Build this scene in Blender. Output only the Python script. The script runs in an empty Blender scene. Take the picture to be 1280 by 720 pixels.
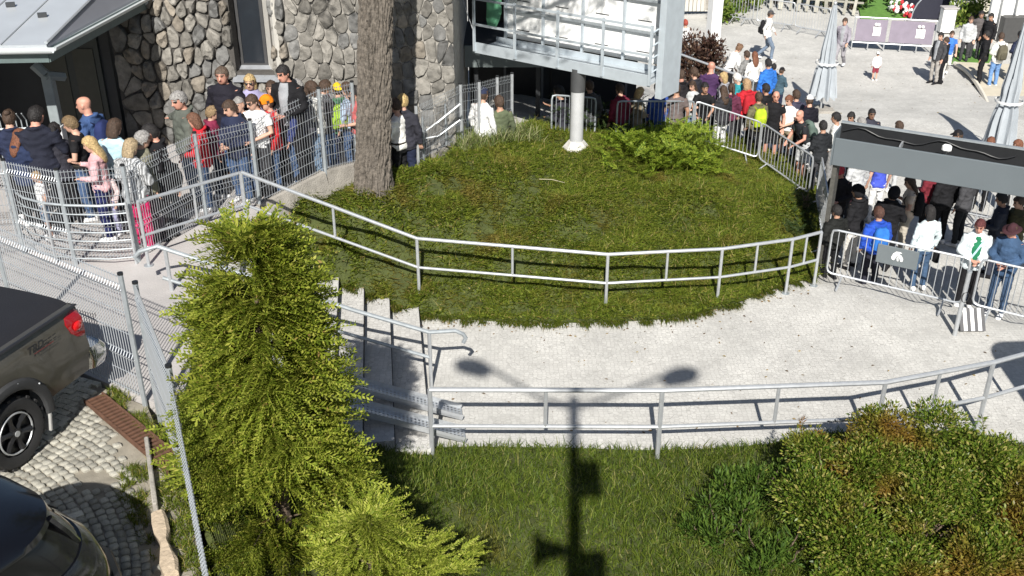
import bpy, bmesh, math, random
import numpy as np
from math import sin, cos, pi, radians, atan2, hypot
from mathutils import Vector, Matrix, noise

random.seed(7); rng = np.random.default_rng(7)
SC = bpy.context.scene
COL = SC.collection

# ------------------------------------------------------------------ camera, sky, sun, exposure
CAM_H, PITCH, FPX = 9.0, radians(27.3), 1316.0      # metres, below the horizon, focal length in 1280-px pixels
cam = bpy.data.cameras.new('camera'); camo = bpy.data.objects.new('camera', cam); COL.objects.link(camo)
camo.location = (0, 0, CAM_H); camo.rotation_euler = (pi / 2 - PITCH, 0, 0)
cam.sensor_width = 36.0; cam.lens = 36.0 * FPX / 1280.0; cam.clip_start = 0.05; cam.clip_end = 1000
SC.camera = camo
SUN_EL, SUN_AZ = radians(40), radians(3)
w = bpy.data.worlds.new('World'); SC.world = w; w.use_nodes = True
nt = w.node_tree
sky = nt.nodes.new('ShaderNodeTexSky'); sky.sky_type = 'NISHITA'; sky.sun_disc = False
sky.sun_elevation = SUN_EL; sky.sun_rotation = pi + SUN_AZ
bg = nt.nodes['Background']; bg.inputs['Strength'].default_value = 0.052
nt.links.new(sky.outputs[0], bg.inputs[0])
sl = bpy.data.lights.new('sun', 'SUN'); sl.energy = 5.0; sl.angle = radians(0.55); sl.color = (1.0, 0.96, 0.89)
so = bpy.data.objects.new('sun', sl); COL.objects.link(so); so.location = (0, -20, 30)
so.rotation_euler = (pi / 2 - SUN_EL, 0, -SUN_AZ)
SC.view_settings.view_transform = 'Standard'; SC.view_settings.look = 'None'
SC.view_settings.exposure = 0.6; SC.view_settings.gamma = 1.0

# ------------------------------------------------------------------ helpers
_CP, _SP = cos(PITCH), sin(PITCH)
def at(px, py, z=0.0):
    """the point at height z seen at photograph pixel (px, py)"""
    dx, dy = (px - 640) / FPX, (360 - py) / FPX
    t = (CAM_H - z) / (_SP - dy * _CP)
    return Vector((dx * t, (_CP + dy * _SP) * t, z))
def atY(px, py, Y):
    dx, dy = (px - 640) / FPX, (360 - py) / FPX
    t = Y / (_CP + dy * _SP)
    return Vector((dx * t, Y, CAM_H - (_SP - dy * _CP) * t))
def px_of(p):
    zc = p[1] * _CP + (CAM_H - p[2]) * _SP
    yc = p[1] * _SP - (CAM_H - p[2]) * _CP
    return 640 + FPX * p[0] / zc, 360 - FPX * yc / zc
def V(*a): return Vector(a)
def lerp(a, b, t): return a + (b - a) * t
def clamp(x, a=0.0, b=1.0): return max(a, min(b, x))
def sstep(a, b, x):
    t = clamp((x - a) / (b - a)); return t * t * (3 - 2 * t)

# materials ---------------------------------------------------------
MATS = {}
def mat(name, col, rough=0.7, metal=0.0, var=0.12, scale=8.0, bump=0.0, bscale=40.0, obj_rand=0.0, isl=None, spec=None, trans=0.0, coat=0.0):
    """plain procedural material: colour broken up by noise, optional bump, optional per-object / per-island variation"""
    if name in MATS: return MATS[name]
    m = bpy.data.materials.new(name); m.use_nodes = True; MATS[name] = m
    n, l = m.node_tree.nodes, m.node_tree.links
    b = n['Principled BSDF']; b.inputs['Roughness'].default_value = rough; b.inputs['Metallic'].default_value = metal
    if spec is not None: b.inputs['Specular IOR Level'].default_value = spec
    if coat: b.inputs['Coat Weight'].default_value = coat; b.inputs['Coat Roughness'].default_value = 0.05
    tc = n.new('ShaderNodeTexCoord')
    nz = n.new('ShaderNodeTexNoise'); nz.inputs['Scale'].default_value = scale; nz.inputs['Detail'].default_value = 5
    l.new(tc.outputs['Object'], nz.inputs['Vector'])
    hsv = n.new('ShaderNodeHueSaturation')
    mr = n.new('ShaderNodeMapRange'); mr.inputs[1].default_value = 0.25; mr.inputs[2].default_value = 0.75
    mr.inputs[3].default_value = 1 - var; mr.inputs[4].default_value = 1 + var
    l.new(nz.outputs['Fac'], mr.inputs[0])
    val = mr.outputs[0]
    if obj_rand:
        oi = n.new('ShaderNodeObjectInfo'); m2 = n.new('ShaderNodeMapRange')
        m2.inputs[3].default_value = 1 - obj_rand; m2.inputs[4].default_value = 1 + obj_rand
        l.new(oi.outputs['Random'], m2.inputs[0])
        mu = n.new('ShaderNodeMath'); mu.operation = 'MULTIPLY'; l.new(val, mu.inputs[0]); l.new(m2.outputs[0], mu.inputs[1]); val = mu.outputs[0]
    l.new(val, hsv.inputs['Value'])
    if isl:
        g = n.new('ShaderNodeNewGeometry'); cr = n.new('ShaderNodeValToRGB')
        els = cr.color_ramp.elements
        while len(els) < len(isl): els.new(0.5)
        for e, (p, c) in zip(els, isl): e.position = p; e.color = (*c, 1)
        l.new(g.outputs['Random Per Island'], cr.inputs[0]); l.new(cr.outputs[0], hsv.inputs['Color'])
    else:
        hsv.inputs['Color'].default_value = (*col, 1)
    l.new(hsv.outputs[0], b.inputs['Base Color'])
    if bump:
        nb = n.new('ShaderNodeTexNoise'); nb.inputs['Scale'].default_value = bscale; nb.inputs['Detail'].default_value = 6
        l.new(tc.outputs['Object'], nb.inputs['Vector'])
        bp = n.new('ShaderNodeBump'); bp.inputs['Strength'].default_value = bump; bp.inputs['Distance'].default_value = 0.02
        l.new(nb.outputs['Fac'], bp.inputs['Height']); l.new(bp.outputs[0], b.inputs['Normal'])
    if trans:
        b.inputs['Transmission Weight'].default_value = 0.0
        tr = n.new('ShaderNodeBsdfTranslucent'); l.new(hsv.outputs[0], tr.inputs['Color'])
        mx = n.new('ShaderNodeMixShader'); mx.inputs[0].default_value = trans
        out = n['Material Output']
        l.new(b.outputs[0], mx.inputs[1]); l.new(tr.outputs[0], mx.inputs[2]); l.new(mx.outputs[0], out.inputs['Surface'])
    return m

def paving(name, c1, c2, joint, cell=0.1, bump=0.6, stain=0.18, jw=0.06):
    """small stone setts: Voronoi cells with recessed joints, blotchy wear"""
    m = bpy.data.materials.new(name); m.use_nodes = True; MATS[name] = m
    n, l = m.node_tree.nodes, m.node_tree.links
    b = n['Principled BSDF']; b.inputs['Roughness'].default_value = 0.85
    tc = n.new('ShaderNodeTexCoord')
    vo = n.new('ShaderNodeTexVoronoi'); vo.feature = 'F1'; vo.inputs['Scale'].default_value = 1 / cell; vo.inputs['Randomness'].default_value = 0.55
    ve = n.new('ShaderNodeTexVoronoi'); ve.feature = 'DISTANCE_TO_EDGE'; ve.inputs['Scale'].default_value = 1 / cell; ve.inputs['Randomness'].default_value = 0.55
    for v in (vo, ve): l.new(tc.outputs['Object'], v.inputs['Vector'])
    mix = n.new('ShaderNodeMix'); mix.data_type = 'RGBA'
    sep = n.new('ShaderNodeSeparateColor'); l.new(vo.outputs['Color'], sep.inputs[0]); l.new(sep.outputs[0], mix.inputs[0])
    mix.inputs[6].default_value = (*c1, 1); mix.inputs[7].default_value = (*c2, 1)
    nz = n.new('ShaderNodeTexNoise'); nz.inputs['Scale'].default_value = 0.9; nz.inputs['Detail'].default_value = 9; nz.inputs['Roughness'].default_value = 0.7
    l.new(tc.outputs['Object'], nz.inputs['Vector'])
    mr = n.new('ShaderNodeMapRange'); mr.inputs[1].default_value = 0.3; mr.inputs[2].default_value = 0.7
    mr.inputs[3].default_value = 1 - stain; mr.inputs[4].default_value = 1 + stain; l.new(nz.outputs['Fac'], mr.inputs[0])
    hs = n.new('ShaderNodeHueSaturation'); l.new(mix.outputs[2], hs.inputs['Color']); l.new(mr.outputs[0], hs.inputs['Value'])
    jm = n.new('ShaderNodeMapRange'); jm.inputs[1].default_value = 0.0; jm.inputs[2].default_value = jw; l.new(ve.outputs['Distance'], jm.inputs[0])
    m2 = n.new('ShaderNodeMix'); m2.data_type = 'RGBA'; l.new(jm.outputs[0], m2.inputs[0])
    m2.inputs[6].default_value = (*joint, 1); l.new(hs.outputs[0], m2.inputs[7]); l.new(m2.outputs[2], b.inputs['Base Color'])
    bp = n.new('ShaderNodeBump'); bp.inputs['Strength'].default_value = bump; bp.inputs['Distance'].default_value = 0.012
    nf = n.new('ShaderNodeTexNoise'); nf.inputs['Scale'].default_value = 60; nf.inputs['Detail'].default_value = 4; l.new(tc.outputs['Object'], nf.inputs['Vector'])
    ad = n.new('ShaderNodeMath'); ad.operation = 'ADD'; l.new(jm.outputs[0], ad.inputs[0]); l.new(nf.outputs['Fac'], ad.inputs[1])
    l.new(ad.outputs[0], bp.inputs['Height']); l.new(bp.outputs[0], b.inputs['Normal'])
    return m

def leafmat(name, ramp, hue_noise=None, rough=0.55, trans=0.25, nscale=1.5):
    """leaves and blades: colour differs leaf by leaf, and drifts to a second tint in patches"""
    m = bpy.data.materials.new(name); m.use_nodes = True; MATS[name] = m
    n, l = m.node_tree.nodes, m.node_tree.links
    b = n['Principled BSDF']; b.inputs['Roughness'].default_value = rough; b.inputs['Specular IOR Level'].default_value = 0.18
    g = n.new('ShaderNodeNewGeometry'); cr = n.new('ShaderNodeValToRGB'); els = cr.color_ramp.elements
    while len(els) < len(ramp): els.new(0.5)
    for e, (p, c) in zip(els, ramp): e.position = p; e.color = (*c, 1)
    l.new(g.outputs['Random Per Island'], cr.inputs[0]); colr = cr.outputs[0]
    if hue_noise:
        tc = n.new('ShaderNodeTexCoord'); nz = n.new('ShaderNodeTexNoise'); nz.inputs['Scale'].default_value = nscale; nz.inputs['Detail'].default_value = 5
        l.new(tc.outputs['Object'], nz.inputs['Vector'])
        mr = n.new('ShaderNodeMapRange'); mr.inputs[1].default_value = hue_noise[1]; mr.inputs[2].default_value = hue_noise[1] + 0.2; mr.inputs[4].default_value = hue_noise[2]
        l.new(nz.outputs['Fac'], mr.inputs[0])
        mx = n.new('ShaderNodeMix'); mx.data_type = 'RGBA'; l.new(mr.outputs[0], mx.inputs[0]); l.new(colr, mx.inputs[6]); mx.inputs[7].default_value = (*hue_noise[0], 1)
        colr = mx.outputs[2]
    l.new(colr, b.inputs['Base Color'])
    tr = n.new('ShaderNodeBsdfTranslucent'); l.new(colr, tr.inputs['Color'])
    ms = n.new('ShaderNodeMixShader'); ms.inputs[0].default_value = trans
    l.new(b.outputs[0], ms.inputs[1]); l.new(tr.outputs[0], ms.inputs[2]); l.new(ms.outputs[0], n['Material Output'].inputs['Surface'])
    return m

# mesh building -----------------------------------------------------
class MB:
    """collects shapes, built as ONE mesh"""
    def __init__(s): s.v = []; s.f = []; s.m = []
    def add(s, vs, fs, mi=0):
        o = len(s.v); s.v += [tuple(p) for p in vs]
        for f in fs: s.f.append(tuple(o + i for i in f)); s.m.append(mi)
        return s
    def box(s, c, size, rot=None, mi=0, bev=0.0):
        hx, hy, hz = size[0] / 2, size[1] / 2, size[2] / 2
        if bev:
            b = min(bev, hx * .9, hy * .9, hz * .9); pts = []; 
            for sz in (-1, 1):
                for k, (zz, ins) in enumerate(((sz * hz, b), (sz * (hz - b), 0)) if sz < 0 else ((hz - b, 0), (hz, b))):
                    ring = []
                    x, y = hx - ins, hy - ins; cc = b if not ins else b * .4
                    ring = [(x - cc, -y), (x, -y + cc), (x, y - cc), (x - cc, y), (-x + cc, y), (-x, y - cc), (-x, -y + cc), (-x + cc, -y)]
                    pts.append([(p[0], p[1], zz) for p in ring])
            vs = [p for r in pts for p in r]; fs = [tuple(range(7, -1, -1)), tuple(range(24, 32))]
            for r in range(3):
                for i in range(8): fs.append((r * 8 + i, r * 8 + (i + 1) % 8, (r + 1) * 8 + (i + 1) % 8, (r + 1) * 8 + i))
        else:
            vs = [(x, y, z) for z in (-hz, hz) for y in (-hy, hy) for x in (-hx, hx)]
            fs = [(0, 2, 3, 1), (4, 5, 7, 6), (0, 1, 5, 4), (2, 6, 7, 3), (0, 4, 6, 2), (1, 3, 7, 5)]
        c = Vector(c)
        vs = [(rot @ Vector(p) if rot else Vector(p)) + c for p in vs]
        return s.add(vs, fs, mi)
    def loft(s, rings, mi=0, caps=True, closed=True):
        n = len(rings[0]); o = len(s.v)
        for r in rings: s.v += [tuple(p) for p in r]
        for k in range(len(rings) - 1):
            for i in range(n if closed else n - 1):
                j = (i + 1) % n
                s.f.append((o + k * n + i, o + k * n + j, o + (k + 1) * n + j, o + (k + 1) * n + i)); s.m.append(mi)
        if caps and closed:
            s.f.append(tuple(o + i for i in range(n - 1, -1, -1))); s.m.append(mi)
            k = (len(rings) - 1) * n
            s.f.append(tuple(o + k + i for i in range(n))); s.m.append(mi)
        return s
    def tube(s, path, r, n=8, mi=0, flat=None):
        path = [Vector(p) for p in path]; N = len(path)
        rs = r if isinstance(r, (list, tuple)) else [r] * N
        rings = []; up = None
        for i, p in enumerate(path):
            t = (path[min(i + 1, N - 1)] - path[max(i - 1, 0)]).normalized()
            if up is None:
                up = Vector((0, 0, 1)) if abs(t.z) < 0.9 else Vector((0, 1, 0))
            a = t.cross(up)
            if a.length < 1e-5: a = t.orthogonal()
            a.normalize(); b = a.cross(t).normalized(); up = b
            ra = rs[i]; fa, fb = (ra if isinstance(ra, (list, tuple)) else (ra, ra))
            rings.append([p + a * (fa * cos(2 * pi * k / n)) + b * (fb * sin(2 * pi * k / n)) for k in range(n)])
        return s.loft(rings, mi)
    def ball(s, c, r, nu=12, nv=8, mi=0, rot=None):
        c = Vector(c); r = r if isinstance(r, (tuple, list)) else (r, r, r)
        rings = []
        for j in range(nv + 1):
            th = lerp(0.06, pi - 0.06, j / nv)
            ring = []
            for i in range(nu):
                p = Vector((r[0] * sin(th) * cos(2 * pi * i / nu), r[1] * sin(th) * sin(2 * pi * i / nu), -r[2] * cos(th)))
                ring.append((rot @ p if rot else p) + c)
            rings.append(ring)
        return s.loft(rings, mi)
    def prism(s, poly, z0, z1, mi=0):
        n = len(poly); vs = [(p[0], p[1], z0) for p in poly] + [(p[0], p[1], z1) for p in poly]
        fs = [tuple(range(n - 1, -1, -1)), tuple(range(n, 2 * n))] + [(i, (i + 1) % n, n + (i + 1) % n, n + i) for i in range(n)]
        return s.add(vs, fs, mi)
    def mesh(s, name, org=None):
        me = bpy.data.meshes.new(name)
        vs = s.v if org is None else [(p[0] - org[0], p[1] - org[1], p[2] - org[2]) for p in s.v]
        me.from_pydata(vs, [], s.f)
        if any(s.m): me.polygons.foreach_set('material_index', s.m)
        return me

def set_smooth(me, ang=radians(40)):
    me.polygons.foreach_set('use_smooth', [True] * len(me.polygons))
    try: me.set_sharp_from_angle(angle=ang)
    except Exception: pass

def link(name, me, mats=None, parent=None, loc=(0, 0, 0), smooth=True):
    o = bpy.data.objects.new(name, me); COL.objects.link(o)
    if mats is not None and not me.materials:
        for m in (mats if isinstance(mats, (list, tuple)) else [mats]): me.materials.append(m)
    if smooth: set_smooth(me)
    if parent: o.parent = parent
    o.location = loc
    return o
def tag(o, label=None, cat=None, group=None, kind=None):
    if label: o['label'] = label
    if cat: o['category'] = cat
    if group: o['group'] = group
    if kind: o['kind'] = kind
    return o
def empty(name, loc, label, cat, group=None, rz=0.0):
    o = bpy.data.objects.new(name, None); COL.objects.link(o); o.empty_display_size = 0.2
    o.location = loc; o.rotation_euler = (0, 0, rz)
    return tag(o, label, cat, group)
def part(root, name, mb, mats, smooth=True, world=True, label=None):
    """a part; shapes given in world coordinates unless world=False"""
    me = mb.mesh(name, root.location if world else None)
    o = link(name, me, mats, root, smooth=smooth)
    if label: o['label'] = label
    return o
def sub(parent_part, root, name, mb, mats, smooth=True, world=True):
    return part_sub(parent_part, name, mb.mesh(name, root.location if world else None), mats, smooth)
def part_sub(pp, name, me, mats, smooth=True): return link(name, me, mats, pp, smooth=smooth)
def copy_tree(o, parent=None):
    c = o.copy(); COL.objects.link(c); c.parent = parent
    for ch in list(o.children): copy_tree(ch, c)
    return c
def bulk(name, verts, faces_n, nper, mats, kind=None, parent=None, smooth=False):
    """large mesh from numpy arrays, every face with nper corners"""
    me = bpy.data.meshes.new(name); nf = len(faces_n)
    me.vertices.add(len(verts)); me.vertices.foreach_set('co', np.ascontiguousarray(verts, np.float32).ravel())
    me.loops.add(nf * nper); me.loops.foreach_set('vertex_index', np.ascontiguousarray(faces_n, np.int32).ravel())
    me.polygons.add(nf); me.polygons.foreach_set('loop_start', np.arange(nf, dtype=np.int32) * nper)
    me.polygons.foreach_set('loop_total', np.full(nf, nper, np.int32))
    me.update(calc_edges=True)
    o = link(name, me, mats, parent, smooth=smooth)
    if kind: o['kind'] = kind
    return o
def in_poly(x, y, poly):
    x = np.asarray(x); y = np.asarray(y); c = np.zeros(x.shape, bool); n = len(poly)
    for i in range(n):
        x1, y1 = poly[i][0], poly[i][1]; x2, y2 = poly[(i + 1) % n][0], poly[(i + 1) % n][1]
        hit = ((y1 > y) != (y2 > y)) & (x < (x2 - x1) * (y - y1) / ((y2 - y1) if y2 != y1 else 1e-9) + x1)
        c ^= hit
    return c
# ------------------------------------------------------------------ shared materials
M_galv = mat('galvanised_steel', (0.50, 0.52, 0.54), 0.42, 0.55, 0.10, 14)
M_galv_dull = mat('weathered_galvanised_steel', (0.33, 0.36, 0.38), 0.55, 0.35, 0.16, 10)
M_wire = mat('galvanised_wire', (0.46, 0.49, 0.52), 0.45, 0.45, 0.05)
M_concrete = mat('pale_concrete', (0.40, 0.38, 0.37), 0.9, 0, 0.14, 1.3, 0.35, 50)
M_kerb = mat('old_concrete_kerb', (0.30, 0.28, 0.25), 0.9, 0, 0.25, 6, 0.6, 40)
M_setts = paving('pale_granite_setts', (0.46, 0.45, 0.425), (0.53, 0.52, 0.49), (0.39, 0.38, 0.355), 0.07, 0.45, 0.2)
M_sett_path = paving('grey_path_setts', (0.24, 0.235, 0.225), (0.34, 0.33, 0.31), (0.16, 0.15, 0.14), 0.09, 0.5, 0.2)
M_soil = mat('dark_soil_and_moss', (0.055, 0.068, 0.016), 0.95, 0, 0.35, 5, 0.8, 30)
M_black = mat('black_metal', (0.018, 0.019, 0.021), 0.45, 0.1, 0.1)
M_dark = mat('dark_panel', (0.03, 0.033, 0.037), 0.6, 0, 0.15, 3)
M_white = mat('white_paint', (0.78, 0.78, 0.77), 0.6, 0, 0.05, 4)
M_rubber = mat('black_rubber', (0.02, 0.02, 0.021), 0.75, 0, 0.15, 12, 0.2, 60)

ZT, ZY = 1.95, 1.9                                   # terrace and yard stand above the plaza
def path_z(x): return 1.15 * clamp((6.2 - x) / 6.2)   # the queue path falls from the terrace to the plaza
def far_z(y): return -0.8 * sstep(24, 34, y)
def ground_z(x, y):
    back = path_z(x) * sstep(18.5, 21.0, y) if x > -1.2 else 0.0
    if x > 6.2: back = 0
    dip = -.3 * sstep(.1, .9, y + .53 * (x - 5.9) - 17.7) * sstep(5.2, 6.2, x)          # the entrance lies a little lower
    return back * (1 - sstep(30, 40, y) * 0.6) + min(dip, far_z(y))

# ------------------------------------------------------------------ the ground
def sheet(name, xs, ys, zf, m, keep=None):
    vs, fs, ix = [], [], {}
    for j, y in enumerate(ys):
        for i, x in enumerate(xs):
            ix[i, j] = len(vs); vs.append((x, y, zf(x, y)))
    for j in range(len(ys) - 1):
        for i in range(len(xs) - 1):
            if keep and not keep((xs[i] + xs[i + 1]) / 2, (ys[j] + ys[j + 1]) / 2): continue
            fs.append((ix[i, j], ix[i + 1, j], ix[i + 1, j + 1], ix[i, j + 1]))
    mb = MB().add(vs, fs); me = mb.mesh(name); o = link(name, me, m); o['kind'] = 'structure'; return o
sheet('ground', [-300, -60, 0, 60, 300], [-80, 0, 60, 400], lambda x, y: -1.6, M_soil)
xs = list(np.arange(-8, 40.01, 0.75)); ys = list(np.arange(-2, 60.01, 0.75))
plaza = sheet('plaza', xs, ys, ground_z, M_setts)

def poly_slab(name, poly, z0, z1, m):
    mb = MB().prism(poly, z0, z1); o = link(name, mb.mesh(name), m, smooth=False); o['kind'] = 'structure'; return o

# terrace (left, where the queue stands) -- ends at the head of the stairs
SU, SV = Vector((0.9928, 0.12)), Vector((-0.12, 0.9928))          # down the stairs / across them
S0 = at(530, 470, 0.0)                                          # foot of the lowest riser
def st(u, v, z=0.0): return Vector((S0.x + SU.x * u + SV.x * v, S0.y + SU.y * u + SV.y * v, z))
RISERS = [0.0, -0.50, -0.93, -1.35, -1.76, -2.04, -2.30, -2.55, -2.79, -3.02]
UTOP = RISERS[-1]
e1, e2 = st(UTOP, -3.0), st(UTOP, 2.3)
terr = [(-14, 11.95), (-6.35, 11.95), (-4.35, 10.72), (e1.x - 0.2, e1.y - .3), (e1.x, e1.y), (e2.x, e2.y)] + [tuple(at(x, y, ZT).xy) for x, y in ((330, 264), (405, 226), (450, 216), (480, 214))] + [(-2.62, 24.2), (-14, 24.2)]
def terr_z(x, y): return ZY + (ZT - ZY) * sstep(0, 1.3, (y - 12.16 + .686 * (x + 6.56)) / 1.21)
# yard where the vehicles stand
yard_poly = [(-14, 11.9), (-6.4, 11.9), (-4.42, 10.68), (-3.34, 8.7), (-2.30, 6.0), (-1.6, 3.0), (-14, 3.0)]
yard = poly_slab('yard', yard_poly, -1.0, ZY - 0.035, mat('sandy_joint_grit', (0.26, 0.235, 0.19), 0.95, 0, 0.3, 5, 0.6, 60))

# outline of the mound (photograph pixel and height of each point)
edge_px = [(318, 292, 1.9), (345, 310, 1.45), (372, 325, 1.02), (400, 341, .82), (430, 356, 0.63), (462, 370, 0.44), (500, 387, 0.2), (530, 394, 0.03), (570, 399, 0), (640, 403, 0), (700, 404, 0),
           (760, 403, 0), (820, 400, 0), (870, 393, 0), (910, 383, 0), (950, 368, 0), (990, 355, 0), (1022, 345, 0)]

# stairs
stairs = bpy.data.objects.new('stairs', None); COL.objects.link(stairs); stairs['kind'] = 'structure'; stairs.location = st(0, 0, 0)
M_step = paving('grey_stair_setts', (0.43, 0.42, 0.40), (0.52, 0.51, 0.485), (0.34, 0.33, 0.31), 0.075, 0.4, 0.15)
M_riser = mat('shaded_riser_black', (.018, .018, .02), .85, 0, .25, 9, .4, 40)  # riser shade put into the colour, with some weathering; upper risers stay pale
for i, u in enumerate(RISERS[:-1]):
    z = 0.19 * (i + 1); un = RISERS[i + 1]
    mb = MB(); 
    vb = 2.0
    while vb < 3.6:
        qx, qy = px_of(st((u + un) / 2, vb, z))
        if qy < float(np.interp(qx, [p[0] for p in edge_px], [p[1] for p in edge_px])) - 1: break
        vb += .05
    a, b, c, d = st(u, -2.25), st(u, vb), st(un - 0.02, vb), st(un - 0.02, -2.25)
    mb.prism([(a.x, a.y), (b.x, b.y), (c.x, c.y), (d.x, d.y)], -0.2 - i * 0.004, z)
    part(stairs, 'step', mb, M_step, smooth=False)
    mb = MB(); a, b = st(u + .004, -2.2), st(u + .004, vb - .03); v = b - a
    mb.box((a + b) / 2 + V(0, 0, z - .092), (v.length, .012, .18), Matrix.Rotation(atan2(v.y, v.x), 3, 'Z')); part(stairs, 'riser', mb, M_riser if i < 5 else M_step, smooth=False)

# ------------------------------------------------------------------ planted mound behind the upper handrail
back_px = [(1026, 300, 0.0), (1024, 260, 0.05), (1018, 225, 0.1), (1000, 205, 0.15), (970, 190, 0.2), (930, 176, 0.35), (890, 163, 0.5), (850, 154, 0.75), (800, 150, 1.0), (750, 149, 1.25),
           (700, 152, 1.5), (650, 158, 1.7), (610, 168, 1.82), (570, 184, 1.88), (530, 206, 1.9), (490, 214, 1.9), (447, 210, 1.9), (407, 222, 1.9), (370, 240, 1.9), (335, 268, 1.9)]
edge_px = [(x, y, z) for x, y, z in edge_px]; back_px = [(x, y, z * (1.03 if z > 1.6 else 1)) for x, y, z in back_px]
mound_b = [at(*p) for p in edge_px + back_px]
ctrl = [tuple(p) for p in mound_b] + [tuple(at(*p)) for p in [
    (465, 235, 1.97), (720, 188, 1.5), (523, 365, 0.38), (640, 355, 0.3), (759, 380, 0.16), (896, 373, 0.12), (985, 355, 0.05), (420, 300, 1.35),
    (620, 300, 0.85), (760, 300, 0.75), (900, 290, 0.5), (560, 250, 1.5), (700, 240, 1.35), (850, 230, 1.0), (960, 240, 0.5), (840, 190, 0.95), (620, 200, 1.8)]]
CT = np.array(ctrl)
def mound_z(x, y):
    d2 = (CT[:, 0] - x) ** 2 + (CT[:, 1] - y) ** 2 + 0.02
    wgt = d2 ** -1.7
    return float((wgt * CT[:, 2]).sum() / wgt.sum()) + .07 * noise.noise(Vector((x * 1.4, y * 1.4, 2.0)))
MPOLY = [(p.x, p.y) for p in mound_b]
def mound_vec(X, Y):
    out = np.zeros(len(X))
    for s in range(0, len(X), 20000):
        d2 = (CT[None, :, 0] - X[s:s + 20000, None]) ** 2 + (CT[None, :, 1] - Y[s:s + 20000, None]) ** 2 + 0.02
        wg = d2 ** -1.7; out[s:s + 20000] = (wg * CT[None, :, 2]).sum(1) / wg.sum(1)
    out += .07 * np.array([noise.noise(Vector((x * 1.4, y * 1.4, 2.0))) for x, y in zip(X, Y)])
    return out
def heap(name, poly, zf, m, step=0.3, skirt=0.5):
    """a raised bed: grid inside the outline, triangulated to its edge, with a skirt going down into the ground"""
    bm = bmesh.new(); n = len(poly)
    rim = []
    for i in range(n):
        a, b = poly[i], poly[(i + 1) % n]; k = max(1, int(hypot(b[0] - a[0], b[1] - a[1]) / step))
        for q in range(k):
            x, y = lerp(a[0], b[0], q / k), lerp(a[1], b[1], q / k); rim.append((x, y))
    from mathutils.geometry import delaunay_2d_cdt
    gx = np.arange(min(p[0] for p in poly), max(p[0] for p in poly), step); gy = np.arange(min(p[1] for p in poly), max(p[1] for p in poly), step)
    X, Y = np.meshgrid(gx, gy); X, Y = X.ravel(), Y.ravel(); k = in_poly(X, Y, poly); R = np.array(rim)
    pts = [Vector((a, b)) for a, b in zip(X[k], Y[k]) if ((R[:, 0] - a) ** 2 + (R[:, 1] - b) ** 2).min() > (step * .35) ** 2]
    allp = [Vector(p) for p in rim] + pts; nr = len(rim)
    vv, ee, ff = delaunay_2d_cdt(allp, [], [list(range(nr))], 1, 1e-6)[:3]
    vs = [(p.x, p.y, zf(p.x, p.y)) for p in vv]
    mb = MB().add(vs, ff)
    mb2 = [(p[0], p[1], zf(*p)) for p in rim]; lo = [(p[0], p[1], zf(*p) - skirt) for p in rim]
    mb.add(mb2 + lo, [(i, (i + 1) % nr, nr + (i + 1) % nr, nr + i) for i in range(nr)])
    o = link(name, mb.mesh(name), m); o['kind'] = 'structure'; return o
o = heap('terrace', terr, terr_z, M_concrete, .5, 1.6)
poly_slab('landing', [(-2.62, 18.3), (-1.4, 18.9), (-1.2, 27), (-2.62, 27)], -1.0, 1.45, M_concrete)
heap('mound', MPOLY, lambda x, y: mound_z(x, y) + 0.02, M_soil)

# lower bed along the near edge of the plaza
low_edge = [(250, 700, 1.62), (330, 640, 1.3), (400, 600, 0.8), (460, 566, 0.3), (500, 560, 0.06), (560, 560, 0), (640, 560, 0), (720, 561, 0), (800, 564, 0), (880, 562, 0), (960, 556, 0), (1000, 545, 0), (1060, 540, 0), (1140, 540, 0), (1215, 545, 0), (1290, 560, 0), (1400, 600, 0)]
low_b = [at(*p) for p in low_edge]
low_poly = [(p.x, p.y) for p in low_b] + [(8.5, 6.5), (3, 5.5), (-1.9, 5.5)]
LB = np.array([tuple(p) for p in low_b] + [(8.5, 6.5, 0.3), (3, 5.5, 0.4), (0, 5.5, .6), (-1.9, 5.5, 1.85), (0.5, 9.5, 0.18), (3, 9.5, 0.22), (-1.0, 9.5, 0.45), (-2.5, 8.3, 1.6), (-3.3, 8.9, 1.85), (-3.2, 10.2, 1.75), (-2.9, 11.5, 1.4)])
def low_z_vec(X, Y):
    d2 = (LB[None, :, 0] - X[:, None]) ** 2 + (LB[None, :, 1] - Y[:, None]) ** 2 + 0.02
    wg = d2 ** -1.6; return (wg * LB[None, :, 2]).sum(1) / wg.sum(1)
def low_z(x, y): return float(low_z_vec(np.array([x]), np.array([y]))[0])
left_strip = [(-4.36, 10.66), (-3.9, 11.5), (-4.0, 12.4), (-2.9, 12.55), (-2.2, 12.0)]
low_poly = [(-1.55, 4.8), (-2.2, 6.0), (-3.26, 8.72), (-4.3, 10.74), (-4.15, 11.6), (-3.4, 12.15)] + [(p.x, p.y) for p in low_b[3:]] + [(8.5, 6.5), (3, 5.0)]
LB = np.vstack([LB, [(-4.3, 10.74, 1.85), (-4.15, 11.6, 1.82), (-3.4, 12.15, 1.6), (-1.55, 4.8, 1.85), (-2.2, 6, 1.85)]])
heap('planting_bed', low_poly, lambda x, y: low_z(x, y) + 0.015, M_soil)

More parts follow.
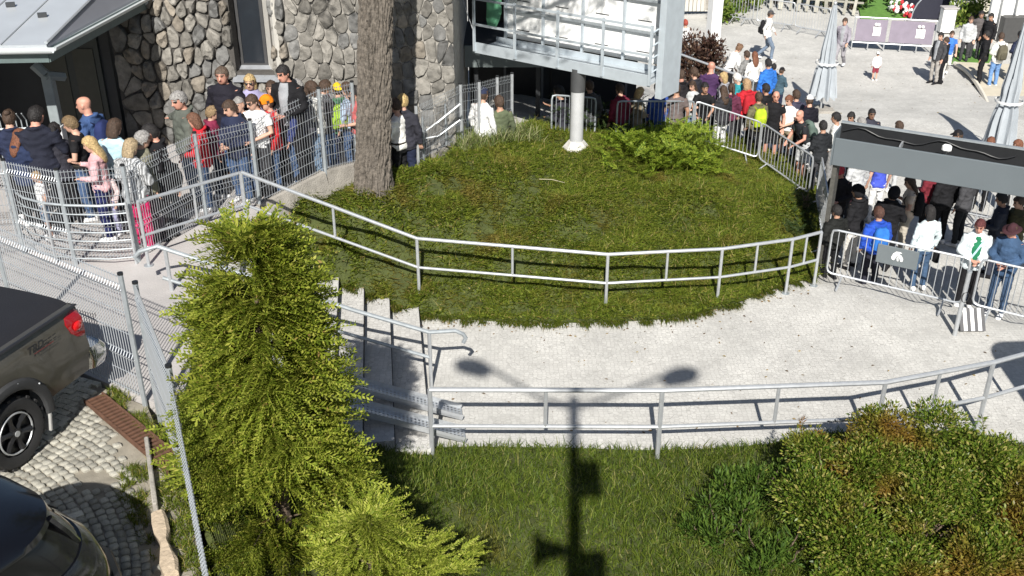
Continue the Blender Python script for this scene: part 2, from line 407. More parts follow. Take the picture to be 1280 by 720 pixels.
# far lawn, path and the curved kerb of the far plaza
lawn_m = mat('mown_lawn', (0.10, 0.22, 0.035), 0.95, 0, 0.2, 6, 0.5, 60)
def flat_poly(name, pxs, z, m, th=0.05):
    ps = [at(x, y, z) for x, y in pxs]
    return poly_slab(name, [(p.x, p.y) for p in ps], z - th - 0.4, z, m)
flat_poly('lawn', [(1076, 22), (1134, 22), (1126, -2), (1118, -14), (1070, -14)], -0.72, lawn_m)
flat_poly('path', [(1134, 26), (1200, 26), (1192, -14), (1120, -14)], -0.76, mat('asphalt_path', (0.19, 0.185, 0.19), 0.9, 0, 0.2, 2, 0.3, 80))
flat_poly('verge', [(1190, 78), (1236, 78), (1246, 62), (1196, 60)], -0.74, lawn_m)
bp_ = [at(x, y, -0.78) for x, y in [(1193, 80), (1207, 88), (1220, 103), (1230, 120), (1238, 138), (1244, 160), (1300, 170), (1300, 84), (1240, 82)]]
poly_slab('side_pavement', [(p.x, p.y) for p in bp_], -1.2, -0.70, mat('sandstone_pavement', (0.52, 0.47, 0.37), 0.9, 0, 0.12, 3, 0.3, 50))
kb = MB(); kp = [at(x, y, -0.68) for x, y in [(1193, 79), (1200, 83), (1207, 88), (1214, 95), (1220, 103), (1225, 111), (1230, 120), (1234, 129), (1238, 138)]]
kb.tube(kp, 0.07, 6); k = link('kerb', kb.mesh('kerb'), mat('white_kerb_stone', (0.62, 0.58, 0.5), .85, 0, .1, 8)); k['kind'] = 'structure'

# ------------------------------------------------------------------ setts of the yard, one by one where they can be told apart
M_cob = mat('granite_cobble', (0.42, 0.405, 0.35), 0.85, 0, 0.22, 9, 0.7, 45, obj_rand=0.28)
cob_mesh = []
for q in range(9):
    r = random.Random(q); mb = MB(); base = []
    for k in range(8):
        a = 2 * pi * k / 8 + r.uniform(-.1, .1); s = 1 / max(abs(cos(a)), abs(sin(a))); s = min(s, 1.22) * r.uniform(.9, 1.04)
        base.append((cos(a) * s * .5, sin(a) * s * .5))
    rings = [[(x, y, -.06) for x, y in base], [(x, y, .018 + r.uniform(-.004, .004)) for x, y in base], [(x * .88, y * .88, .026 + r.uniform(-.005, .005)) for x, y in base]]
    mb.loft(rings); me = mb.mesh('cobblestone'); set_smooth(me, radians(50)); me.materials.append(M_cob); cob_mesh.append(me)
cobs = []
cx, cy = -7.2, 6.6                                             # setts are laid in fans: arcs about a centre
for ring in range(10, 74):
    R = ring * 0.094
    na = max(6, int(2 * pi * R / 0.104)); off = random.random()
    for k in range(na):
        a = 2 * pi * (k + off) / na
        x, y = cx + R * cos(a) + random.uniform(-.008, .008), cy + R * sin(a) + random.uniform(-.008, .008)
        if not in_poly(np.array([x]), np.array([y]), yard_poly)[0]: continue
        # outside the earth strip along the fence and the drain
        px, py = px_of((x, y, ZY))
        lim = 112 + max(0, (py - 495)) * 0.52 if py < 575 else 150 + (py - 575) * .28
        if px < -25 or px > lim + random.uniform(-10, 12) or py < 440 or py > 742: continue
        # partly covered by sand
        if hypot((px - 118) / 38, (py - 603) / 22) < random.uniform(.3, 1.0): continue
        cobs.append((px, py, x, y, a))
def hid(c): return 1 if (c[0] < 30 + (583 - c[1]) * .9 and c[1] < 583) or (c[1] > 640 and c[0] < 100) else 0
cobs.sort(key=lambda c: (hid(c), -c[1]))
restmb = MB()
for i, (px, py, x, y, a) in enumerate(cobs):
    z = ZY - 0.032 + random.uniform(-.006, .006); s1, s2 = random.uniform(.080, .096), random.uniform(.084, .102)
    if i < 300:
        o = bpy.data.objects.new('cobblestone', random.choice(cob_mesh)); COL.objects.link(o); o.parent = yard
        o.location = (x, y, z); o.rotation_euler = (random.uniform(-.06, .06), random.uniform(-.06, .06), a + random.uniform(-.12, .12)); o.scale = (s1, s2, 1)
    else:
        restmb.box((x, y, z), (s1, s2, .07), Matrix.Rotation(a, 3, 'Z'))
if restmb.v:
    o = part(yard, 'cobblestones', restmb, M_cob, smooth=False, world=False); o['kind'] = 'stuff'

# rusty drain channel with slats, kerb boards and a loose stone beside it
d0, d1 = at(117, 497, ZY + .01), at(222, 585, ZY + .01)
dd = (d1 - d0).normalized(); dn = Vector((-dd.y, dd.x, 0)); L = (d1 - d0).length
dr = empty('drain_grate', d0, 'rusty brown slotted drain channel set in the yard beside the fence foot', 'drain')
M_rust = mat('rusty_iron', (0.13, 0.065, 0.04), 0.85, 0.2, 0.35, 14, 0.5, 50)
mb = MB()
for s in (-1, 1): mb.box(d0 + dd * L / 2 + dn * (.115 * s), (L, .025, .05), Matrix.Rotation(atan2(dd.y, dd.x), 3, 'Z'))
part(dr, 'frame', mb, M_rust, smooth=False)
mb = MB().box(d0 + dd * L / 2 + V(0, 0, -.05), (L, .2, .02), Matrix.Rotation(atan2(dd.y, dd.x), 3, 'Z')); part(dr, 'channel', mb, M_black, smooth=False)
sm = MB().box((0, 0, 0), (.042, .2, .02)).mesh('slat')
sm.materials.append(M_rust)
nsl = int(L / .075)
for i in range(nsl):
    o = bpy.data.objects.new('slat', sm); COL.objects.link(o); o.parent = dr; o.location = dd * (L * (i + .5) / nsl) + V(0, 0, .006); o.rotation_euler = (0, 0, atan2(dd.y, dd.x))
kb = MB(); a, b = at(183, 548, ZY + .06), at(194, 632, ZY + .06)
v = (b - a); kb.box((a + b) / 2 - V(0, 0, .04), (v.length, .05, .14), Matrix.Rotation(atan2(v.y, v.x), 3, 'Z'), bev=.01)
o = link('kerb_board', kb.mesh('kerb_board'), M_kerb); tag(o, 'thin grey kerb slab half sunk in the grass below the rusty drain', 'kerb')
kb = MB(); a, b = at(197, 640, ZY + .07), at(214, 716, ZY + .07); v = b - a
n_ = Vector((-v.y, v.x, 0)).normalized(); rings = []
for k in range(7):
    t = k / 6; c = a + v * t; wv = .065 + .022 * sin(t * 9) + .01 * sin(t * 23); rings.append([c + n_ * wv - V(0, 0, .2), c - n_ * wv - V(0, 0, .2), c - n_ * wv, c - n_ * wv * .5 + V(0, 0, .02), c + n_ * wv * .6 + V(0, 0, .025), c + n_ * wv])
kb.loft(rings); o = link('kerb_stone', kb.mesh('kerb_stone'), mat('beige_kerb_stone', (.42, .34, .25), .9, 0, .25, 9, .7, 30)); tag(o, 'long beige kerb stone lying in the grass beside the black car', 'kerb')

# ------------------------------------------------------------------ stone building
def clip(poly, a, b, c):            # keep a*x+b*y<=c
    out = []
    for i in range(len(poly)):
        p, q = poly[i], poly[(i + 1) % len(poly)]; dp, dq = a * p[0] + b * p[1] - c, a * q[0] + b * q[1] - c
        if dp <= 0: out.append(p)
        if dp * dq < 0: t = dp / (dp - dq); out.append((lerp(p[0], q[0], t), lerp(p[1], q[1], t)))
    return out
WY, WX0, WX1, WZ1 = 19.9, -7.6, -1.12, 6.6
bld = empty('stone_building', (-4.4, WY, ZT), 'building with rough grey rubble stone wall behind the queue', 'building')
M_mortar_l = mat('dark_recessed_mortar', (0.07, 0.065, 0.06), 0.95, 0, 0.2, 10, 0.5, 40)
M_mortar_r = mat('pale_mortar', (0.30, 0.285, 0.26), 0.95, 0, 0.25, 8, 0.4, 60)
M_stone2 = mat('brownish_rubble', (.195, .172, .142), .9, 0, .45, 7, 1.0, 16, obj_rand=.3)
M_stone3 = mat('dark_blue_grey_rubble', (.135, .134, .13), .9, 0, .45, 7, 1.0, 16, obj_rand=.3)
M_stone = mat('grey_granite_rubble', (0.18, 0.17, 0.152), 0.9, 0, 0.42, 7, 1.0, 16, obj_rand=0.36)
win = (-5.30, -4.58, 3.40, 5.1)
mb = MB(); xm = -4.28
def wallbox(mb, x0, x1, z0, z1, y0, y1): mb.box(((x0 + x1) / 2, (y0 + y1) / 2, (z0 + z1) / 2), (x1 - x0, y1 - y0, z1 - z0))
for (x0, x1, z0, z1) in [(WX0, win[0], 1.0, WZ1), (win[0], win[1], 1.0, win[2]), (win[0], win[1], win[3], WZ1), (win[1], xm, 1.0, WZ1)]: wallbox(mb, x0, x1, z0, z1, WY, WY + .55)
wall_l = part(bld, 'wall', mb, M_mortar_l, smooth=False, label='wall of dark jointed projecting stones')
mb = MB(); wallbox(mb, xm, WX1, 1.0, WZ1, WY + .02, WY + .55); wallbox(mb, WX1 - .5, WX1, 1.0, WZ1, WY + .55, 26.5)
wall_r = part(bld, 'wall', mb, M_mortar_r, smooth=False, label='wall of stones flush in pale mortar')
rr = random.Random(5); seeds = []
rowz = 1.75; row = 0
while rowz < 5.75:
    hgt = rr.uniform(.25, .38); x = WX0 + rr.uniform(0, .3)
    while x < WX1 + .05:
        wd = rr.uniform(.14, .32)
        seeds.append((x + wd / 2, rowz + rr.uniform(-.13, .13))); x += wd
    rowz += hgt; row += 1
S = np.array(seeds); SA = 1.5
for i, (sx, sz) in enumerate(seeds):
    poly = [(sx - .5, sz - .6), (sx + .5, sz - .6), (sx + .5, sz + .6), (sx - .5, sz + .6)]
    d = (S[:, 0] - sx) ** 2 + ((S[:, 1] - sz) / SA) ** 2
    left = sx < xm; gap = 0.013 if left else 0.008
    for j in np.argsort(d)[1:16]:
        tx, tz = seeds[j]; a, b = tx - sx, (tz - sz) / SA ** 2
        c = a * (tx + sx) / 2 + b * (tz + sz) / 2 - gap * hypot(a, b) ; poly = clip(poly, a, b, c)
        if len(poly) < 3: break
    for (a, b, c) in ((-1, 0, -WX0 - .01), (1, 0, WX1 + .02), (0, -1, -1.6)): poly = clip(poly, a, b, c) if len(poly) > 2 else poly
    # keep the window free
    if win[0] - .02 < sx < win[1] + .02 and win[2] - .02 < sz < win[3] + .02: continue
    if len(poly) > 2 and win[2] < sz < win[3]:
        if sx <= win[0]: poly = clip(poly, 1, 0, win[0])
        elif sx >= win[1]: poly = clip(poly, -1, 0, -win[1])
    if len(poly) > 2 and win[0] < sx < win[1]:
        if sz <= win[2]: poly = clip(poly, 0, 1, win[2] - .06)
        elif sz >= win[3]: poly = clip(poly, 0, -1, -win[3])
    if len(poly) < 3: continue
    if (sx > WX1 + .02) : continue
    px, py = px_of((sx, WY, sz))
    if py < -25 or px < 60: continue
    # round the polygon: subdivide, pull corners in, jitter
    pts = []
    n = len(poly); cxx, czz = sum(p[0] for p in poly) / n, sum(p[1] for p in poly) / n
    for k in range(n):
        p, q = poly[k], poly[(k + 1) % n]; ln = hypot(q[0] - p[0], q[1] - p[1])
        if ln < .03: pts.append(((p[0] + q[0]) / 2, (p[1] + q[1]) / 2)); continue
        for t in ((.2, .5, .8) if ln > .14 else (.3, .7)): pts.append((lerp(p[0], q[0], t) + rr.uniform(-.006, .006), lerp(p[1], q[1], t) + rr.uniform(-.006, .006)))
    depth = rr.uniform(.05, .15) if left else rr.uniform(.03, .075)
    tx, tz = rr.uniform(-.45, .45), rr.uniform(-.3, .3)
    rings = []
    for f, dpt in ((1.0, -.03), (1.0, depth * .55), (.95, depth * .86), (.72, depth), (.3, depth * 1.03)):
        ring = []
        for (x, z) in pts:
            x2, z2 = cxx + (x - cxx) * f, czz + (z - czz) * f
            nn = noise.noise(Vector((x2 * 7, z2 * 7, i * 3.1))) + .8 * noise.noise(Vector((x2 * 17, z2 * 12, i * 1.7)))
            yy = WY - dpt * (1 + (nn * .5 if f < 1 else 0)) - ((x2 - cxx) * tx + (z2 - czz) * tz) * (0.55 if dpt > .04 else 0) - (0 if left else -.02)
            ring.append((x2, yy, z2))
        rings.append(ring)
    mb = MB().loft(rings)
    wp = wall_l if left else wall_r
    me = mb.mesh('stone', bld.location); o = link('stone', me, rr.choice((M_stone, M_stone, M_stone, M_stone2, M_stone3)), wp); set_smooth(me, radians(17))
# window with reveal, sill and bars
wn = MB(); wx0, wx1, wz0, wz1 = win
M_glass = mat('dark_window_glass', (0.02, 0.024, 0.03), 0.08, 0, 0.05, spec=.6)
wf = part(bld, 'window', MB().box(((wx0 + wx1) / 2, WY + .42, (wz0 + wz1) / 2), (wx1 - wx0, .04, wz1 - wz0)), mat('window_wood', (.06, .05, .045), .6), smooth=False)
fm = MB()
for x in (wx0 + .04, wx1 - .21): fm.box((x, WY + .385, (wz0 + wz1) / 2), (.06, .05, wz1 - wz0 - .01))
for z in (wz0 + .04, wz1 - .04): fm.box(((wx0 + wx1) / 2, WY + .375, z), (wx1 - wx0 - .01, .05, .06))
sub(wf, bld, 'frame', fm, mat('pale_window_frame', (.05, .05, .052), .5), smooth=False)
sub(wf, bld, 'pane', MB().box(((wx0 + wx1) / 2, WY + .395, (wz0 + wz1) / 2), (wx1 - wx0 - .1, .01, wz1 - wz0 - .1)), M_glass, smooth=False)
sub(wf, bld, 'reveal', MB().add([(wx1 + .10, WY - .12, wz0), (wx1 - .17, WY + .36, wz0), (wx1 - .17, WY + .36, wz1), (wx1 + .10, WY - .12, wz1), (wx1 + .17, WY - .07, wz0), (wx1 + .17, WY + .4, wz0), (wx1 + .17, WY + .4, wz1), (wx1 + .17, WY - .07, wz1)],
    [(0, 1, 2, 3), (3, 7, 4, 0), (4, 5, 1, 0), (3, 2, 6, 7), (1, 5, 6, 2), (4, 7, 6, 5)]), mat('white_plaster', (.52, .50, .46), .9, 0, .08, 6, .3, 30), smooth=False)
sub(wf, bld, 'sill', MB().add([(wx0 - .05, WY - .16, wz0 - .10), (wx1 + .12, WY - .16, wz0 - .10), (wx1 + .12, WY + .38, wz0 + .05), (wx0 - .05, WY + .38, wz0 + .05),
    (wx0 - .05, WY - .16, wz0 - .15), (wx1 + .12, WY - .16, wz0 - .15), (wx1 + .12, WY + .38, wz0 - .15), (wx0 - .05, WY + .38, wz0 - .15)],
    [(0, 1, 2, 3), (0, 4, 5, 1), (4, 7, 6, 5), (1, 5, 6, 2), (0, 3, 7, 4), (3, 2, 6, 7)]), mat('zinc_sill', (.40, .42, .45), .4, .4), smooth=False)
# roof high above, out of the frame
part(bld, 'roof', MB().box((-4.2, 22.4, 7.6), (8.2, 5.0, .3)), M_dark, smooth=False)

# the shaded front further back, with its canopy
fb = empty('dark_facade', (1.0, 26.4, 1), 'dark shaded shop front behind the billboard under a grey canopy', 'building')
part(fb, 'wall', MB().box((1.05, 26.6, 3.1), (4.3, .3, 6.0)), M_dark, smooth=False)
for x in (-.6, .35, 1.4, 2.5):
    dpt = part(fb, 'door', MB().box((x, 26.4, 2.1), (.8, .06, 2.6)), M_black, smooth=False)
    sub(dpt, fb, 'frame', MB().box((x + .42, 26.36, 2.1), (.06, .07, 2.7)), mat('grey_door_frame', (.16, .165, .17), .5), smooth=False)
cz = atY(612, 70, 24.2)
part(fb, 'canopy', MB().box((1.0, 25.35, cz.z + .22), (4.3, 2.3, .1)), M_dark, smooth=False)
part(fb, 'fascia', MB().box((.1, 24.17, cz.z), (2.4, .06, .5)), mat('grey_green_fascia', (.17, .20, .20), .6, 0, .06, 3), smooth=False)
for x in (-.85, .62): part(fb, 'pillar', MB().box((x, 24.5, (1 + cz.z) / 2), (.1, .1, cz.z - 1)), M_dark, smooth=False)

# ------------------------------------------------------------------ porch on the left with its sheet-metal roof
pr = empty('entrance_porch', (-8.6, 18.0, ZT), 'entrance porch with pale sheet metal roof and gutter at the left', 'porch')
EZ = 4.9; c0 = V(-7.16, 16.1, EZ); cL = V(-10.6, 15.85, EZ); cB = V(-6.80, 19.9, EZ); hp = V(-7.10, 18.0, EZ + .27); hp2 = V(-7.12, 19.95, EZ + .52); tl = V(-10.6, 19.95, EZ + .62)
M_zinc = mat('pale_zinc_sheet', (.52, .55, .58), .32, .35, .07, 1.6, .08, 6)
M_zinc_d = mat('shaded_lilac_zinc_sheet', (.27, .28, .32), .45, .3, .06, 2)  # right slope turned from the sun: its shade is put into the colour
def slabq(pts, th=.05):
    lo = [p - V(0, 0, th) for p in pts]; n = len(pts)
    return MB().add(list(pts) + lo, [tuple(range(n)), tuple(range(2 * n - 1, n - 1, -1))] + [(i, n + i, n + (i + 1) % n, (i + 1) % n) for i in range(n)])
def lp(a, b, t): return a + (b - a) * t
for i in range(5):                                     # standing-seam sheets
    a, b = lp(cL, c0, i / 5), lp(cL, c0, (i + 1) / 5); c, d = lp(tl, hp2, (i + 1) / 5), lp(tl, hp2, i / 5)
    if i == 4: part(pr, 'roof_sheet', slabq([a, b, hp, c, d]), M_zinc, smooth=False)
    else: part(pr, 'roof_sheet', slabq([a, b, c, d]), M_zinc, smooth=False)
    if i: part(pr, 'seam', MB().tube([a + V(0, 0, .012), d + V(0, 0, .012)], .014, 5), M_zinc)
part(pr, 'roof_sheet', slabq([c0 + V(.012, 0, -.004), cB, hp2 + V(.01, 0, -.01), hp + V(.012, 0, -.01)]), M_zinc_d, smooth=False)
part(pr, 'ridge_cap', MB().tube([c0 + V(0, 0, .03), hp + V(0, 0, .03), hp2 + V(0, 0, .03)], .028, 6), M_zinc)
for (t, s) in ((.38, .25), (.66, .42), (.86, .3)):
    p = lp(lp(cL, c0, t), lp(tl, hp2, t), s); part(pr, 'snow_guard', MB().box(p + V(0, 0, .04), (.14, .05, .07), Matrix.Rotation(.3, 3, 'Z')), M_dark, smooth=False)
gut = MB()
def halfpipe(a, b, r):
    d = (b - a).normalized(); n = Vector((d.y, -d.x, 0)).normalized(); R0, R1 = [], []
    for p, R in ((a, R0), (b, R1)):
        for k in range(9): th = pi * k / 8; R.append(p + n * (r + r * cos(th)) - V(0, 0, r * sin(th)))
        for k in range(8, -1, -1): th = pi * k / 8; R.append(p + n * (r + (r - .008) * cos(th)) - V(0, 0, (r - .008) * sin(th) - .001))
    gut.loft([R0, R1])
halfpipe(cL - V(0, 0, .04), c0 + V(.12, -.02, -.04), .075); halfpipe(c0 - V(0, 0.0, .04), cB - V(0, 0, .04), .075)
part(pr, 'gutter', gut, mat('white_gutter', (.62, .66, .67), .4, .2, .05))
fs = MB(); 
for a, b in ((cL, c0), (c0, cB)):
    d = b - a; fs.box((a + b) / 2 - V(0, 0, .16), (d.length, .04, .22), Matrix.Rotation(atan2(d.y, d.x), 3, 'Z'))
part(pr, 'fascia_board', fs, mat('dark_green_grey_fascia', (.10, .135, .135), .6), smooth=False)
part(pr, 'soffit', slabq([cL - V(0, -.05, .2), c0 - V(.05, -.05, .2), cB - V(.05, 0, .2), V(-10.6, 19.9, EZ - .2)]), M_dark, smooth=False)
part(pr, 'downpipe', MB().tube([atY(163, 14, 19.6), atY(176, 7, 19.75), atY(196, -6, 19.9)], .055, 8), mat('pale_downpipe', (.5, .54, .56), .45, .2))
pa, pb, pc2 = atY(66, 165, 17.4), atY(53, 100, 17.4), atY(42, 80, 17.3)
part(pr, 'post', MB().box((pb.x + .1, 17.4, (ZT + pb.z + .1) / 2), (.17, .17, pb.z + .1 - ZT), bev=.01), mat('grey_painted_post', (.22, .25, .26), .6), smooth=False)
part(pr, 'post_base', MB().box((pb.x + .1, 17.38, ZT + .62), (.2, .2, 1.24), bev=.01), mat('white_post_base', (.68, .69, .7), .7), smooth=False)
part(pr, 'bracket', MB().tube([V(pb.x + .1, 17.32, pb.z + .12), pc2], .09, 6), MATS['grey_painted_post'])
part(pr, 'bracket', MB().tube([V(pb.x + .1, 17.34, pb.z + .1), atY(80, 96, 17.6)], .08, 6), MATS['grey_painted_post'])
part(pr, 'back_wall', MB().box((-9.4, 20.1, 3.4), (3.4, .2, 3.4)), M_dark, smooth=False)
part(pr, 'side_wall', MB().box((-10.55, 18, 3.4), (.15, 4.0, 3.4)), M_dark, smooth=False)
dpt = part(pr, 'door', MB().box((-8.5, 19.97, 3.0), (1.2, .08, 2.2)), mat('dark_green_door', (.035, .042, .04), .5), smooth=False)
sub(dpt, pr, 'panel', MB().box((-8.75, 19.92, 3.1), (.4, .03, 1.5)), mat('door_panel', (.05, .052, .04), .5), smooth=False)
sub(dpt, pr, 'panel', MB().box((-8.2, 19.92, 3.1), (.4, .03, 1.5)), mat('door_panel', (.05, .052, .04), .5), smooth=False)
pk = empty('picket_railing', at(20, 150, ZT + 1), 'dark metal picket railing in the shade of the porch', 'railing')
pkm = MB().tube([(0, 0, 0), (0, 0, 1.05), (.0, -.12, 1.2)], .012, 5).mesh('bar'); pkm.materials.append(M_galv_dull)
pk.location = V(-9.5, 17.15, ZT)
for i in range(15):
    o = bpy.data.objects.new('bar', pkm); COL.objects.link(o); o.parent = pk; o.location = (i * .085, i * .012, .3)
part(pk, 'rail', MB().tube([V(-9.55, 17.15, ZT + .4), V(-8.2, 17.33, ZT + .4)], .02, 6), M_galv_dull)
part(pk, 'rail', MB().tube([V(-9.55, 17.15, ZT + 1.2), V(-8.2, 17.33, ZT + 1.2)], .02, 6), M_galv_dull)
# ------------------------------------------------------------------ handrails
def handrail(name, label, longs, shorts, r=.026, drop=.55, ht=1.1, ends=None, lowdrop=None, m=None):
    """longs: base points of the long posts (ordered); shorts: (index, t) between long posts; tubes: top rail and lower rail"""
    m = m or M_galv
    th = empty(name, longs[0], label, 'handrail')
    top = [p + V(0, 0, ht) for p in longs]; low = [p + V(0, 0, ht - drop) for p in longs]
    part(th, 'top_rail', MB().tube((ends[0] if ends else []) + top + (ends[1] if ends else []), r, 8), m)
    part(th, 'lower_rail', MB().tube(low, r * .8, 8), m)
    for p in longs: part(th, 'post', MB().tube([p - V(0, 0, .25), p + V(0, 0, ht)], r * .95, 8), m)
    for p in longs: part(th, 'base_plate', MB().tube([p, p + V(0, 0, .012)], .075, 10), M_galv_dull)
    for i, t in shorts:
        a, b = lerp(top[i], top[i + 1], t), lerp(low[i], low[i + 1], t)
        part(th, 'short_post', MB().tube([a, b], r * .75, 8), m)
    return th
def base_from_top(px, py, py_base_z, ht=1.1):    # rail-top pixel, ground height -> base point
    p = at(px, py, py_base_z + ht); return V(p.x, p.y, py_base_z)
up = [base_from_top(301, 215, 1.88), base_from_top(521, 298, .30), base_from_top(760, 318, 0.05), base_from_top(903, 311, 0.0), base_from_top(991, 299, 0), base_from_top(1027, 290, 0)]
handrail('handrail', 'long galvanised handrail curving round the near edge of the grass mound', up, [(0, .5), (1, .5), (2, .52), (3, .5), (4, .5)], r=.031, drop=.56)
tl_ = [base_from_top(172, 252, ZT, 1.05), base_from_top(300, 216, ZT - .06, 1.05)]
handrail('handrail', 'short galvanised handrail in front of the queue on the terrace, above the conifer top', tl_, [(0, .52)], r=.028, drop=.55, ht=1.05)
lowr = [base_from_top(537, 487, 0, 1.15), base_from_top(828, 488, 0, 1.15), base_from_top(1107, 478, 0, 1.15), base_from_top(1242, 453, 0, 1.15), base_from_top(1345, 425, 0, 1.15)]
handrail('handrail', 'galvanised handrail along the lower edge of the pale paving, behind the grass and shrub', lowr, [(0, .5), (1, .52), (2, .5), (3, .5)], r=.036, drop=.6, ht=1.15)
# stair handrail with curled ends
th = empty('stair_handrail', st(.13, -.35), 'sloping stair handrail of dark grey tube with curled ends beside the conifer', 'handrail')
def zn(u): return max(0, -u) * .45
tops = [st(u, -.35, zn(u) + 1.0) for u in (.5, .1, -1.0, -2.0, -3.0, -3.7)]
part(th, 'top_rail', MB().tube([st(.62, -.35, .78), st(.66, -.35, .86), st(.62, -.35, .93)] + tops + [st(-3.95, -.35, 2.6), st(-4.03, -.35, 2.52), st(-3.98, -.35, 2.44)], .034, 8), M_galv_dull)
part(th, 'lower_rail', MB().tube([st(.1, -.35, .55), st(-1.8, -.35, zn(-1.8) + .52), st(-3.7, -.35, zn(-3.7) + .5)], .028, 8), M_galv_dull)
for u in (.1, -1.75, -3.6): part(th, 'post', MB().tube([st(u, -.35, zn(u) - .1), st(u, -.35, zn(u) + 1.0)], .03, 8), M_galv)
# perforated pram rails on the stairs
def perforated(label, a, b, wid):
    th = empty('stair_ramp', b, label, 'stair ramp', 'perforated metal pram ramps laid down the stairs')
    d = (b - a); L = d.length; d.normalize(); n = Vector((-d.y, d.x, 0)).normalized(); nn = d.cross(n); 
    nu, nv = int(L / .03), 9
    vs, fs = [], []
    for i in range(nu + 1):
        for j in range(nv + 1): vs.append(a + d * (L * i / nu) + n * (wid * (j / nv - .5)))
    for i in range(nu):
        for j in range(nv):
            if i % 2 == 1 and j in (1, 3, 5, 7): continue
            k = i * (nv + 1) + j; fs.append((k, k + nv + 1, k + nv + 2, k + 1))
    part(th, 'perforated_plate', MB().add(vs, fs), M_galv, smooth=False)
    for s in (-1, 1):
        part(th, 'side_flange', MB().tube([a + n * (s * wid / 2) + V(0, 0, .03), b + n * (s * wid / 2) + V(0, 0, .03)], [(.006, .045)] * 2, 4), M_galv, smooth=False)
def rampz(u): return max(0, -u) * .45 + .09
for lab, v in (('upper perforated steel pram ramp sloping down the stairs beside the conifer', -1.2), ('lower perforated steel pram ramp on the stairs, nearest the grass', -1.78)):
    perforated(lab, st(-3.3, v, rampz(-3.3)), st(.52, v - .02, .05), .30)

# ------------------------------------------------------------------ welded mesh fences
def mesh_fence(label, pts, h, mpost=None, r=.032, sp=.05, wr=.0045, fold=True, group=None):
    th = empty('mesh_fence', pts[0], label, 'fence', group)
    for p in pts:
        q = part(th, 'post', MB().tube([p - V(0, 0, .15), p + V(0, 0, h + .04)], r, 8), mpost or M_galv_dull)
        part_sub(q, 'cap', MB().tube([p + V(0, 0, h + .04), p + V(0, 0, h + .065)], r * 1.12, 8).mesh('cap', th.location), M_black)
    for a, b in zip(pts, pts[1:]):
        d = b - a; L = hypot(d.x, d.y); dh = Vector((d.x, d.y, 0)).normalized(); n = Vector((-dh.y, dh.x, 0)) * -1
        V_, F_ = [], []
        def wire(path, r_):
            o = len(V_)
            for i, p in enumerate(path):
                t = (path[min(i + 1, len(path) - 1)] - path[max(i - 1, 0)]).normalized()
                aa = t.cross(n).normalized(); bb = n
                for k in range(3): an = 2 * pi * k / 3; V_.append(p + aa * (r_ * cos(an)) + bb * (r_ * sin(an)))
            for i in range(len(path) - 1):
                for k in range(3): F_.append((o + i * 3 + k, o + i * 3 + (k + 1) % 3, o + i * 3 + 3 + (k + 1) % 3, o + i * 3 + 3 + k))
        fz = [(.06, 0), (h * .33, 0), (h * .36, .03), (h * .39, 0), (h * .88, 0), (h * .91, .035), (h * .94, 0), (h, 0), (h + .03, 0)] if fold else [(.05, 0), (h, 0)]
        nw = max(2, int(L / sp))
        for i in range(nw + 1):
            base = a + d * (i / nw)
            wire([base + V(0, 0, z) + n * y for z, y in fz], wr)
        for z in ([.1, h * .21, h * .33, h * .39, h * .55, h * .72, h * .88, h * .94, h] if fold else [.1, h * .25, h * .5, h * .75, h]):
            wire([a + V(0, 0, z), b + V(0, 0, z)], wr * 1.25)
        part(th, 'wire_panel', MB().add(V_, F_), M_wire, smooth=False)
    return th
f1 = [V(-9.7, 14.2, ZY), V(-6.56, 12.16, ZY), V(-4.46, 10.72, ZY), V(-4.18, 10.55, ZY)]
mesh_fence('tall welded mesh fence between the parked pickup and the terrace', f1[:3], 1.7, wr=.006)
mesh_fence('welded mesh fence running toward the camera between the yard and the conifer', [V(-4.22, 10.5, ZY), V(-3.33, 8.72, ZY), V(-2.02, 5.35, ZY), V(-1.1, 3.1, ZY)], 1.7, sp=.045, wr=.006)
q0 = [at(31, 317, ZT), at(95, 331, ZT), at(174, 325, ZT), at(259, 277, ZT), at(325, 258, ZT), at(407, 216, ZT + .27), at(447, 206, ZT + .25)]
mesh_fence('welded mesh fence holding back the queue on the terrace, left of the pine trunk', [V(-9.0, 14.6, ZT)] + q0, 1.5, wr=.005)
fk = MB()
for a, b in zip(q0[4:], q0[5:]):
    v = b - a; fk.box(lerp(a, b, .5) + V(0, 0, -.20), (v.length - .01, .16, .50), Matrix.Rotation(atan2(v.y, v.x), 3, 'Z') @ Matrix.Rotation(-atan2(v.z, hypot(v.x, v.y)), 3, 'Y'))
o = link('fence_kerb', fk.mesh('fence_kerb'), M_kerb, smooth=False); tag(o, 'low concrete kerb under the queue fence where the grass mound begins', 'kerb')
q1 = [at(523, 206, ZT), at(577, 176, ZT), at(600, 172, ZT - .02), at(622, 165, ZT - .05), at(640, 160, ZT - .1)]
mesh_fence('short stepped mesh fence with pale posts right of the pine trunk', q1, 1.12, mpost=M_galv, wr=.003)
hr = empty('wall_handrail', at(523, 206, ZT), 'thin handrail climbing along the foot of the stone wall right of the pine trunk', 'handrail')
part(hr, 'top_rail', MB().tube([atY(492, 158, 19.2), atY(520, 172, 19.25), atY(548, 152, 19.4), atY(575, 130, 19.6)], .022, 6), M_galv)
part(hr, 'lower_rail', MB().tube([atY(505, 178, 19.2), atY(548, 170, 19.4), atY(575, 150, 19.6)], .018, 6), M_galv)
for x, y in ((530, 200), (558, 182)): p = at(x, y, ZT); part(hr, 'post', MB().tube([p, p + V(0, 0, .85)], .02, 6), M_galv_dull)

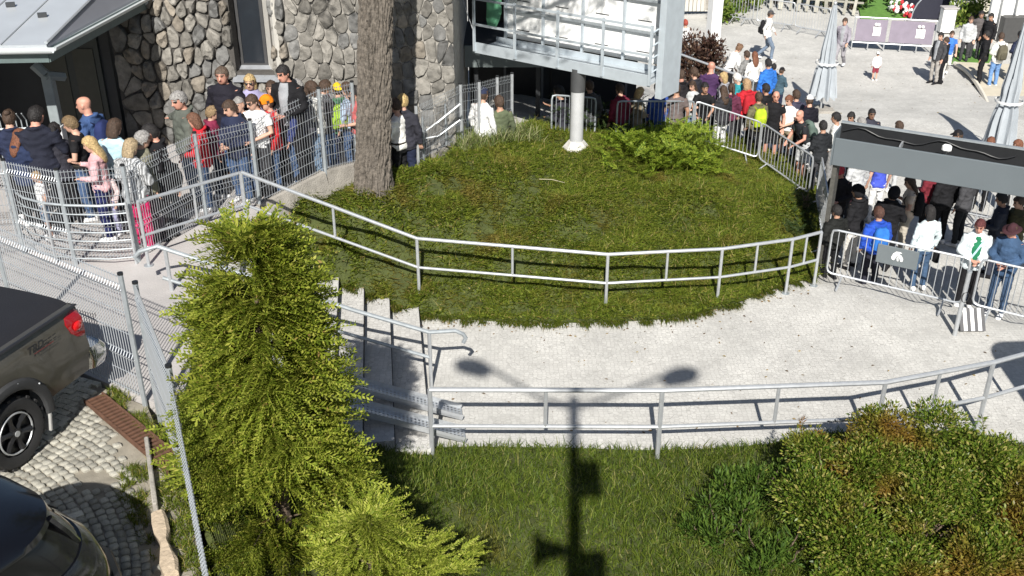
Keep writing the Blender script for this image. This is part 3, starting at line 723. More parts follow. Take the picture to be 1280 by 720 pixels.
# curved stack of tubes in front of the queue fence
tb = empty('tube_barrier', at(60, 325, ZT), 'curved barrier of stacked horizontal tubes in front of the terrace fence', 'barrier')
cpts = [at(22, 292, ZT), at(30, 306, ZT), at(48, 320, ZT), at(72, 327, ZT), at(100, 330, ZT), at(140, 331, ZT), at(172, 328, ZT)]
for k in range(7):
    z = .12 + k * .145
    part(tb, 'rail', MB().tube([p + V(0, -.05, z) for p in cpts], .011 if k < 6 else .02, 6), M_galv_dull)
for p in (cpts[0], cpts[3], cpts[6]): part(tb, 'post', MB().tube([p + V(0, -.05, 0), p + V(0, -.05, 1.02)], .022, 6), M_galv)

# ------------------------------------------------------------------ crowd barriers
_bar = {}
def crowd_barrier(label, a, b, h=1.08, nb=17, group='crowd control barriers', m=None, feet=True):
    d = b - a; L = hypot(d.x, d.y); ang = atan2(d.y, d.x); slope = d.z / L
    th = empty('crowd_barrier', a, label, 'barrier', group, ang)
    m = m or M_galv
    def P(x, z, y=0): return V(x, y, z + slope * x)
    r, c = .021, .1
    loop = [P(c, h), P(L - c, h), P(L - .02, h - .02), P(L, h - c), P(L, .22 + c), P(L - .03, .23), P(L - c, .2), P(c, .2), P(.03, .23), P(0, .2 + c), P(0, h - c), P(.02, h - .02), P(c, h)]
    part(th, 'frame', MB().tube(loop, r, 6), m, world=False)
    key = (round(h, 2))
    if key not in _bar: _bar[key] = MB().tube([(0, 0, .2), (0, 0, h)], .0085, 5).mesh('bar'); _bar[key].materials.append(m); set_smooth(_bar[key])
    for i in range(nb):
        x = L * (i + 1) / (nb + 1)
        o = bpy.data.objects.new('bar', _bar[key]); COL.objects.link(o); o.parent = th; o.location = P(x, 0)
    if feet:
        for x in (.3, L - .3):
            part(th, 'foot', MB().tube([P(x, .03, -.34), P(x, .06, -.3), P(x, .2), P(x, .06, .3), P(x, .03, .34)], .018, 5), m, world=False)
    return th
g1a, g1b = at(1031, 352, 0), at(1199, 392, 0)
b1 = crowd_barrier('crowd barrier carrying the grey plaque with a white mark, in front of the queue', g1a, g1b, nb=18)
# grey plaque with the white mark
Lb = hypot(*(g1b - g1a).xy); pq = MB().box((Lb * .50, -.035, .83), (.72, .02, .36), bev=.006)
pl = part(b1, 'plaque', pq, mat('grey_plaque', (.13, .15, .16), .5, 0, .05), smooth=False, world=False)
lg = []
def blade(pts): lg.append(pts)
mk = MB()
for poly in ([(-.10, -.03), (-.075, .05), (-.03, .10), (.045, .105), (.075, .085), (.03, .075), (.0, .04), (-.02, -.02), (-.045, -.075), (-.08, -.065)],
             [(.0, .03), (.03, .062), (.075, .04), (.11, -.02), (.105, -.07), (.07, -.075), (.05, -.03)], [(.005, .015), (.03, -.03), (.035, -.08), (.01, -.075), (-.005, -.03)]):
    n = len(poly); mk.add([(Lb * .5 + x, -.047, .835 + z) for x, z in poly] + [(Lb * .5 + x, -.05, .835 + z) for x, z in poly], [tuple(range(n)), tuple(range(2 * n - 1, n - 1, -1))] + [(i, n + i, n + (i + 1) % n, (i + 1) % n) for i in range(n)])
part_sub(pl, 'white_mark', mk.mesh('white_mark'), M_white, smooth=False)
g2a, g2b = at(1212, 392, 0), at(1340, 424, 0)
crowd_barrier('crowd barrier at the right edge, in front of the person in denim', g2a, g2b, nb=15)
crowd_barrier('crowd barrier beyond the pale paving, half hidden under the portal beam', at(1146, 264, 0), at(1238, 284, 0), nb=13)
crowd_barrier('crowd barrier in the right distance, running out of the frame under the beam', at(1243, 286, 0), at(1330, 305, 0), nb=12)
pp = empty('steel_post', at(1193, 420, 0), 'leaning-looking grey steel post between two crowd barriers', 'post')
p0 = at(1193, 419, 0); part(pp, 'pole', MB().tube([p0, p0 + V(0.02, 0, 1.2)], .038, 10), M_galv); part(pp, 'cap', MB().tube([p0 + V(.02, 0, 1.2), p0 + V(.02, 0, 1.23)], .042, 10), M_galv_dull)
part(pp, 'chain_loop', MB().tube([p0 + V(.03 + .06 * cos(t), -.03, .75 + .1 * sin(t)) for t in np.linspace(0, 6.28, 12)], .009, 5), M_black)
# barriers round the back of the mound
bt = [(690, 118), (745, 122), (772, 126), (868, 126), (905, 133), (952, 153), (1000, 178), (1017, 196)]
def bt_pt(x, y):
    z = .8
    for _ in range(8): p = at(x, y, z + 1.05); z = path_z(p.x) + .38 * clamp((6.6 - p.x) / 2)
    return V(p.x, p.y, z)
names = ['crowd barrier behind the mound, in the shade under the billboard', None, 'crowd barrier behind the mound, beside the bald man in brown', None, 'crowd barrier behind the mound, in front of the red jacket', 'crowd barrier behind the mound, where a bald man leans']
bp = [bt_pt(*p) for p in bt]
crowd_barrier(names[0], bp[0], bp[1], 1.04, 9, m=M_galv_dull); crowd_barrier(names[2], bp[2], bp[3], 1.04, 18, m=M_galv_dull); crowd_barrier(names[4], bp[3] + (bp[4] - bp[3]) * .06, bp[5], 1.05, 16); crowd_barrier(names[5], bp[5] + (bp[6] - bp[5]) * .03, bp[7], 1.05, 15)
crowd_barrier('crowd barrier side on beside the portal post', at(1019, 255, 0), at(1029, 330, 0), 1.1, 16)
# far rail beyond the queue
fr = empty('handrail', at(900, 120, .2), 'long grey handrail beyond the back queue, below the dark red shrub', 'handrail')
ra, rb = [at(846, 66, 1.35), at(942, 101, 1.05)]
part(fr, 'top_rail', MB().tube([ra, rb], .03, 6), M_galv)
for t in (0, .5, 1): p = lerp(ra, rb, t); part(fr, 'post', MB().tube([V(p.x, p.y, ground_z(p.x, p.y) - .1), p], .022, 6), M_galv_dull)

# ------------------------------------------------------------------ billboard
bb0, bb1 = at(594, 62, 3.2), at(812, 105, 3.2)
bd = (bb1 - bb0).normalized(); bn = Vector((bd.y, -bd.x, 0))          # bn faces the camera
if bn.y > 0: bn = -bn
Lbb = (bb1 - bb0).length
pole_b = at(720, 188, 1.45)
bbd = empty('billboard', pole_b, 'big white panelled billboard on one steel pole with a service catwalk', 'billboard')
ry = Matrix.Rotation(atan2(bd.y, bd.x), 3, 'Z')
part(bbd, 'pole', MB().tube([pole_b - V(0, 0, .3), pole_b + V(0, 0, 1.35)], .138, 20), mat('pale_grey_steel_pole', (.48, .49, .50), .55, .2, .1, 5, .1, 30))
part(bbd, 'shaded_pole_top', MB().tube([pole_b + V(0, 0, 1.28), V(pole_b.x, pole_b.y, 3.2)], .15, 20), mat('pole_shadow_grey', (.06, .062, .065), .6))  # no collar: the catwalk's shadow on the pole, put into dark grey
part(bbd, 'base_plate', MB().tube([pole_b - V(0, 0, .2), pole_b + V(0, 0, .06), pole_b + V(0, 0, .22)], [.34, .3, .17], 8), mat('pale_concrete_base', (.5, .49, .46), .9, 0, .2, 8, .5, 30), smooth=False)
def B(u, n, z): p = bb0 + bd * u + bn * n; return V(p.x, p.y, z)
zp = 3.2; ty = -.02
M_panel = mat('white_billboard_panel', (.80, .80, .79), .5, 0, .04, 2)
M_frame = mat('pale_blue_grey_steel', (.45, .50, .54), .5, .25, .08, 6)
part(bbd, 'catwalk', MB().box(B(Lbb / 2, -.38, zp), (Lbb, .76, .05), ry), M_frame, smooth=False)
for (n, hgt) in ((.0, .22), (-.76, .16)): part(bbd, 'edge_beam', MB().box(B(Lbb / 2, n, zp + .05), (Lbb, .04, hgt), ry), M_frame, smooth=False)
pn = -.85; NC = 4; NR = 5; u0, u1 = .2, Lbb - .12; H0 = zp + .12; PHh = .62
for i in range(NC):
    for j in range(NR):
        ww = (u1 - u0) / NC
        part(bbd, 'panel', MB().box(B(u0 + ww * (i + .5), pn - .04, H0 + PHh * (j + .5)), (ww - .022, .06, PHh - .022), ry, bev=.006), M_panel, smooth=False)
        o = part(bbd, 'handle', MB().box(B(u0 + ww * (i + .45), pn - .005, H0 + PHh * (j + .35)), (.32, .012, .014), ry), M_dark, smooth=False)
part(bbd, 'backing', MB().box(B((u0 + u1) / 2, pn - .14, H0 + PHh * NR / 2), (u1 - u0, .12, PHh * NR), ry), M_dark, smooth=False)
for i in range(NC + 1):
    ww = (u1 - u0) / NC
    part(bbd, 'upright', MB().box(B(u0 + ww * i, pn + .03, H0 + PHh * NR / 2), (.05, .06, PHh * NR), ry), M_frame, smooth=False)
part(bbd, 'cross_beam', MB().box(B((u0 + u1) / 2, pn + .05, H0 + PHh * 1.02), (u1 - u0, .05, .05), ry), M_galv_dull, smooth=False)
part(bbd, 'cross_beam', MB().box(B((u0 + u1) / 2, pn + .05, H0 + PHh * 2.02), (u1 - u0, .05, .05), ry), M_galv_dull, smooth=False)
for k in range(5):
    u = Lbb * k / 4; part(bbd, 'railing_post', MB().box(B(u, .03, zp + .55), (.05, .04, 1.15), ry), M_frame, smooth=False)
for z in (.55, 1.08): part(bbd, 'railing', MB().box(B(Lbb / 2, .035, zp + z), (Lbb - .02, .045, .04), ry), M_frame, smooth=False)
for z in (.3, .58, .82, 1.08): part(bbd, 'railing', MB().tube([B(Lbb, .02, zp + z - .1), B(Lbb, -.7, zp + z)], .018, 5), M_frame)
part(bbd, 'side_column', MB().box(B(Lbb + .09, -.55, H0 + 1.2), (.14, .7, 3.3), ry), M_frame, smooth=False)
tp = MB(); rings = []
for k in range(6):
    t = k / 5; w_ = .1 + .09 * sin(t * 3); c = B(.2 + .05 * t, -.35, zp + .45 + t * .9); rings.append([c + bd * (w_ * cos(a) * (1 + .3 * sin(3 * a + k))) + bn * (.06 * sin(a)) for a in np.linspace(0, 2 * pi, 10, endpoint=False)])
tp.loft(rings); o = link('tarpaulin', tp.mesh('tarpaulin'), mat('green_tarpaulin', (.10, .30, .17), .6, 0, .2, 9)); tag(o, 'bundle of green tarpaulin hanging at the left end of the billboard catwalk', 'tarpaulin')
part(bbd, 'brace', MB().tube([B(-.0, .0, zp + .3), B(-.6, -.3, zp + 1.0)], .012, 5), M_galv)

# ------------------------------------------------------------------ portal over the entrance on the right
GA = at(1040, 205, 2.1); GB = at(1290, 247, 2.1); gd = (GB - GA); gd.z = 0; gd.normalize(); gn = Vector((gd.y, -gd.x, 0)); gn = gn if gn.y < 0 else -gn
gt = empty('portal_gate', V(GA.x, GA.y, 0), 'dark grey portal beam with a small white floodlight above the entrance', 'gate')
rg = Matrix.Rotation(atan2(gd.y, gd.x), 3, 'Z'); GL = 5.2
def G(u, n, z): p = GA + gd * u + gn * n; return V(p.x, p.y, z)
M_gate = mat('slate_grey_sheet', (.115, .135, .148), .5, 0, .05, 1.5)
part(gt, 'front_panel', MB().box(G(GL / 2, .03, 2.36), (GL, .05, .52), rg, bev=.008), M_gate, smooth=False)
part(gt, 'back_panel', MB().box(G(GL / 2, -.40, 2.44), (GL, .05, .68), rg), M_black, smooth=False)
part(gt, 'top_tray', MB().box(G(GL / 2, -.18, 2.5), (GL - .02, .38, .03), rg), M_black, smooth=False)
part(gt, 'underside', MB().box(G(GL / 2, -.18, 2.14), (GL - .02, .38, .03), rg), M_gate, smooth=False)
part(gt, 'cap_rail', MB().box(G(GL / 2, -.40, 2.80), (GL + .02, .08, .03), rg), M_galv_dull, smooth=False)
part(gt, 'end_plate', MB().box(G(-.015, -.18, 2.4), (.03, .5, .62), rg), M_gate, smooth=False)
part(gt, 'cable', MB().tube([G(u, -.34, 2.66 + .06 * sin(u * 4.2) - .03 * cos(u * 9)) for u in np.linspace(.05, 3, 24)], .012, 5), M_black)
part(gt, 'divider', MB().box(G(1.12, -.2, 2.58), (.03, .3, .1), rg), M_galv, smooth=False)
lampo = part(gt, 'floodlight', MB().box(G(1.9, -.05, 2.72), (.16, .1, .13), rg, bev=.03), M_white)
part_sub(lampo, 'bracket', MB().tube([G(1.9, .0, 2.52), G(1.9, -.03, 2.66)], .02, 6).mesh('bracket', gt.location), M_black)
part(gt, 'pillar', MB().box(G(.05, -.18, 1.05), (.08, .3, 2.1), rg), mat('dark_brown_grey_post', (.07, .068, .06), .8, 0, .3, 12), smooth=False)
part(gt, 'pillar', MB().box(G(GL - .1, -.18, 1.05), (.14, .34, 2.1), rg), M_dark, smooth=False)

# striped board and small dark sign stand by the barrier on the right
sb0 = at(1217, 417, 0)
sb = empty('striped_board', sb0, 'small board with white and dark grey stripes standing at the barrier foot', 'board')
for i in range(7): part(sb, 'stripe', MB().box(sb0 + V(-.2 + .062 * i, .14, .20), (.0615, .03, .40), Matrix.Rotation(-.65, 3, 'X')), M_white if i % 2 else mat('dark_grey_stripe', (.07, .07, .075), .6), smooth=False)
part(sb, 'stand', MB().box(sb0 + V(0, .30, .16), (.36, .02, .32), Matrix.Rotation(.5, 3, 'X')), M_black, smooth=False)

# tall rounded banner board just out of the frame: its shadow falls on the paving at the lower right
bs = empty('banner_board', V(7.85, 10.3, 0), 'tall dark board with rounded top standing beyond the right edge', 'board')
pr_ = [(0, 0)] + [(0.0, 3.85)] + [(.35 - .35 * cos(a), 3.85 + .42 * sin(a)) for a in np.linspace(.15, pi / 2, 6)] + [(1.9, 4.35), (1.9, 0)]
mb = MB(); n = len(pr_); mb.add([(7.72 + x, 10.3, z) for x, z in pr_] + [(7.72 + x, 10.38, z) for x, z in pr_], [tuple(range(n)), tuple(range(2 * n - 1, n - 1, -1))] + [(i, n + i, n + (i + 1) % n, (i + 1) % n) for i in range(n)])
part(bs, 'board', mb, M_dark, smooth=False); part(bs, 'foot', MB().box((8.67, 10.34, .05), (1.6, .7, .1)), M_black, smooth=False)

# ------------------------------------------------------------------ closed parasols
def parasol(label, base, h, lean=(0, 0)):
    th = empty('closed_parasol', base, label, 'parasol', 'closed grey parasols')
    th.rotation_euler = (lean[0], lean[1], 0)
    part(th, 'pole', MB().tube([(0, 0, 0), (0, 0, h)], .03, 8), M_galv, world=False)
    rings = []; nf = 9; N = nf * 6
    for k in range(15):
        t = k / 14; z = lerp(h - .05, .45, t); R = (.06 + .36 * t ** 1.1) * (1 + .12 * noise.noise(Vector((base[0], t * 5, 1))))
        if .55 < t < .68: R *= .86
        ring = []
        for i in range(N):
            a = 2 * pi * i / N; f = (.5 + .5 * cos(nf * a + 1.2 * t + 1.6 * noise.noise(Vector((cos(a) * 1.5, sin(a) * 1.5, t * 2 + base[0]))))); ring.append((R * (.62 + .38 * f) * cos(a + .18 * (1 - f)), R * (.62 + .38 * f) * sin(a + .18 * (1 - f)), z + (.05 * sin(nf * a) if k == 14 else 0)))
        rings.append(ring)
    part(th, 'canopy', MB().loft(rings), mat('pale_grey_blue_canvas', (.34, .37, .40), .85, 0, .1, 4, .2, 30), world=False)
    z = lerp(h - .05, .45, .62); R = .32
    part(th, 'strap', MB().tube([(R * cos(a), R * sin(a), z) for a in np.linspace(0, 2 * pi, 20)], [(.01, .03)] * 20, 4), M_white, world=False)
    part(th, 'finial', MB().ball((0, 0, h), .055, 8, 6), M_galv, world=False)
    part(th, 'base', MB().box((0, 0, .05), (.7, .7, .1), bev=.02), M_kerb, world=False, smooth=False)
p0 = at(1027, 128, -.2); parasol('closed pale grey parasol left of the pale paving, beside the barriers', V(p0.x, p0.y, ground_z(p0.x, p0.y)), 3.1)
p0 = at(1247, 190, 0); parasol('closed pale grey parasol at the right edge behind the portal beam', V(p0.x, p0.y, ground_z(p0.x, p0.y)), 3.55)

# ------------------------------------------------------------------ far background, top right
fz = -.75
def far_bar(label, a, b, nb): crowd_barrier(label, a, b, 1.05, nb)
far_bar('crowd barrier in the far background behind the walking person', at(945, 32, fz), at(990, 38, fz), 12)
far_bar('crowd barrier in the far background left of the closed parasol', at(993, 39, fz), at(1034, 47, fz), 11)
far_bar('crowd barrier in the far background, left end beside the green shrubs', at(908, 26, fz), at(940, 31, fz), 8)
# banner fence
bf0, bf1 = at(1064, 60, fz), at(1165, 66, fz)
bnf = empty('banner_fence', bf0, 'metal fence hung with mauve banners showing white figures in the far background', 'fence')
d = bf1 - bf0; rbf = Matrix.Rotation(atan2(d.y, d.x), 3, 'Z')
part(bnf, 'rail', MB().tube([bf0 + V(0, 0, 1.12), bf1 + V(0, 0, 1.12)], .025, 6), M_galv); part(bnf, 'rail', MB().tube([bf0 + V(0, 0, .22), bf1 + V(0, 0, .22)], .02, 6), M_galv)
for k in range(6): p = lerp(bf0, bf1, k / 5); part(bnf, 'post', MB().tube([p, p + V(0, 0, 1.15)], .022, 6), M_galv)
for k, (t0, t1) in enumerate(((.02, .40), (.44, .97))):
    c = lerp(bf0, bf1, (t0 + t1) / 2) + V(0, -.04, .68)
    bnr = part(bnf, 'banner', MB().box(c, (d.length * (t1 - t0), .02, .78), rbf), mat('mauve_banner', (.23, .20, .25), .7, 0, .1, 4), smooth=False)
    fg = MB(); dh = d.normalized()
    for q, off in enumerate((.25, .42) if k == 0 else (.3, .47)):
        cc = lerp(bf0, bf1, lerp(t0, t1, .5 + off * .5)) + V(0, -.06, .5)
        fg.ball(cc + V(0, 0, .40), .06, 8, 6)
        prof = [(-.09, 0), (.09, 0), (.10 if q else .06, .16), (.09, .32), (-.09, .32), (-.10 if q else -.06, .16)]
        fg.add([cc + dh * x + V(0, 0, z) for x, z in prof] + [cc + dh * x + V(0, -.01, z) for x, z in prof], [tuple(range(5, -1, -1)), tuple(range(6, 12))] + [(i, (i + 1) % 6, 6 + (i + 1) % 6, 6 + i) for i in range(6)])
    part_sub(bnr, 'figure', fg.mesh('figure', bnf.location), M_white)
# white feather flag with dark letter strokes
fp = at(1187, 30, fz); fl = empty('feather_flag', fp, 'tall white feather flag with dark lettering in the far background', 'flag')
part(fl, 'pole', MB().tube([fp + V(.32, 0, 0), fp + V(.34, 0, 3.4)], .03, 6), M_black)
part(fl, 'cloth', MB().box(fp + V(.06, -.02, 1.95), (.42, .02, 3.0)), M_white, smooth=False)
part(fl, 'edge', MB().box(fp + V(.31, -.015, 1.95), (.10, .03, 3.0)), mat('navy_cloth', (.02, .025, .05), .7), smooth=False)
lt = MB()
for k in range(9): lt.box(fp + V(.05, -.035, .7 + .2 * k), (.27, .006, .07 if k % 3 else .11))
part(fl, 'lettering', lt, MATS['navy_cloth'], smooth=False)
pb0 = at(1181, 40, fz); bx = empty('white_box', pb0, 'small pale box standing at the foot of the feather flag', 'box'); part(bx, 'body', MB().box(pb0 + V(0, 0, .45), (.5, .4, .9), bev=.03), M_white, smooth=False); part(bx, 'lid', MB().box(pb0 + V(0, 0, .93), (.56, .46, .06), bev=.015), MATS['pale_concrete'], smooth=False)
# dark arched tent
tp0 = at(1168, 24, fz); tn = empty('dark_tent', tp0, 'dark navy arched tent in the far background beside the feather flag', 'tent')
rings = []
for yy in (0, 2.4):
    rings.append([(tp0.x + 1.35 * cos(a) * -1 + .4, tp0.y + yy, fz + 1.25 * sin(a)) for a in np.linspace(0, pi, 14)])
part(tn, 'cover', MB().loft([rings[0], rings[1]], caps=True, closed=True), mat('dark_navy_fabric', (.015, .016, .03), .7))
part(tn, 'rib', MB().tube([V(*p) + V(0, -.02, .02) for p in rings[0]], .03, 6), M_galv_dull)
# flowers
fb_ = MB(); r = random.Random(3)
for k in range(150):
    p = at(r.uniform(1117, 1141) + 0, r.uniform(-4, 24), fz); p.x += (24 - px_of(p)[1]) * -.02; fb_.ball(p + V(0, 0, r.uniform(.1, .5)), r.uniform(.05, .11), 6, 4, r.choice([0, 0, 0, 1, 2]))
o = link('flower_bed', fb_.mesh('flower_bed'), [M_white, mat('red_petals', (.5, .03, .04), .6), mat('flower_leaves', (.08, .15, .04), .8)]); tag(o, 'strip of white and red flowers along the far lawn edge', 'flower bed', kind='stuff')
# retaining wall, white posts, dark screen at the top right corner
w0, w1 = at(1188, 30, fz), at(1262, -2, fz + .3); rwl = MB(); d = w1 - w0
rwl.box((w0 + w1) / 2 + V(0, 0, .25), (d.length, .3, .6), Matrix.Rotation(atan2(d.y, d.x), 3, 'Z')); o = link('retaining_wall', rwl.mesh('retaining_wall'), mat('cream_wall', (.66, .62, .5), .9, 0, .1, 4, .3), smooth=False); tag(o, 'low cream retaining wall below the slope at the top right', 'wall')
k0 = at(1262, 52, fz); ks = empty('white_kiosk', k0, 'white kiosk with a dark screen at the top right corner', 'kiosk')
part(ks, 'wall', MB().box(k0 + V(.5, .6, 1.3), (2.4, .15, 2.6)), M_white, smooth=False)
part(ks, 'screen', MB().box(k0 + V(.85, .48, 2.0), (.9, .08, 1.0)), mat('dark_blue_screen', (.03, .04, .07), .25), smooth=False)
for x in (-.75, -.35, .2): part(ks, 'post', MB().tube([k0 + V(x, .3, 0), k0 + V(x, .3, 2.7)], .06, 8), M_white)
part(ks, 'roof', MB().box(k0 + V(.5, .3, 2.75), (2.8, 1.2, .12)), M_white, smooth=False)
part(ks, 'counter', MB().box(k0 + V(.4, .1, .45), (1.6, .5, .9)), mat('dark_counter', (.05, .05, .05), .6), smooth=False)
# white signpost box by the shrub and the pale slat wall
wpb = at(888, 82, -.2); wp = empty('white_pillar_sign', wpb, 'tall white box pillar standing beside the dark red shrub', 'pillar')
part(wp, 'body', MB().box(wpb + V(0, 0, 1.15), (.36, .34, 2.3), Matrix.Rotation(.35, 3, 'Z'), bev=.015), M_white, smooth=False); part(wp, 'plinth', MB().box(wpb + V(0, 0, .06), (.5, .48, .16), Matrix.Rotation(.35, 3, 'Z'), bev=.02), M_kerb, smooth=False)
pf0, pf1 = at(838, 14, -.6), at(902, 14, -.7); d = pf1 - pf0
pf = empty('slat_wall', pf0, 'pale slatted wooden wall at the top beside the billboard', 'wall')
slm = MB().box((0, 0, .9), (.14, .03, 1.8)).mesh('slat'); slm.materials.append(mat('pale_larch_slat', (.55, .53, .48), .8, 0, .15, 3, obj_rand=.12))
for i in range(int(d.length / .17)): o = bpy.data.objects.new('slat', slm); COL.objects.link(o); o.parent = pf; o.location = d * (i * .17 / d.length); o.rotation_euler = (0, 0, atan2(d.y, d.x))
part(pf, 'backing', MB().box(lerp(pf0, pf1, .5) + V(0, .08, .88), (d.length, .04, 1.7)), M_kerb, smooth=False)
# pale picket fence in front of dark shrubs
kf0, kf1 = at(930, 8, fz), at(1078, 20, fz); d = kf1 - kf0
kf = empty('picket_fence', kf0, 'pale uneven picket fence with dark shrubs behind it at the top', 'fence')
pm = [MB().add([(-w, 0, 0), (w, 0, 0), (w * .9, 0, h), (0, 0, h + .12), (-w * .9, 0, h), (-w, .03, 0), (w, .03, 0), (w * .9, .03, h), (0, .03, h + .12), (-w * .9, .03, h)], [(0, 1, 2, 3, 4), (9, 8, 7, 6, 5), (0, 5, 6, 1), (1, 6, 7, 2), (2, 7, 8, 3), (3, 8, 9, 4), (4, 9, 5, 0)]).mesh('picket') for w, h in ((.07, 1.2), (.085, 1.45), (.06, 1.0))]
for m_ in pm: m_.materials.append(mat('bleached_picket', (.36, .35, .30), .9, 0, .25, 5, obj_rand=.25))
r = random.Random(2); npk = int(d.length / .36)
for i in range(npk): o = bpy.data.objects.new('picket', r.choice(pm)); COL.objects.link(o); o.parent = kf; o.location = d * ((i + r.uniform(-.2, .2)) / npk); o.rotation_euler = (0, r.uniform(-.06, .06), atan2(d.y, d.x))
part(kf, 'rail', MB().box(lerp(kf0, kf1, .5) + V(0, .05, .5), (d.length, .03, .08), Matrix.Rotation(atan2(d.y, d.x), 3, 'Z')), MATS['bleached_picket'], smooth=False)

# pushchair half hidden behind the white pillar
pc0 = at(902, 84, -.1); pc0.z = ground_z(pc0.x, pc0.y)
pc_ = empty('pushchair', pc0, 'black pushchair with spoked wheels behind the white pillar', 'pushchair')
def spoked(parent, c, R, ns=6):
    wv = part(parent, 'wheel', MB().tube([c + V(R * cos(a), 0, R * sin(a)) for a in np.linspace(0, 2 * pi, 25)], .025, 6), M_rubber)
    sp_ = MB()
    for k in range(ns): a = 2 * pi * k / ns; sp_.tube([c, c + V(R * cos(a), 0, R * sin(a))], .012, 4)
    part_sub(wv, 'spokes', sp_.mesh('spokes', parent.location), M_galv)
spoked(pc_, pc0 + V(.18, -.1, .28), .27); spoked(pc_, pc0 + V(.18, .35, .28), .27); spoked(pc_, pc0 + V(-.45, .12, .16), .15)
part(pc_, 'seat', MB().tube([pc0 + V(-.3, .1, .45), pc0 + V(0, .1, .5), pc0 + V(.22, .1, .95)], [(.2, .05), (.22, .06), (.2, .05)], 8), M_black)
part(pc_, 'handle', MB().tube([pc0 + V(.1, -.05, .5), pc0 + V(.45, -.05, 1.05), pc0 + V(.45, .25, 1.05), pc0 + V(.1, .25, .5)], .015, 6), M_black)
part(pc_, 'frame', MB().tube([pc0 + V(-.45, .12, .2), pc0 + V(-.1, .1, .45), pc0 + V(.18, .1, .28)], .018, 6), M_galv)

# ------------------------------------------------------------------ street lamp behind the camera: its shadow lies across grass and paving
lb = V(.2, -.75, -.4); ld = empty('street_lamp', lb, 'double armed street lamp whose shadow lies on the grass and paving', 'street lamp')
part(ld, 'pole', MB().tube([lb, lb + V(0, 0, 5), lb + V(0, 0, 12.55)], [.15, .13, .08], 12), M_galv_dull)
for s, dx_, dz_ in ((-1, 1.36, .95), (1, 1.42, .72)):
    e = lb + V(dx_ * s, 0, 12.35 + dz_); part(ld, 'arm', MB().tube([lb + V(0, 0, 12.3), lb + V(.5 * s, 0, 12.55), e], .035, 8), M_galv_dull)
    hd = part(ld, 'lamp_head', MB().ball(e + V(.28 * s, 0, .02), (.34, .24, .12), 14, 8, rot=Matrix.Rotation(-.3 * s, 3, 'Y')), M_galv_dull)
    part_sub(hd, 'lens', MB().box(e + V(.28 * s, 0, -.08), (.5, .24, .03), Matrix.Rotation(-.3 * s, 3, 'Y')).mesh('lens', ld.location), M_glass, smooth=False)
part(ld, 'equipment_box', MB().box(lb + V(.16, 0, 10.85), (.42, .3, .5), bev=.03), M_galv_dull)
part(ld, 'loudspeaker', MB().tube([lb + V(-.1, 0, 9.65), lb + V(-.35, 0, 9.65), lb + V(-.5, 0, 9.65)], [.07, .13, .26], 12), M_galv_dull)
part(ld, 'equipment_box', MB().box(lb + V(.14, 0, 9.3), (.5, .3, .5), bev=.03), M_galv_dull)
part(ld, 'crossbar', MB().tube([lb + V(-.4, 0, 9.65), lb + V(.1, 0, 9.5)], .02, 6), M_galv_dull)

# ------------------------------------------------------------------ pickup truck
def footprint(L0, L1, W, r, z, n=6, rr_=None):
    pts = []
    for cx, cy, a0 in ((L1 - r, W - r, 0), (L0 + r, W - r, pi / 2), (L0 + r, -W + r, pi), (L1 - r, -W + r, 3 * pi / 2)):
        for k in range(n): a = a0 + pi / 2 * k / (n - 1); pts.append((cx + r * cos(a), cy + r * sin(a), z))
    return pts
ax = at(20, 578, ZY)                                   # where the near rear tyre meets the ground
hd = Vector((-.33, -.944, 0)).normalized(); lf = Vector((-hd.y, hd.x, 0))   # heading; left side
org = ax - lf * .86
tk = empty('pickup_truck', org, 'bronze grey pickup truck with black bed cover and lit-looking red tail lamp', 'pickup truck', None, atan2(hd.y, hd.x))
M_paint = mat('bronze_grey_paint', (.072, .066, .054), .34, .25, .16, 5, coat=.45)
M_gloss = mat('gloss_black_plastic', (.02, .02, .022), .3, 0, .05)
def side_strip(y0, sgn, x0, x1, zlo, ztop, n=44, arch=(0, .44, .53)):
    rings = []; 
    for i in range(n + 1):
        x = lerp(x0, x1, i / n); zl = zlo
        for axx in (arch[0], arch[0] + 3.7):
            dx = x - axx
            if abs(dx) < arch[2]: zl = max(zl, arch[1] + math.sqrt(max(0, arch[2] ** 2 - dx * dx)))
        prof = []
        for k in range(9):
            z = lerp(zl, ztop, k / 8); b = .055 * sin(pi * clamp((z - .4) / 1.05)) + (.02 if z < .9 else 0) - (.05 * sstep(ztop - .18, ztop, z))
            prof.append((x, sgn * (y0 + b - .0), z))
        rings.append(prof)
    return rings
mb = MB()
for sgn in (1, -1):
    out = side_strip(.93, sgn, -1.28, 4.55, .52, 1.36); inn = [[(p[0], p[1] - sgn * .07, p[2]) for p in r_] for r_ in out]
    rings = [o_ + list(reversed(i_)) for o_, i_ in zip(out, inn)]
    if sgn < 0: rings = [list(reversed(r_)) for r_ in rings]
    mb.loft(rings)
mb.box((-1.27, 0, .98), (.06, 1.82, .76), bev=.02)     # tailgate
mb.box((3.9, 0, 1.18), (1.5, 1.7, .22), bev=.08)
body = part(tk, 'body', mb, M_paint, world=False)
part(tk, 'bed_rail_cap', MB().tube([(-1.27, .925, 1.365), (.98, .925, 1.365)], [(.03, .012)] * 2, 6), MATS['gloss_black_plastic'], world=False)
part(tk, 'fuel_door', MB().box((.62, .985, 1.08), (.2, .012, .2), bev=.005), M_paint, world=False)
part(tk, 'tailgate_handle', MB().box((-1.305, 0, 1.15), (.02, .3, .08), bev=.01), M_gloss, world=False)
mb = MB(); cabr = [footprint(1.0, 3.25, .92, .15, 1.2), footprint(1.0, 3.3, .93, .15, 1.36), footprint(1.12, 2.75, .80, .16, 1.84), footprint(1.2, 2.65, .74, .18, 1.92)]
mb.loft(cabr); part(tk, 'cab', mb, M_paint, world=False)
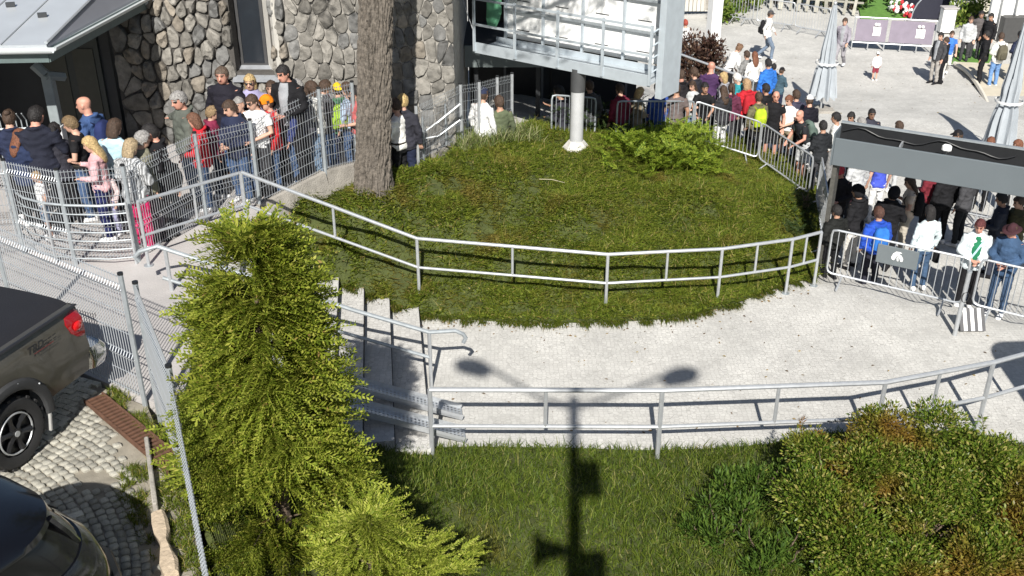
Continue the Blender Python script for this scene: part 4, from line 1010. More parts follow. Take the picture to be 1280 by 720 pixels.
for s in (1, -1): part(tk, 'side_window', MB().add([(1.25, s * .93, 1.4), (2.9, s * .93, 1.4), (2.62, s * .825, 1.78), (1.3, s * .825, 1.78), (1.25, s * .9, 1.4), (2.9, s * .9, 1.4), (2.62, s * .8, 1.78), (1.3, s * .8, 1.78)], [(0, 1, 2, 3), (7, 6, 5, 4), (0, 4, 5, 1), (1, 5, 6, 2), (2, 6, 7, 3), (3, 7, 4, 0)]), M_glass, world=False, smooth=False)
part(tk, 'underbody', MB().box((1.7, 0, .75), (5.6, 1.45, .5)), M_black, world=False, smooth=False)
cv = MB(); rings = []
for i in range(12):
    x = lerp(-1.27, .98, i / 11); rings.append([(x, .885 * s_, 1.345 + .075 * (1 - s_ * s_) ** .5 + (.0 if abs(s_) < 1 else -.01)) for s_ in np.linspace(-1, 1, 13)] + [(x, .88, 1.32), (x, -.88, 1.32)])
cv.loft(rings); part(tk, 'bed_cover', cv, mat('black_vinyl_cover', (.013, .013, .016), .6, 0, .1, 3, .15, 60), world=False)
for s, nm in ((1, ''), (-1, '')):
    tlp = MB(); rings = []
    for z, x0, x1, g in ((.98, -1.29, -1.23, .0), (1.02, -1.305, -1.14, .012), (1.10, -1.31, -1.06, .018), (1.22, -1.31, -1.03, .018), (1.29, -1.305, -1.06, .014), (1.32, -1.29, -1.14, .006)):
        yb = .93 + .055 * sin(pi * clamp((z - .4) / 1.05)) - .05 * sstep(1.18, 1.36, z) + g
        rings.append([(x0, s * (yb - .32), z), (x0, s * (yb - .05), z), (x0 + .04, s * yb, z), ((x0 + x1) / 2, s * (yb + .003), z), (x1, s * (yb - .004), z), (x1, s * (yb - .1), z), (x0 + .1, s * (yb - .3), z)])
    if s < 0: rings = [list(reversed(r_)) for r_ in rings]
    tl2 = part(tk, 'tail_lamp', MB().loft(rings), mat('red_lamp_glass', (.28, .004, .008), .12, 0, .05, coat=.8), world=False)
    part_sub(tl2, 'lamp_core', MB().ball((-1.17, s * 1.0, 1.15), (.075, .022, .06), 10, 8).mesh('lamp_core'), mat('bright_red_lens', (.60, .01, .012), .1, 0, .05, coat=.8))
    arc = MB().tube([(.535 * cos(a), s * (.965 + .03 * sin(a)), .44 + .535 * sin(a)) for a in np.linspace(-.12, pi + .12, 22)], [(.07, .05)] * 22, 8)
    fl_ = part(tk, 'wheel_arch_flare', arc, mat('matt_black_plastic', (.035, .036, .038), .7, 0, .1, 20, .1, 80), world=False)
    bt_ = MB()
    for a in (.62, 1.2, 1.8, 2.4): bt_.ball((.565 * cos(a), s * 1.025, .44 + .565 * sin(a)), .014, 6, 5)
    part_sub(fl_, 'bolt', bt_.mesh('bolt'), M_galv)
    part(tk, 'mud_flap', MB().add([(-.45, s * .72, .16), (-.45, s * 1.0, .16), (-.54, s * 1.0, .62), (-.54, s * .72, .62), (-.47, s * .72, .16), (-.47, s * 1.0, .16), (-.565, s * 1.0, .62), (-.565, s * .72, .62)], [(0, 1, 2, 3), (7, 6, 5, 4), (0, 4, 5, 1), (1, 5, 6, 2), (2, 6, 7, 3), (3, 7, 4, 0)]), mat('pale_mud_flap', (.34, .34, .33), .5), world=False, smooth=False)
    for axx in (0, 3.7):
        c = V(axx, s * .86, .415); Y = lambda t: c + V(0, s * t, 0)
        prof = [(-.13, .27), (-.14, .33), (-.135, .385), (-.10, .412), (.10, .412), (.135, .385), (.14, .33), (.12, .27)]
        rings = [[c + V(R * cos(a), s * y, R * sin(a)) for y, R in prof] for a in np.linspace(0, 2 * pi, 40, endpoint=False)]
        rings.append(rings[0])
        ty_ = MB().loft(rings if s > 0 else [list(reversed(r_)) for r_ in rings], caps=False)
        for k in range(36):
            a = 2 * pi * k / 36; ty_.box(c + V(.41 * cos(a), s * (.07 if k % 2 else -.07), .41 * sin(a)), (.03, .11, .045), Matrix.Rotation(-a, 3, 'Y'))
        wh = part(tk, 'wheel', MB().tube([Y(-.1), Y(.06)], .27, 28), M_gloss, world=False)
        part_sub(wh, 'tyre', ty_.mesh('tyre'), M_rubber)
        rim = MB().tube([Y(.115) + V(.235 * cos(a), 0, .235 * sin(a)) for a in np.linspace(0, 2 * pi, 33)], .011, 6)
        part_sub(wh, 'rim_ring', rim.mesh('rim_ring'), M_galv)
        sp_ = MB()
        for k in range(6):
            a = 2 * pi * k / 6 + .3; sp_.tube([Y(.085), Y(.095) + V(.13 * cos(a), 0, .13 * sin(a)), Y(.10) + V(.225 * cos(a), 0, .225 * sin(a))], [.05, .03, .04], 6)
        sp_.tube([Y(.06), Y(.13)], .06, 14)
        part_sub(wh, 'spokes', sp_.mesh('spokes'), mat('satin_black_rim', (.025, .025, .027), .35, .4))
        part_sub(wh, 'hub_cap', MB().tube([Y(.13), Y(.138)], .035, 12).mesh('hub_cap'), M_galv)
bm_ = MB().loft([footprint(-1.52, -1.22, 1.02, .10, .52), footprint(-1.56, -1.22, 1.04, .12, .6), footprint(-1.56, -1.22, 1.04, .12, .72), footprint(-1.50, -1.22, 1.02, .12, .8)])
part(tk, 'rear_bumper', bm_, mat('chrome', (.62, .62, .62), .12, 1.0, .03), world=False)
part(tk, 'bumper_step', MB().box((-1.4, 0, .805), (.2, 1.5, .02)), M_gloss, world=False, smooth=False)
def text_part(root, name, body_, size, M4, m, shear=.25, ext=.002):
    cu = bpy.data.curves.new('lettering', 'FONT'); cu.body = body_; cu.size = size; cu.shear = shear; cu.extrude = ext; cu.offset = .004
    o = bpy.data.objects.new('lettering', cu); COL.objects.link(o); dg = bpy.context.evaluated_depsgraph_get()
    me = bpy.data.meshes.new_from_object(o.evaluated_get(dg)); bpy.data.objects.remove(o); bpy.data.curves.remove(cu)
    me.transform(M4); me.materials.clear(); return link(name, me, m, root, smooth=False)
# decal on the bed side: reads from front to back seen from the left
Md = Matrix.Translation((-.38, .997, 1.185)) @ Matrix(((-1, 0, 0, 0), (0, 0, 1, 0), (0, 1, 0, 0), (0, 0, 0, 1)))
text_part(tk, 'lettering', 'TRD', .125, Md, M_gloss)
dm = MB()
for k in range(3): dm.box((-.66 - .07 * k, 1.0, 1.235 - .0), (.05, .003, .012)); dm.box((-.66 - .07 * k, 1.0, 1.195), (.05, .003, .010))
part(tk, 'decal_strokes', dm, M_gloss, world=False, smooth=False)
part(tk, 'decal_line', MB().box((-.62, 1.003, 1.165), (.30, .003, .008)), mat('red_decal', (.16, .03, .03), .4), world=False, smooth=False)

# ------------------------------------------------------------------ black car in the near left corner
co = at(92, 668, ZY + 1.0); hd2 = Vector((-.52, -.854, 0)).normalized(); lf2 = Vector((-hd2.y, hd2.x, 0))
org = V(co.x, co.y, ZY) + hd2 * 2.1 - lf2 * .42
car = empty('black_car', org, 'glossy black car in the lower left corner with curved rear', 'car', None, atan2(hd2.y, hd2.x))
M_cp = mat('glossy_black_paint', (.004, .004, .005), .15, 0, .05, coat=.6)
lv = [(.25, -2.2, 2.2, .84, .45), (.34, -2.26, 2.25, .90, .5), (.55, -2.32, 2.3, .92, .55), (.8, -2.30, 2.25, .93, .6), (1.0, -2.24, 2.1, .92, .65), (1.08, -2.16, 1.0, .88, .62)]
part(car, 'body', MB().loft([footprint(a, b, w_, r_, z, 14) for z, a, b, w_, r_ in lv]), M_cp, world=False)
part(car, 'cabin_glass', MB().loft([footprint(a, b, w_, r_, z, 14) for z, a, b, w_, r_ in [(1.08, -2.14, .9, .86, .6), (1.25, -2.06, .6, .81, .6), (1.42, -1.94, .3, .75, .6)]]), mat('tinted_glass', (.004, .004, .005), .12, 0, .02, coat=.2), world=False)
part(car, 'roof', MB().loft([footprint(a, b, w_, r_, z, 14) for z, a, b, w_, r_ in [(1.41, -2.0, .33, .775, .62), (1.46, -1.98, .28, .76, .6), (1.51, -1.86, .12, .69, .55), (1.545, -1.6, -.1, .56, .48), (1.56, -1.2, -.4, .35, .3)]]), M_cp, world=False)
for s in (1, -1):
    part(car, 'window_pillar', MB().tube([(-2.0, s * .62, 1.08), (-1.93, s * .6, 1.25), (-1.84, s * .56, 1.42)], .035, 6), M_cp, world=False)


    for axx in (-1.35, 1.35):
        c = V(axx, s * .8, .32)
        wh = part(car, 'wheel', MB().tube([c + V(0, -.1, 0), c + V(0, .1, 0)], .22, 20), MATS['satin_black_rim'], world=False)
        part_sub(wh, 'tyre', MB().tube([c + V(.27 * cos(a), 0, .27 * sin(a)) for a in np.linspace(0, 2 * pi, 25)], [(.055, .1)] * 25, 8).mesh('tyre'), M_rubber)
part(car, 'rear_wiper', MB().tube([(-2.15, .0, 1.12), (-2.08, .3, 1.25)], .012, 5), M_gloss, world=False)
part(car, 'rear_bumper', MB().tube([(-2.18, -.75, .55), (-2.36, -.4, .55), (-2.38, 0, .55), (-2.36, .4, .55), (-2.18, .75, .55)], .07, 8), M_gloss, world=False)
# ------------------------------------------------------------------ grass: blades
M_grass = leafmat('long_grass', [(0, (.055, .085, .010)), (.45, (.105, .14, .016)), (.8, (.15, .175, .022)), (.93, (.22, .19, .05)), (1, (.32, .26, .10))], ((.13, .095, .03), .58, .55), .5, .25, 1.1)
def blades(X, Y, Z, hmin, hmax, wid, lean=.5, nseg=3, bias=(0, 0)):
    n = len(X); h = rng.uniform(hmin, hmax, n); az = rng.uniform(0, 2 * pi, n); wz = rng.uniform(0, 2 * pi, n)
    ln = rng.beta(1.6, 2.2, n) * lean * h * 1.5
    ldx, ldy = np.cos(az) * ln + bias[0] * h, np.sin(az) * ln + bias[1] * h
    wx, wy = np.cos(wz) * wid, np.sin(wz) * wid
    ts = np.linspace(0, 1, nseg + 1)
    V_ = np.zeros((n, 2 * nseg + 1, 3))
    for i, t in enumerate(ts):
        cx, cy, cz = X + ldx * t ** 1.8, Y + ldy * t ** 1.8, Z + h * (t - .28 * t ** 3 * np.minimum(1, ln / h * 1.6)) - .03
        wf = 1 - t ** 1.6 * .85
        if i < nseg:
            V_[:, 2 * i] = np.stack([cx - wx * wf, cy - wy * wf, cz], 1); V_[:, 2 * i + 1] = np.stack([cx + wx * wf, cy + wy * wf, cz], 1)
        else: V_[:, 2 * nseg] = np.stack([cx, cy, cz], 1)
    k = 2 * nseg + 1; base = (np.arange(n) * k)[:, None]; F = []
    for i in range(nseg - 1): a = 2 * i; F += [base + np.array([[a, a + 1, a + 3]]), base + np.array([[a, a + 3, a + 2]])]
    a = 2 * (nseg - 1); F.append(base + np.array([[a, a + 1, a + 2]]))
    return V_.reshape(-1, 3), np.concatenate(F)
def scatter(poly, n, jitter=0.0):
    P = np.array([(p[0], p[1]) for p in poly]); out = [np.zeros((0, 2))]; have = 0
    while have < n:
        q = rng.uniform(P.min(0), P.max(0), (n * 2, 2)); q = q[in_poly(q[:, 0], q[:, 1], poly)]; out.append(q); have += len(q)
    return np.concatenate(out)[:n]
def clump_noise(X, Y, s, off=0):
    return np.array([noise.noise(Vector((x * s, y * s, off))) for x, y in zip(X, Y)])
Q = scatter(MPOLY, 190000)
X, Y = Q[:, 0], Q[:, 1]; cl = clump_noise(X, Y, 2.2); keep = rng.random(len(X)) < (.75 + .6 * cl); X, Y, cl = X[keep], Y[keep], cl[keep]
Zm = mound_vec(X, Y); k = rng.random(len(X)) < .13
v, f = blades(X[k], Y[k], Zm[k], .10, .32, .007, .9, nseg=2)
bulk('mound_grass', v, f, 3, M_grass, 'stuff'); bpy.data.objects['mound_grass']['label'] = 'long green and ochre grass standing out of the mound'
# low matted ground cover: short leaves lying every way
v, f = blades(X[~k], Y[~k], Zm[~k] + .03 + .05 * np.maximum(0, cl[~k]), .04, .10, .016, 2.4, nseg=2)
bulk('ground_cover', v, f, 3, leafmat('olive_ground_cover', [(0, (.06, .09, .012)), (.5, (.125, .165, .018)), (.88, (.19, .22, .03)), (.96, (.25, .21, .05)), (1, (.36, .28, .12))], ((.20, .125, .035), .53, .6), .5, .25, 1.1), 'stuff')
Q = scatter(MPOLY, 120000); X, Y = Q[:, 0], Q[:, 1]; v, f = blades(X, Y, mound_vec(X, Y) + .02, .04, .10, .016, 2.4, nseg=2)
bulk('ground_cover', v, f, 3, MATS['olive_ground_cover'], 'stuff')
# ragged fringe hanging over the paving at the front edge of the mound
fe = mound_b[1:18]; pts = []
for _ in range(11000):
    i = random.randrange(len(fe) - 1); t = random.random(); p = fe[i].lerp(fe[i + 1], t); d = fe[i + 1] - fe[i]; nrm = Vector((d.y, -d.x, 0)).normalized()
    cn = noise.noise(Vector((p.x * 4.5, p.y * 4.5, 5)))
    if cn < random.uniform(-.35, .15): continue
    o_ = random.uniform(-.22, .05) + .10 * cn; pts.append((p.x + nrm.x * o_, p.y + nrm.y * o_, p.z + .01))
pts = np.array(pts); v, f = blades(pts[:, 0], pts[:, 1], pts[:, 2], .05, .12, .011, .9, bias=(0, -2.6))
o = bulk('edge_grass', v, f, 3, M_grass, 'stuff')
M_grass2 = leafmat('deep_green_grass', [(0, (.045, .075, .01)), (.5, (.085, .125, .015)), (.9, (.14, .175, .024)), (1, (.24, .22, .08))], ((.19, .13, .04), .6, .5), .5, .25, 1.0)
Q = scatter(low_poly, 190000); X, Y = Q[:, 0], Q[:, 1]
pxy = np.array([px_of((x, y, .3)) for x, y in zip(X, Y)]); k = (pxy[:, 1] < 790) & (pxy[:, 0] < 1330); X, Y = X[k], Y[k]
cl = clump_noise(X, Y, 1.8, 4); keep = rng.random(len(X)) < (.8 + .6 * cl); X, Y, cl = X[keep], Y[keep], cl[keep]
v, f = blades(X, Y, low_z_vec(X, Y), .07, .24, .008, 1.0, nseg=2)
bulk('bed_grass', v, f, 3, M_grass2, 'stuff')
# weeds along the foot of the fence in the yard
wp_ = [at(x, y, ZY) for x, y in [(128, 478), (150, 486), (186, 520), (222, 565), (232, 600), (246, 650), (258, 730), (222, 735), (216, 690), (203, 630), (196, 600), (185, 600), (182, 640), (196, 690), (192, 700), (170, 660), (150, 640), (150, 590), (178, 560), (190, 555), (165, 525), (135, 495)]]
Q = scatter([(p.x, p.y) for p in wp_], 7000); cl = clump_noise(Q[:, 0], Q[:, 1], 4, 2); k = cl > -.12; X, Y = Q[k, 0], Q[k, 1]
v, f = blades(X, Y, np.full(len(X), ZY - .03), .04, .15, .006, 1.1); bulk('weeds', v, f, 3, M_grass, 'stuff')
# pale weeds at the foot of the stepped fence
wq = [at(x, y, 1.85) for x, y in [(560, 185), (590, 172), (650, 158), (680, 165), (640, 178), (580, 195)]]
Q = scatter([(p.x, p.y) for p in wq], 1500); v, f = blades(Q[:, 0], Q[:, 1], mound_vec(Q[:, 0], Q[:, 1]), .15, .5, .008, .8)
bulk('tall_weeds', v, f, 3, leafmat('pale_weeds', [(0, (.08, .12, .03)), (.6, (.16, .2, .06)), (1, (.4, .38, .22))]), 'stuff')

# ------------------------------------------------------------------ leafy sprays
def rot_to(dirs, roll):
    """rotation matrices whose y axis follows dirs"""
    d = dirs / np.linalg.norm(dirs, axis=1, keepdims=True)
    up = np.tile(np.array([0, 0, 1.0]), (len(d), 1)); up[np.abs(d[:, 2]) > .95] = (1, 0, 0)
    x = np.cross(d, up); x /= np.linalg.norm(x, axis=1, keepdims=True); z = np.cross(x, d)
    c, s = np.cos(roll)[:, None], np.sin(roll)[:, None]
    return np.stack([x * c + z * s, d, z * c - x * s], 2)
def instance_np(proto_v, proto_f, pos, dirs, roll, scale):
    R = rot_to(dirs, roll); v = np.einsum('nij,kj->nki', R, proto_v) * scale[:, None, None] + pos[:, None, :]
    k = len(proto_v); f = proto_f[None] + (np.arange(len(pos)) * k)[:, None, None]
    return v.reshape(-1, 3), f.reshape(-1, proto_f.shape[1])
def frond(seed, n=9, length=1.0, wid=.27, droop=.4, leafw=.026):
    """a flat feathery conifer spray made of many short scale-leaf twigs"""
    r = random.Random(seed); vs, fs = [], []
    def leaf(p, d, l, w_, up):
        s_ = d.cross(up).normalized() * w_; o = len(vs)
        for q in (p - s_ * .5, p + d * l * .5 - s_, p + d * l, p + d * l * .5 + s_): vs.append(tuple(q))
        fs.append((o, o + 1, o + 2, o + 3))
    for i in range(n):
        t = (i + .6) / n; p = Vector((0, t * length, -droop * t * t)); side = 1 if i % 2 else -1
        for s_ in (side, -side * .8):
            dirv = Vector((s_ * r.uniform(.6, 1), r.uniform(.55, .95), r.uniform(-.25, .25))).normalized()
            up = Vector((r.uniform(-.4, .4), 0, 1)).normalized()
            leaf(p, dirv, wid * (1 - t * .65) * r.uniform(.7, 1.1), leafw * r.uniform(.8, 1.2), up)
        leaf(p - Vector((0, length / n, 0)), Vector((0, 1, -2 * droop * t)).normalized(), length / n * 1.5, leafw * .7, Vector((0, 0, 1)))
    return np.array(vs), np.array(fs)
FR = [frond(s, 14) for s in range(5)]
def conifer(name, label, base, height, radius_fn, n, mat_, spray, lean=(0, 0), extra=None, trunk_r=.09, updir=.55, fill=.55, cat='tree', nbranch=0, per=0, tipmat=None):
    """branches reach out of the trunk; feathery sprays cluster along their outer parts, so gaps and tufts show"""
    th = empty(name, base, label, cat)
    pos, dirs, sc, brs, tip = [], [], [], [], []
    for b in range(nbranch):
        t = random.random() ** .85; z = t * height; a = random.uniform(0, 2 * pi)
        R = radius_fn(t) * random.uniform(.55, 1.36); rise = random.uniform(.15, .75) * (.6 + t)
        b0 = Vector((lean[0] * z, lean[1] * z, z - R * rise * .5)); d0 = Vector((cos(a), sin(a), rise)).normalized(); side = Vector((-sin(a), cos(a), 0))
        brs.append((b0, b0 + d0 * R))
        for q in range(per):
            u = random.uniform(.35, 1.05); wv = (1.10 - u) * R * .40
            p = b0 + d0 * (R * u) + side * random.uniform(-wv, wv) + Vector((0, 0, random.uniform(-.06, .10) - .08 * u * u))
            pos.append(p); dirs.append(d0 * 1.0 + side * random.uniform(-.8, .8) + Vector((0, 0, random.uniform(-.5, .6)))); sc.append(spray * random.uniform(.55, 1.3)); tip.append(u > .74 and q % 5 > 0)
    for _ in range(n):
        t = random.random() ** .8; z = t * height; a = random.uniform(0, 2 * pi)
        lump = 1 + .30 * noise.noise(Vector((cos(a) * 1.6, sin(a) * 1.6, z * 1.3 + base.x))) + .22 * noise.noise(Vector((cos(a) * 4, sin(a) * 4, z * 3.2)))
        R = radius_fn(t) * lump * (.8 if nbranch else 1); rr_ = R * (random.uniform(fill, 1.0) ** .6)
        p = Vector((rr_ * cos(a) + lean[0] * z, rr_ * sin(a) + lean[1] * z, z)); pos.append(p)
        d = Vector((cos(a), sin(a), updir + random.uniform(-.5, .7))) + Vector((random.uniform(-.5, .5), random.uniform(-.5, .5), 0)); dirs.append(d); sc.append(spray * random.uniform(.6, 1.25))
    if extra:
        for p, d, s in extra: pos.append(p); dirs.append(d); sc.append(s)
    tip = np.array(tip + [False] * (len(pos) - len(tip))); pos, dirs, sc = np.array(pos), np.array(dirs), np.array(sc); roll = rng.normal(0, .5, len(pos))
    idx = rng.integers(0, len(FR), len(pos))
    for nm, sel, mm in (('crown', ~tip, mat_), ('young_shoots', tip, tipmat or mat_)):
        vs, fs, o = [], [], 0
        for k, (pv, pf) in enumerate(FR):
            m_ = (idx == k) & sel
            if not m_.any(): continue
            v, f = instance_np(pv, pf, pos[m_], dirs[m_], roll[m_], sc[m_]); vs.append(v); fs.append(f + o); o += len(v)
        if vs: bulk(nm, np.concatenate(vs), np.concatenate(fs), 4, mm, 'stuff', th)
    tm = MB().tube([base - V(0, 0, .2), base + V(lean[0] * height * .5, lean[1] * height * .5, height * .5), base + V(lean[0] * height * .92, lean[1] * height * .92, height * .92)], [trunk_r, trunk_r * .6, .012], 8)
    part(th, 'trunk', tm, M_bark)
    bmb = MB()
    for b0, b1 in (brs[::2] if brs else [(Vector((0, 0, t * height)), Vector((radius_fn(t) * cos(a), radius_fn(t) * sin(a), t * height + .25))) for t, a in [(random.uniform(.08, .85), random.uniform(0, 6.28)) for _ in range(20)]]):
        bmb.tube([base + b0, base + lerp(b0, b1, .5) + V(0, 0, .02), base + b1], [.014, .009, .003], 4)
    o = part(th, 'branches', bmb, M_bark); o['kind'] = 'stuff'
    return th
M_bark = mat('brown_bark', (.11, .08, .055), .95, 0, .3, 12, .8, 30)
M_thuja = leafmat('golden_green_thuja', [(0, (.07, .11, .012)), (.4, (.17, .215, .02)), (.75, (.29, .32, .04)), (.97, (.40, .40, .08)), (1, (.25, .15, .06))], ((.30, .26, .06), .56, .5), .55, .36, 1.2)
M_thuja2 = leafmat('yellow_green_juniper', [(0, (.10, .15, .015)), (.4, (.22, .27, .03)), (.8, (.36, .40, .06)), (1, (.46, .46, .12))], None, .55, .35)
tb_ = at(345, 745, 1.55); ztop = 4.0
def thr(t): return .74 * (1 - t) ** .55 + .05 + .22 * max(0, 1 - t * 3.2)
conifer('conifer', 'tall golden green conifer with feathery sprays in the lower left', V(-2.42, 8.8, 1.2), 3.72, thr, 260, M_thuja, .40, lean=(-.004, .02), fill=.15, nbranch=130, per=38, tipmat=leafmat('lime_young_shoots', [(0, (.12, .17, .018)), (.5, (.25, .30, .035)), (1, (.42, .44, .08))], None, .55, .4))
ex = []
jb = V(-1.42, 8.1, .75)
for lean_a, ln, up_ in ((.1, 1.0, .35), (-.25, 1.15, .28), (.5, .9, .6), (-.7, 1.1, .25), (.9, .8, .9), (1.6, .8, 1.0), (-1.2, 1.1, .2), (0.2, .85, .9), (-.1, 1.05, .5), (.3, 1.2, .3), (2.0, .8, .8), (1.2, .7, 1.4)):
    dv = Vector((cos(lean_a), sin(lean_a), up_)).normalized()
    for q in range(60):
        t = random.uniform(.15, 1); sd = Vector((-dv.y, dv.x, 0)) * random.uniform(-.36, .36) * (1.05 - t)
        p = dv * (ln * t) + sd + Vector((0, 0, .7 - .22 * t * t + random.uniform(-.06, .06)))
        ex.append((p, dv + sd * 2 + Vector((random.uniform(-.4, .4), random.uniform(-.4, .4), random.uniform(-.1, .35))), .17 * random.uniform(.7, 1.3)))
conifer('spreading_conifer', 'low spreading yellow green conifer with long side sprays beside the tall one', jb, 1.55, lambda t: (.6 * (1 - t) ** .5 + .03), 350, M_thuja2, .28, extra=ex, trunk_r=.04, updir=.4, fill=.3, nbranch=60, per=20)
# juniper on the mound
jl = at(835, 196, .85)
ex = []
for k in range(1500):
    px, py = random.uniform(752, 905), random.uniform(158, 214)
    e = ((px - 832) / 80) ** 2 + ((py - 190) / 30) ** 2
    if e + .5 * noise.noise(Vector((px * .04, py * .08, 0))) > random.uniform(.35, 1.05): continue
    p = at(px, py, mound_z(*at(px, py, .9).xy) + .25); z = mound_z(p.x, p.y) + random.uniform(.12, .62) * (1.1 - e * .6)
    a = random.uniform(0, 2 * pi); ex.append((V(p.x, p.y, z) - jl, Vector((cos(a), sin(a), random.uniform(.2, 1.1))), random.uniform(.22, .44)))
conifer('juniper', 'bright green feathery juniper spreading on the mound beside the back barriers', jl, .5, lambda t: .35 * (1 - t) + .02, 60, leafmat('bright_juniper', [(0, (.06, .11, .01)), (.5, (.15, .215, .018)), (1, (.27, .32, .04))], None, .55, .3), .25, extra=ex, trunk_r=.03, cat='shrub')
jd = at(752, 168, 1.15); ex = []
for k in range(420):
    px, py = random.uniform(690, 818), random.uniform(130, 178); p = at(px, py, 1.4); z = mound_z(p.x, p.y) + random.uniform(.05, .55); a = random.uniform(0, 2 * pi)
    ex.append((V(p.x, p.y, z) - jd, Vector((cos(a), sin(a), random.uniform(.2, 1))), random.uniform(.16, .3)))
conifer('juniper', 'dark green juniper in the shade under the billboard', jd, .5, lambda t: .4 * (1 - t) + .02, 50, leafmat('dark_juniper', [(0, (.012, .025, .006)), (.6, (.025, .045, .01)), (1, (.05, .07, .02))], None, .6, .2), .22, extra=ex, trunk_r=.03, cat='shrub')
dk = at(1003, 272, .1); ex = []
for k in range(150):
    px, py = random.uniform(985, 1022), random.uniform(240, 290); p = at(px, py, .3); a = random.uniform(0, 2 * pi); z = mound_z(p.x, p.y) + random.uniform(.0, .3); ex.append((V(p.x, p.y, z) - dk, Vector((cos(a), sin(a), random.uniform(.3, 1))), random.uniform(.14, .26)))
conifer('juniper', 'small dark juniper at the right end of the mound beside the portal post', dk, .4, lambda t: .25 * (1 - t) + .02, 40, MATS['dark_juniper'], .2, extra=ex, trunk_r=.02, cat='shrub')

# ------------------------------------------------------------------ leafy shrubs
LEAF = (np.array([(0, 0, 0), (-.26, .45, .05), (0, 1, -.06), (.26, .45, .05)]), np.array([(0, 1, 2, 3)]))
LEAFM = (np.array([(0, 0, 0), (-.2, .5, .05), (0, 1, -.08), (.2, .5, .05)]), np.array([(0, 1, 2, 3)]))
LEAFN = (np.array([(0, 0, 0), (-.13, .45, .04), (0, 1, -.08), (.13, .45, .04)]), np.array([(0, 1, 2, 3)]))
def shrub(name, label, base, blobs, nleaf, leaf, mat_, size, twig=True, cat='shrub', shell=.55, up=.3, group=None, stem=True):
    """blobs: (centre offset, radii); leaves crowd toward the outside of each lump, leaving dark gaps between"""
    th = empty(name, base, label, cat, group)
    wts = np.array([b[1][0] * b[1][1] + b[1][0] * b[1][2] for b in blobs]); wts /= wts.sum()
    pos, dirs = [], []
    for _ in range(nleaf):
        c, r_ = blobs[int(np.searchsorted(np.cumsum(wts), random.random() * .9999))]
        u = random.uniform(-1, 1); a = random.uniform(0, 2 * pi); s_ = math.sqrt(1 - u * u); d = Vector((s_ * cos(a), s_ * sin(a), u))
        k = random.uniform(shell, 1.0) + .16 * noise.noise(Vector((d.x * 2.5 + c[0], d.y * 2.5 + c[1], d.z * 2.5)))
        p = Vector((c[0] + d.x * r_[0] * k, c[1] + d.y * r_[1] * k, c[2] + d.z * r_[2] * k))
        if p.z < .02: continue
        if noise.noise(p * 2.6) < -.26: continue
        pos.append(p); dirs.append(d + Vector((random.uniform(-.8, .8), random.uniform(-.8, .8), up + random.uniform(-.6, .6))))
    pos, dirs = np.array(pos), np.array(dirs)
    v, f = instance_np(leaf[0], leaf[1], pos, dirs, rng.uniform(0, 6.28, len(pos)), size * rng.uniform(.45, 1.5, len(pos)))
    bulk('foliage', v, f, 4, mat_, 'stuff', th)
    tw = MB()
    for c, r_ in blobs[:26]:
        tw.tube([base + V(c[0] * .3, c[1] * .3, -.05), base + V(c[0] * .7, c[1] * .7, c[2] * .6), base + V(*c), base + V(c[0] * 1.05, c[1] * 1.05, c[2] + r_[2] * .7)], [.014, .011, .008, .003], 5)
    part(th, 'stems', tw, M_bark)['kind'] = 'stuff'
    return th
M_bush = leafmat('olive_shrub_leaves', [(0, (.045, .085, .01)), (.45, (.10, .155, .018)), (.8, (.18, .215, .03)), (1, (.34, .29, .10))], ((.26, .10, .025), .51, .8), .38, .25, 1.0)
sb_ = V(4.25, 9.75, .15); blobs = []
r = random.Random(11)
for k in range(95):
    px, py = r.uniform(1008, 1330), r.uniform(520, 770)
    top = 500 + 26 * noise.noise(Vector((px * .021, 3, 0))) + (abs(px - 1130) / 150) ** 2 * 38 if px < 1130 else 515 + (abs(px - 1130) / 150) ** 2 * 42
    if py < top: py = top + r.uniform(5, 60)
    frac = clamp((py - 500) / 200); Y0 = lerp(11.6, 9.2, frac); p = atY(px, py, Y0)
    rad = r.choice((.16, .2, .28, .36, .46)); blobs.append(((p.x - sb_.x, p.y - sb_.y, max(.2, p.z - sb_.z - .12)), (rad, rad, rad * .9)))
shrub('shrub', 'large olive and reddish leaved shrub in the lower right corner', sb_, blobs, 170000, LEAFM, M_bush, .05, shell=.3, up=.2)
# a few long shoots sticking out of it
sh = MB(); lv_, ld_ = [], []
sho = bpy.data.objects['shrub']
for px, py, hgt in ((1003, 545, .5), (1088, 528, .45), (1140, 522, .4), (1152, 515, .35), (1190, 520, .4), (1228, 535, .45), (1270, 560, .4), (1110, 525, .3), (1060, 540, .35), (960, 590, .3)):
    p = atY(px, py + 20, 11.3); q = p + V(r.uniform(-.12, .12), r.uniform(-.1, .1), hgt); sh.tube([p, lerp(p, q, .5) + V(.02, 0, 0), q], [.006, .005, .002], 4)
    for k in range(46):
        t = r.uniform(0, 1); a = r.uniform(0, 6.28); lv_.append(tuple(lerp(p, q, t) - sb_)); ld_.append((cos(a), sin(a), .6))
part(sho, 'shoots', sh, M_bark)['kind'] = 'stuff'
v, f = instance_np(LEAFN[0], LEAFN[1], np.array(lv_), np.array(ld_), rng.uniform(0, 6, len(lv_)), rng.uniform(.05, .10, len(lv_))); bulk('shoot_leaves', v, f, 4, M_bush, 'stuff', sho)
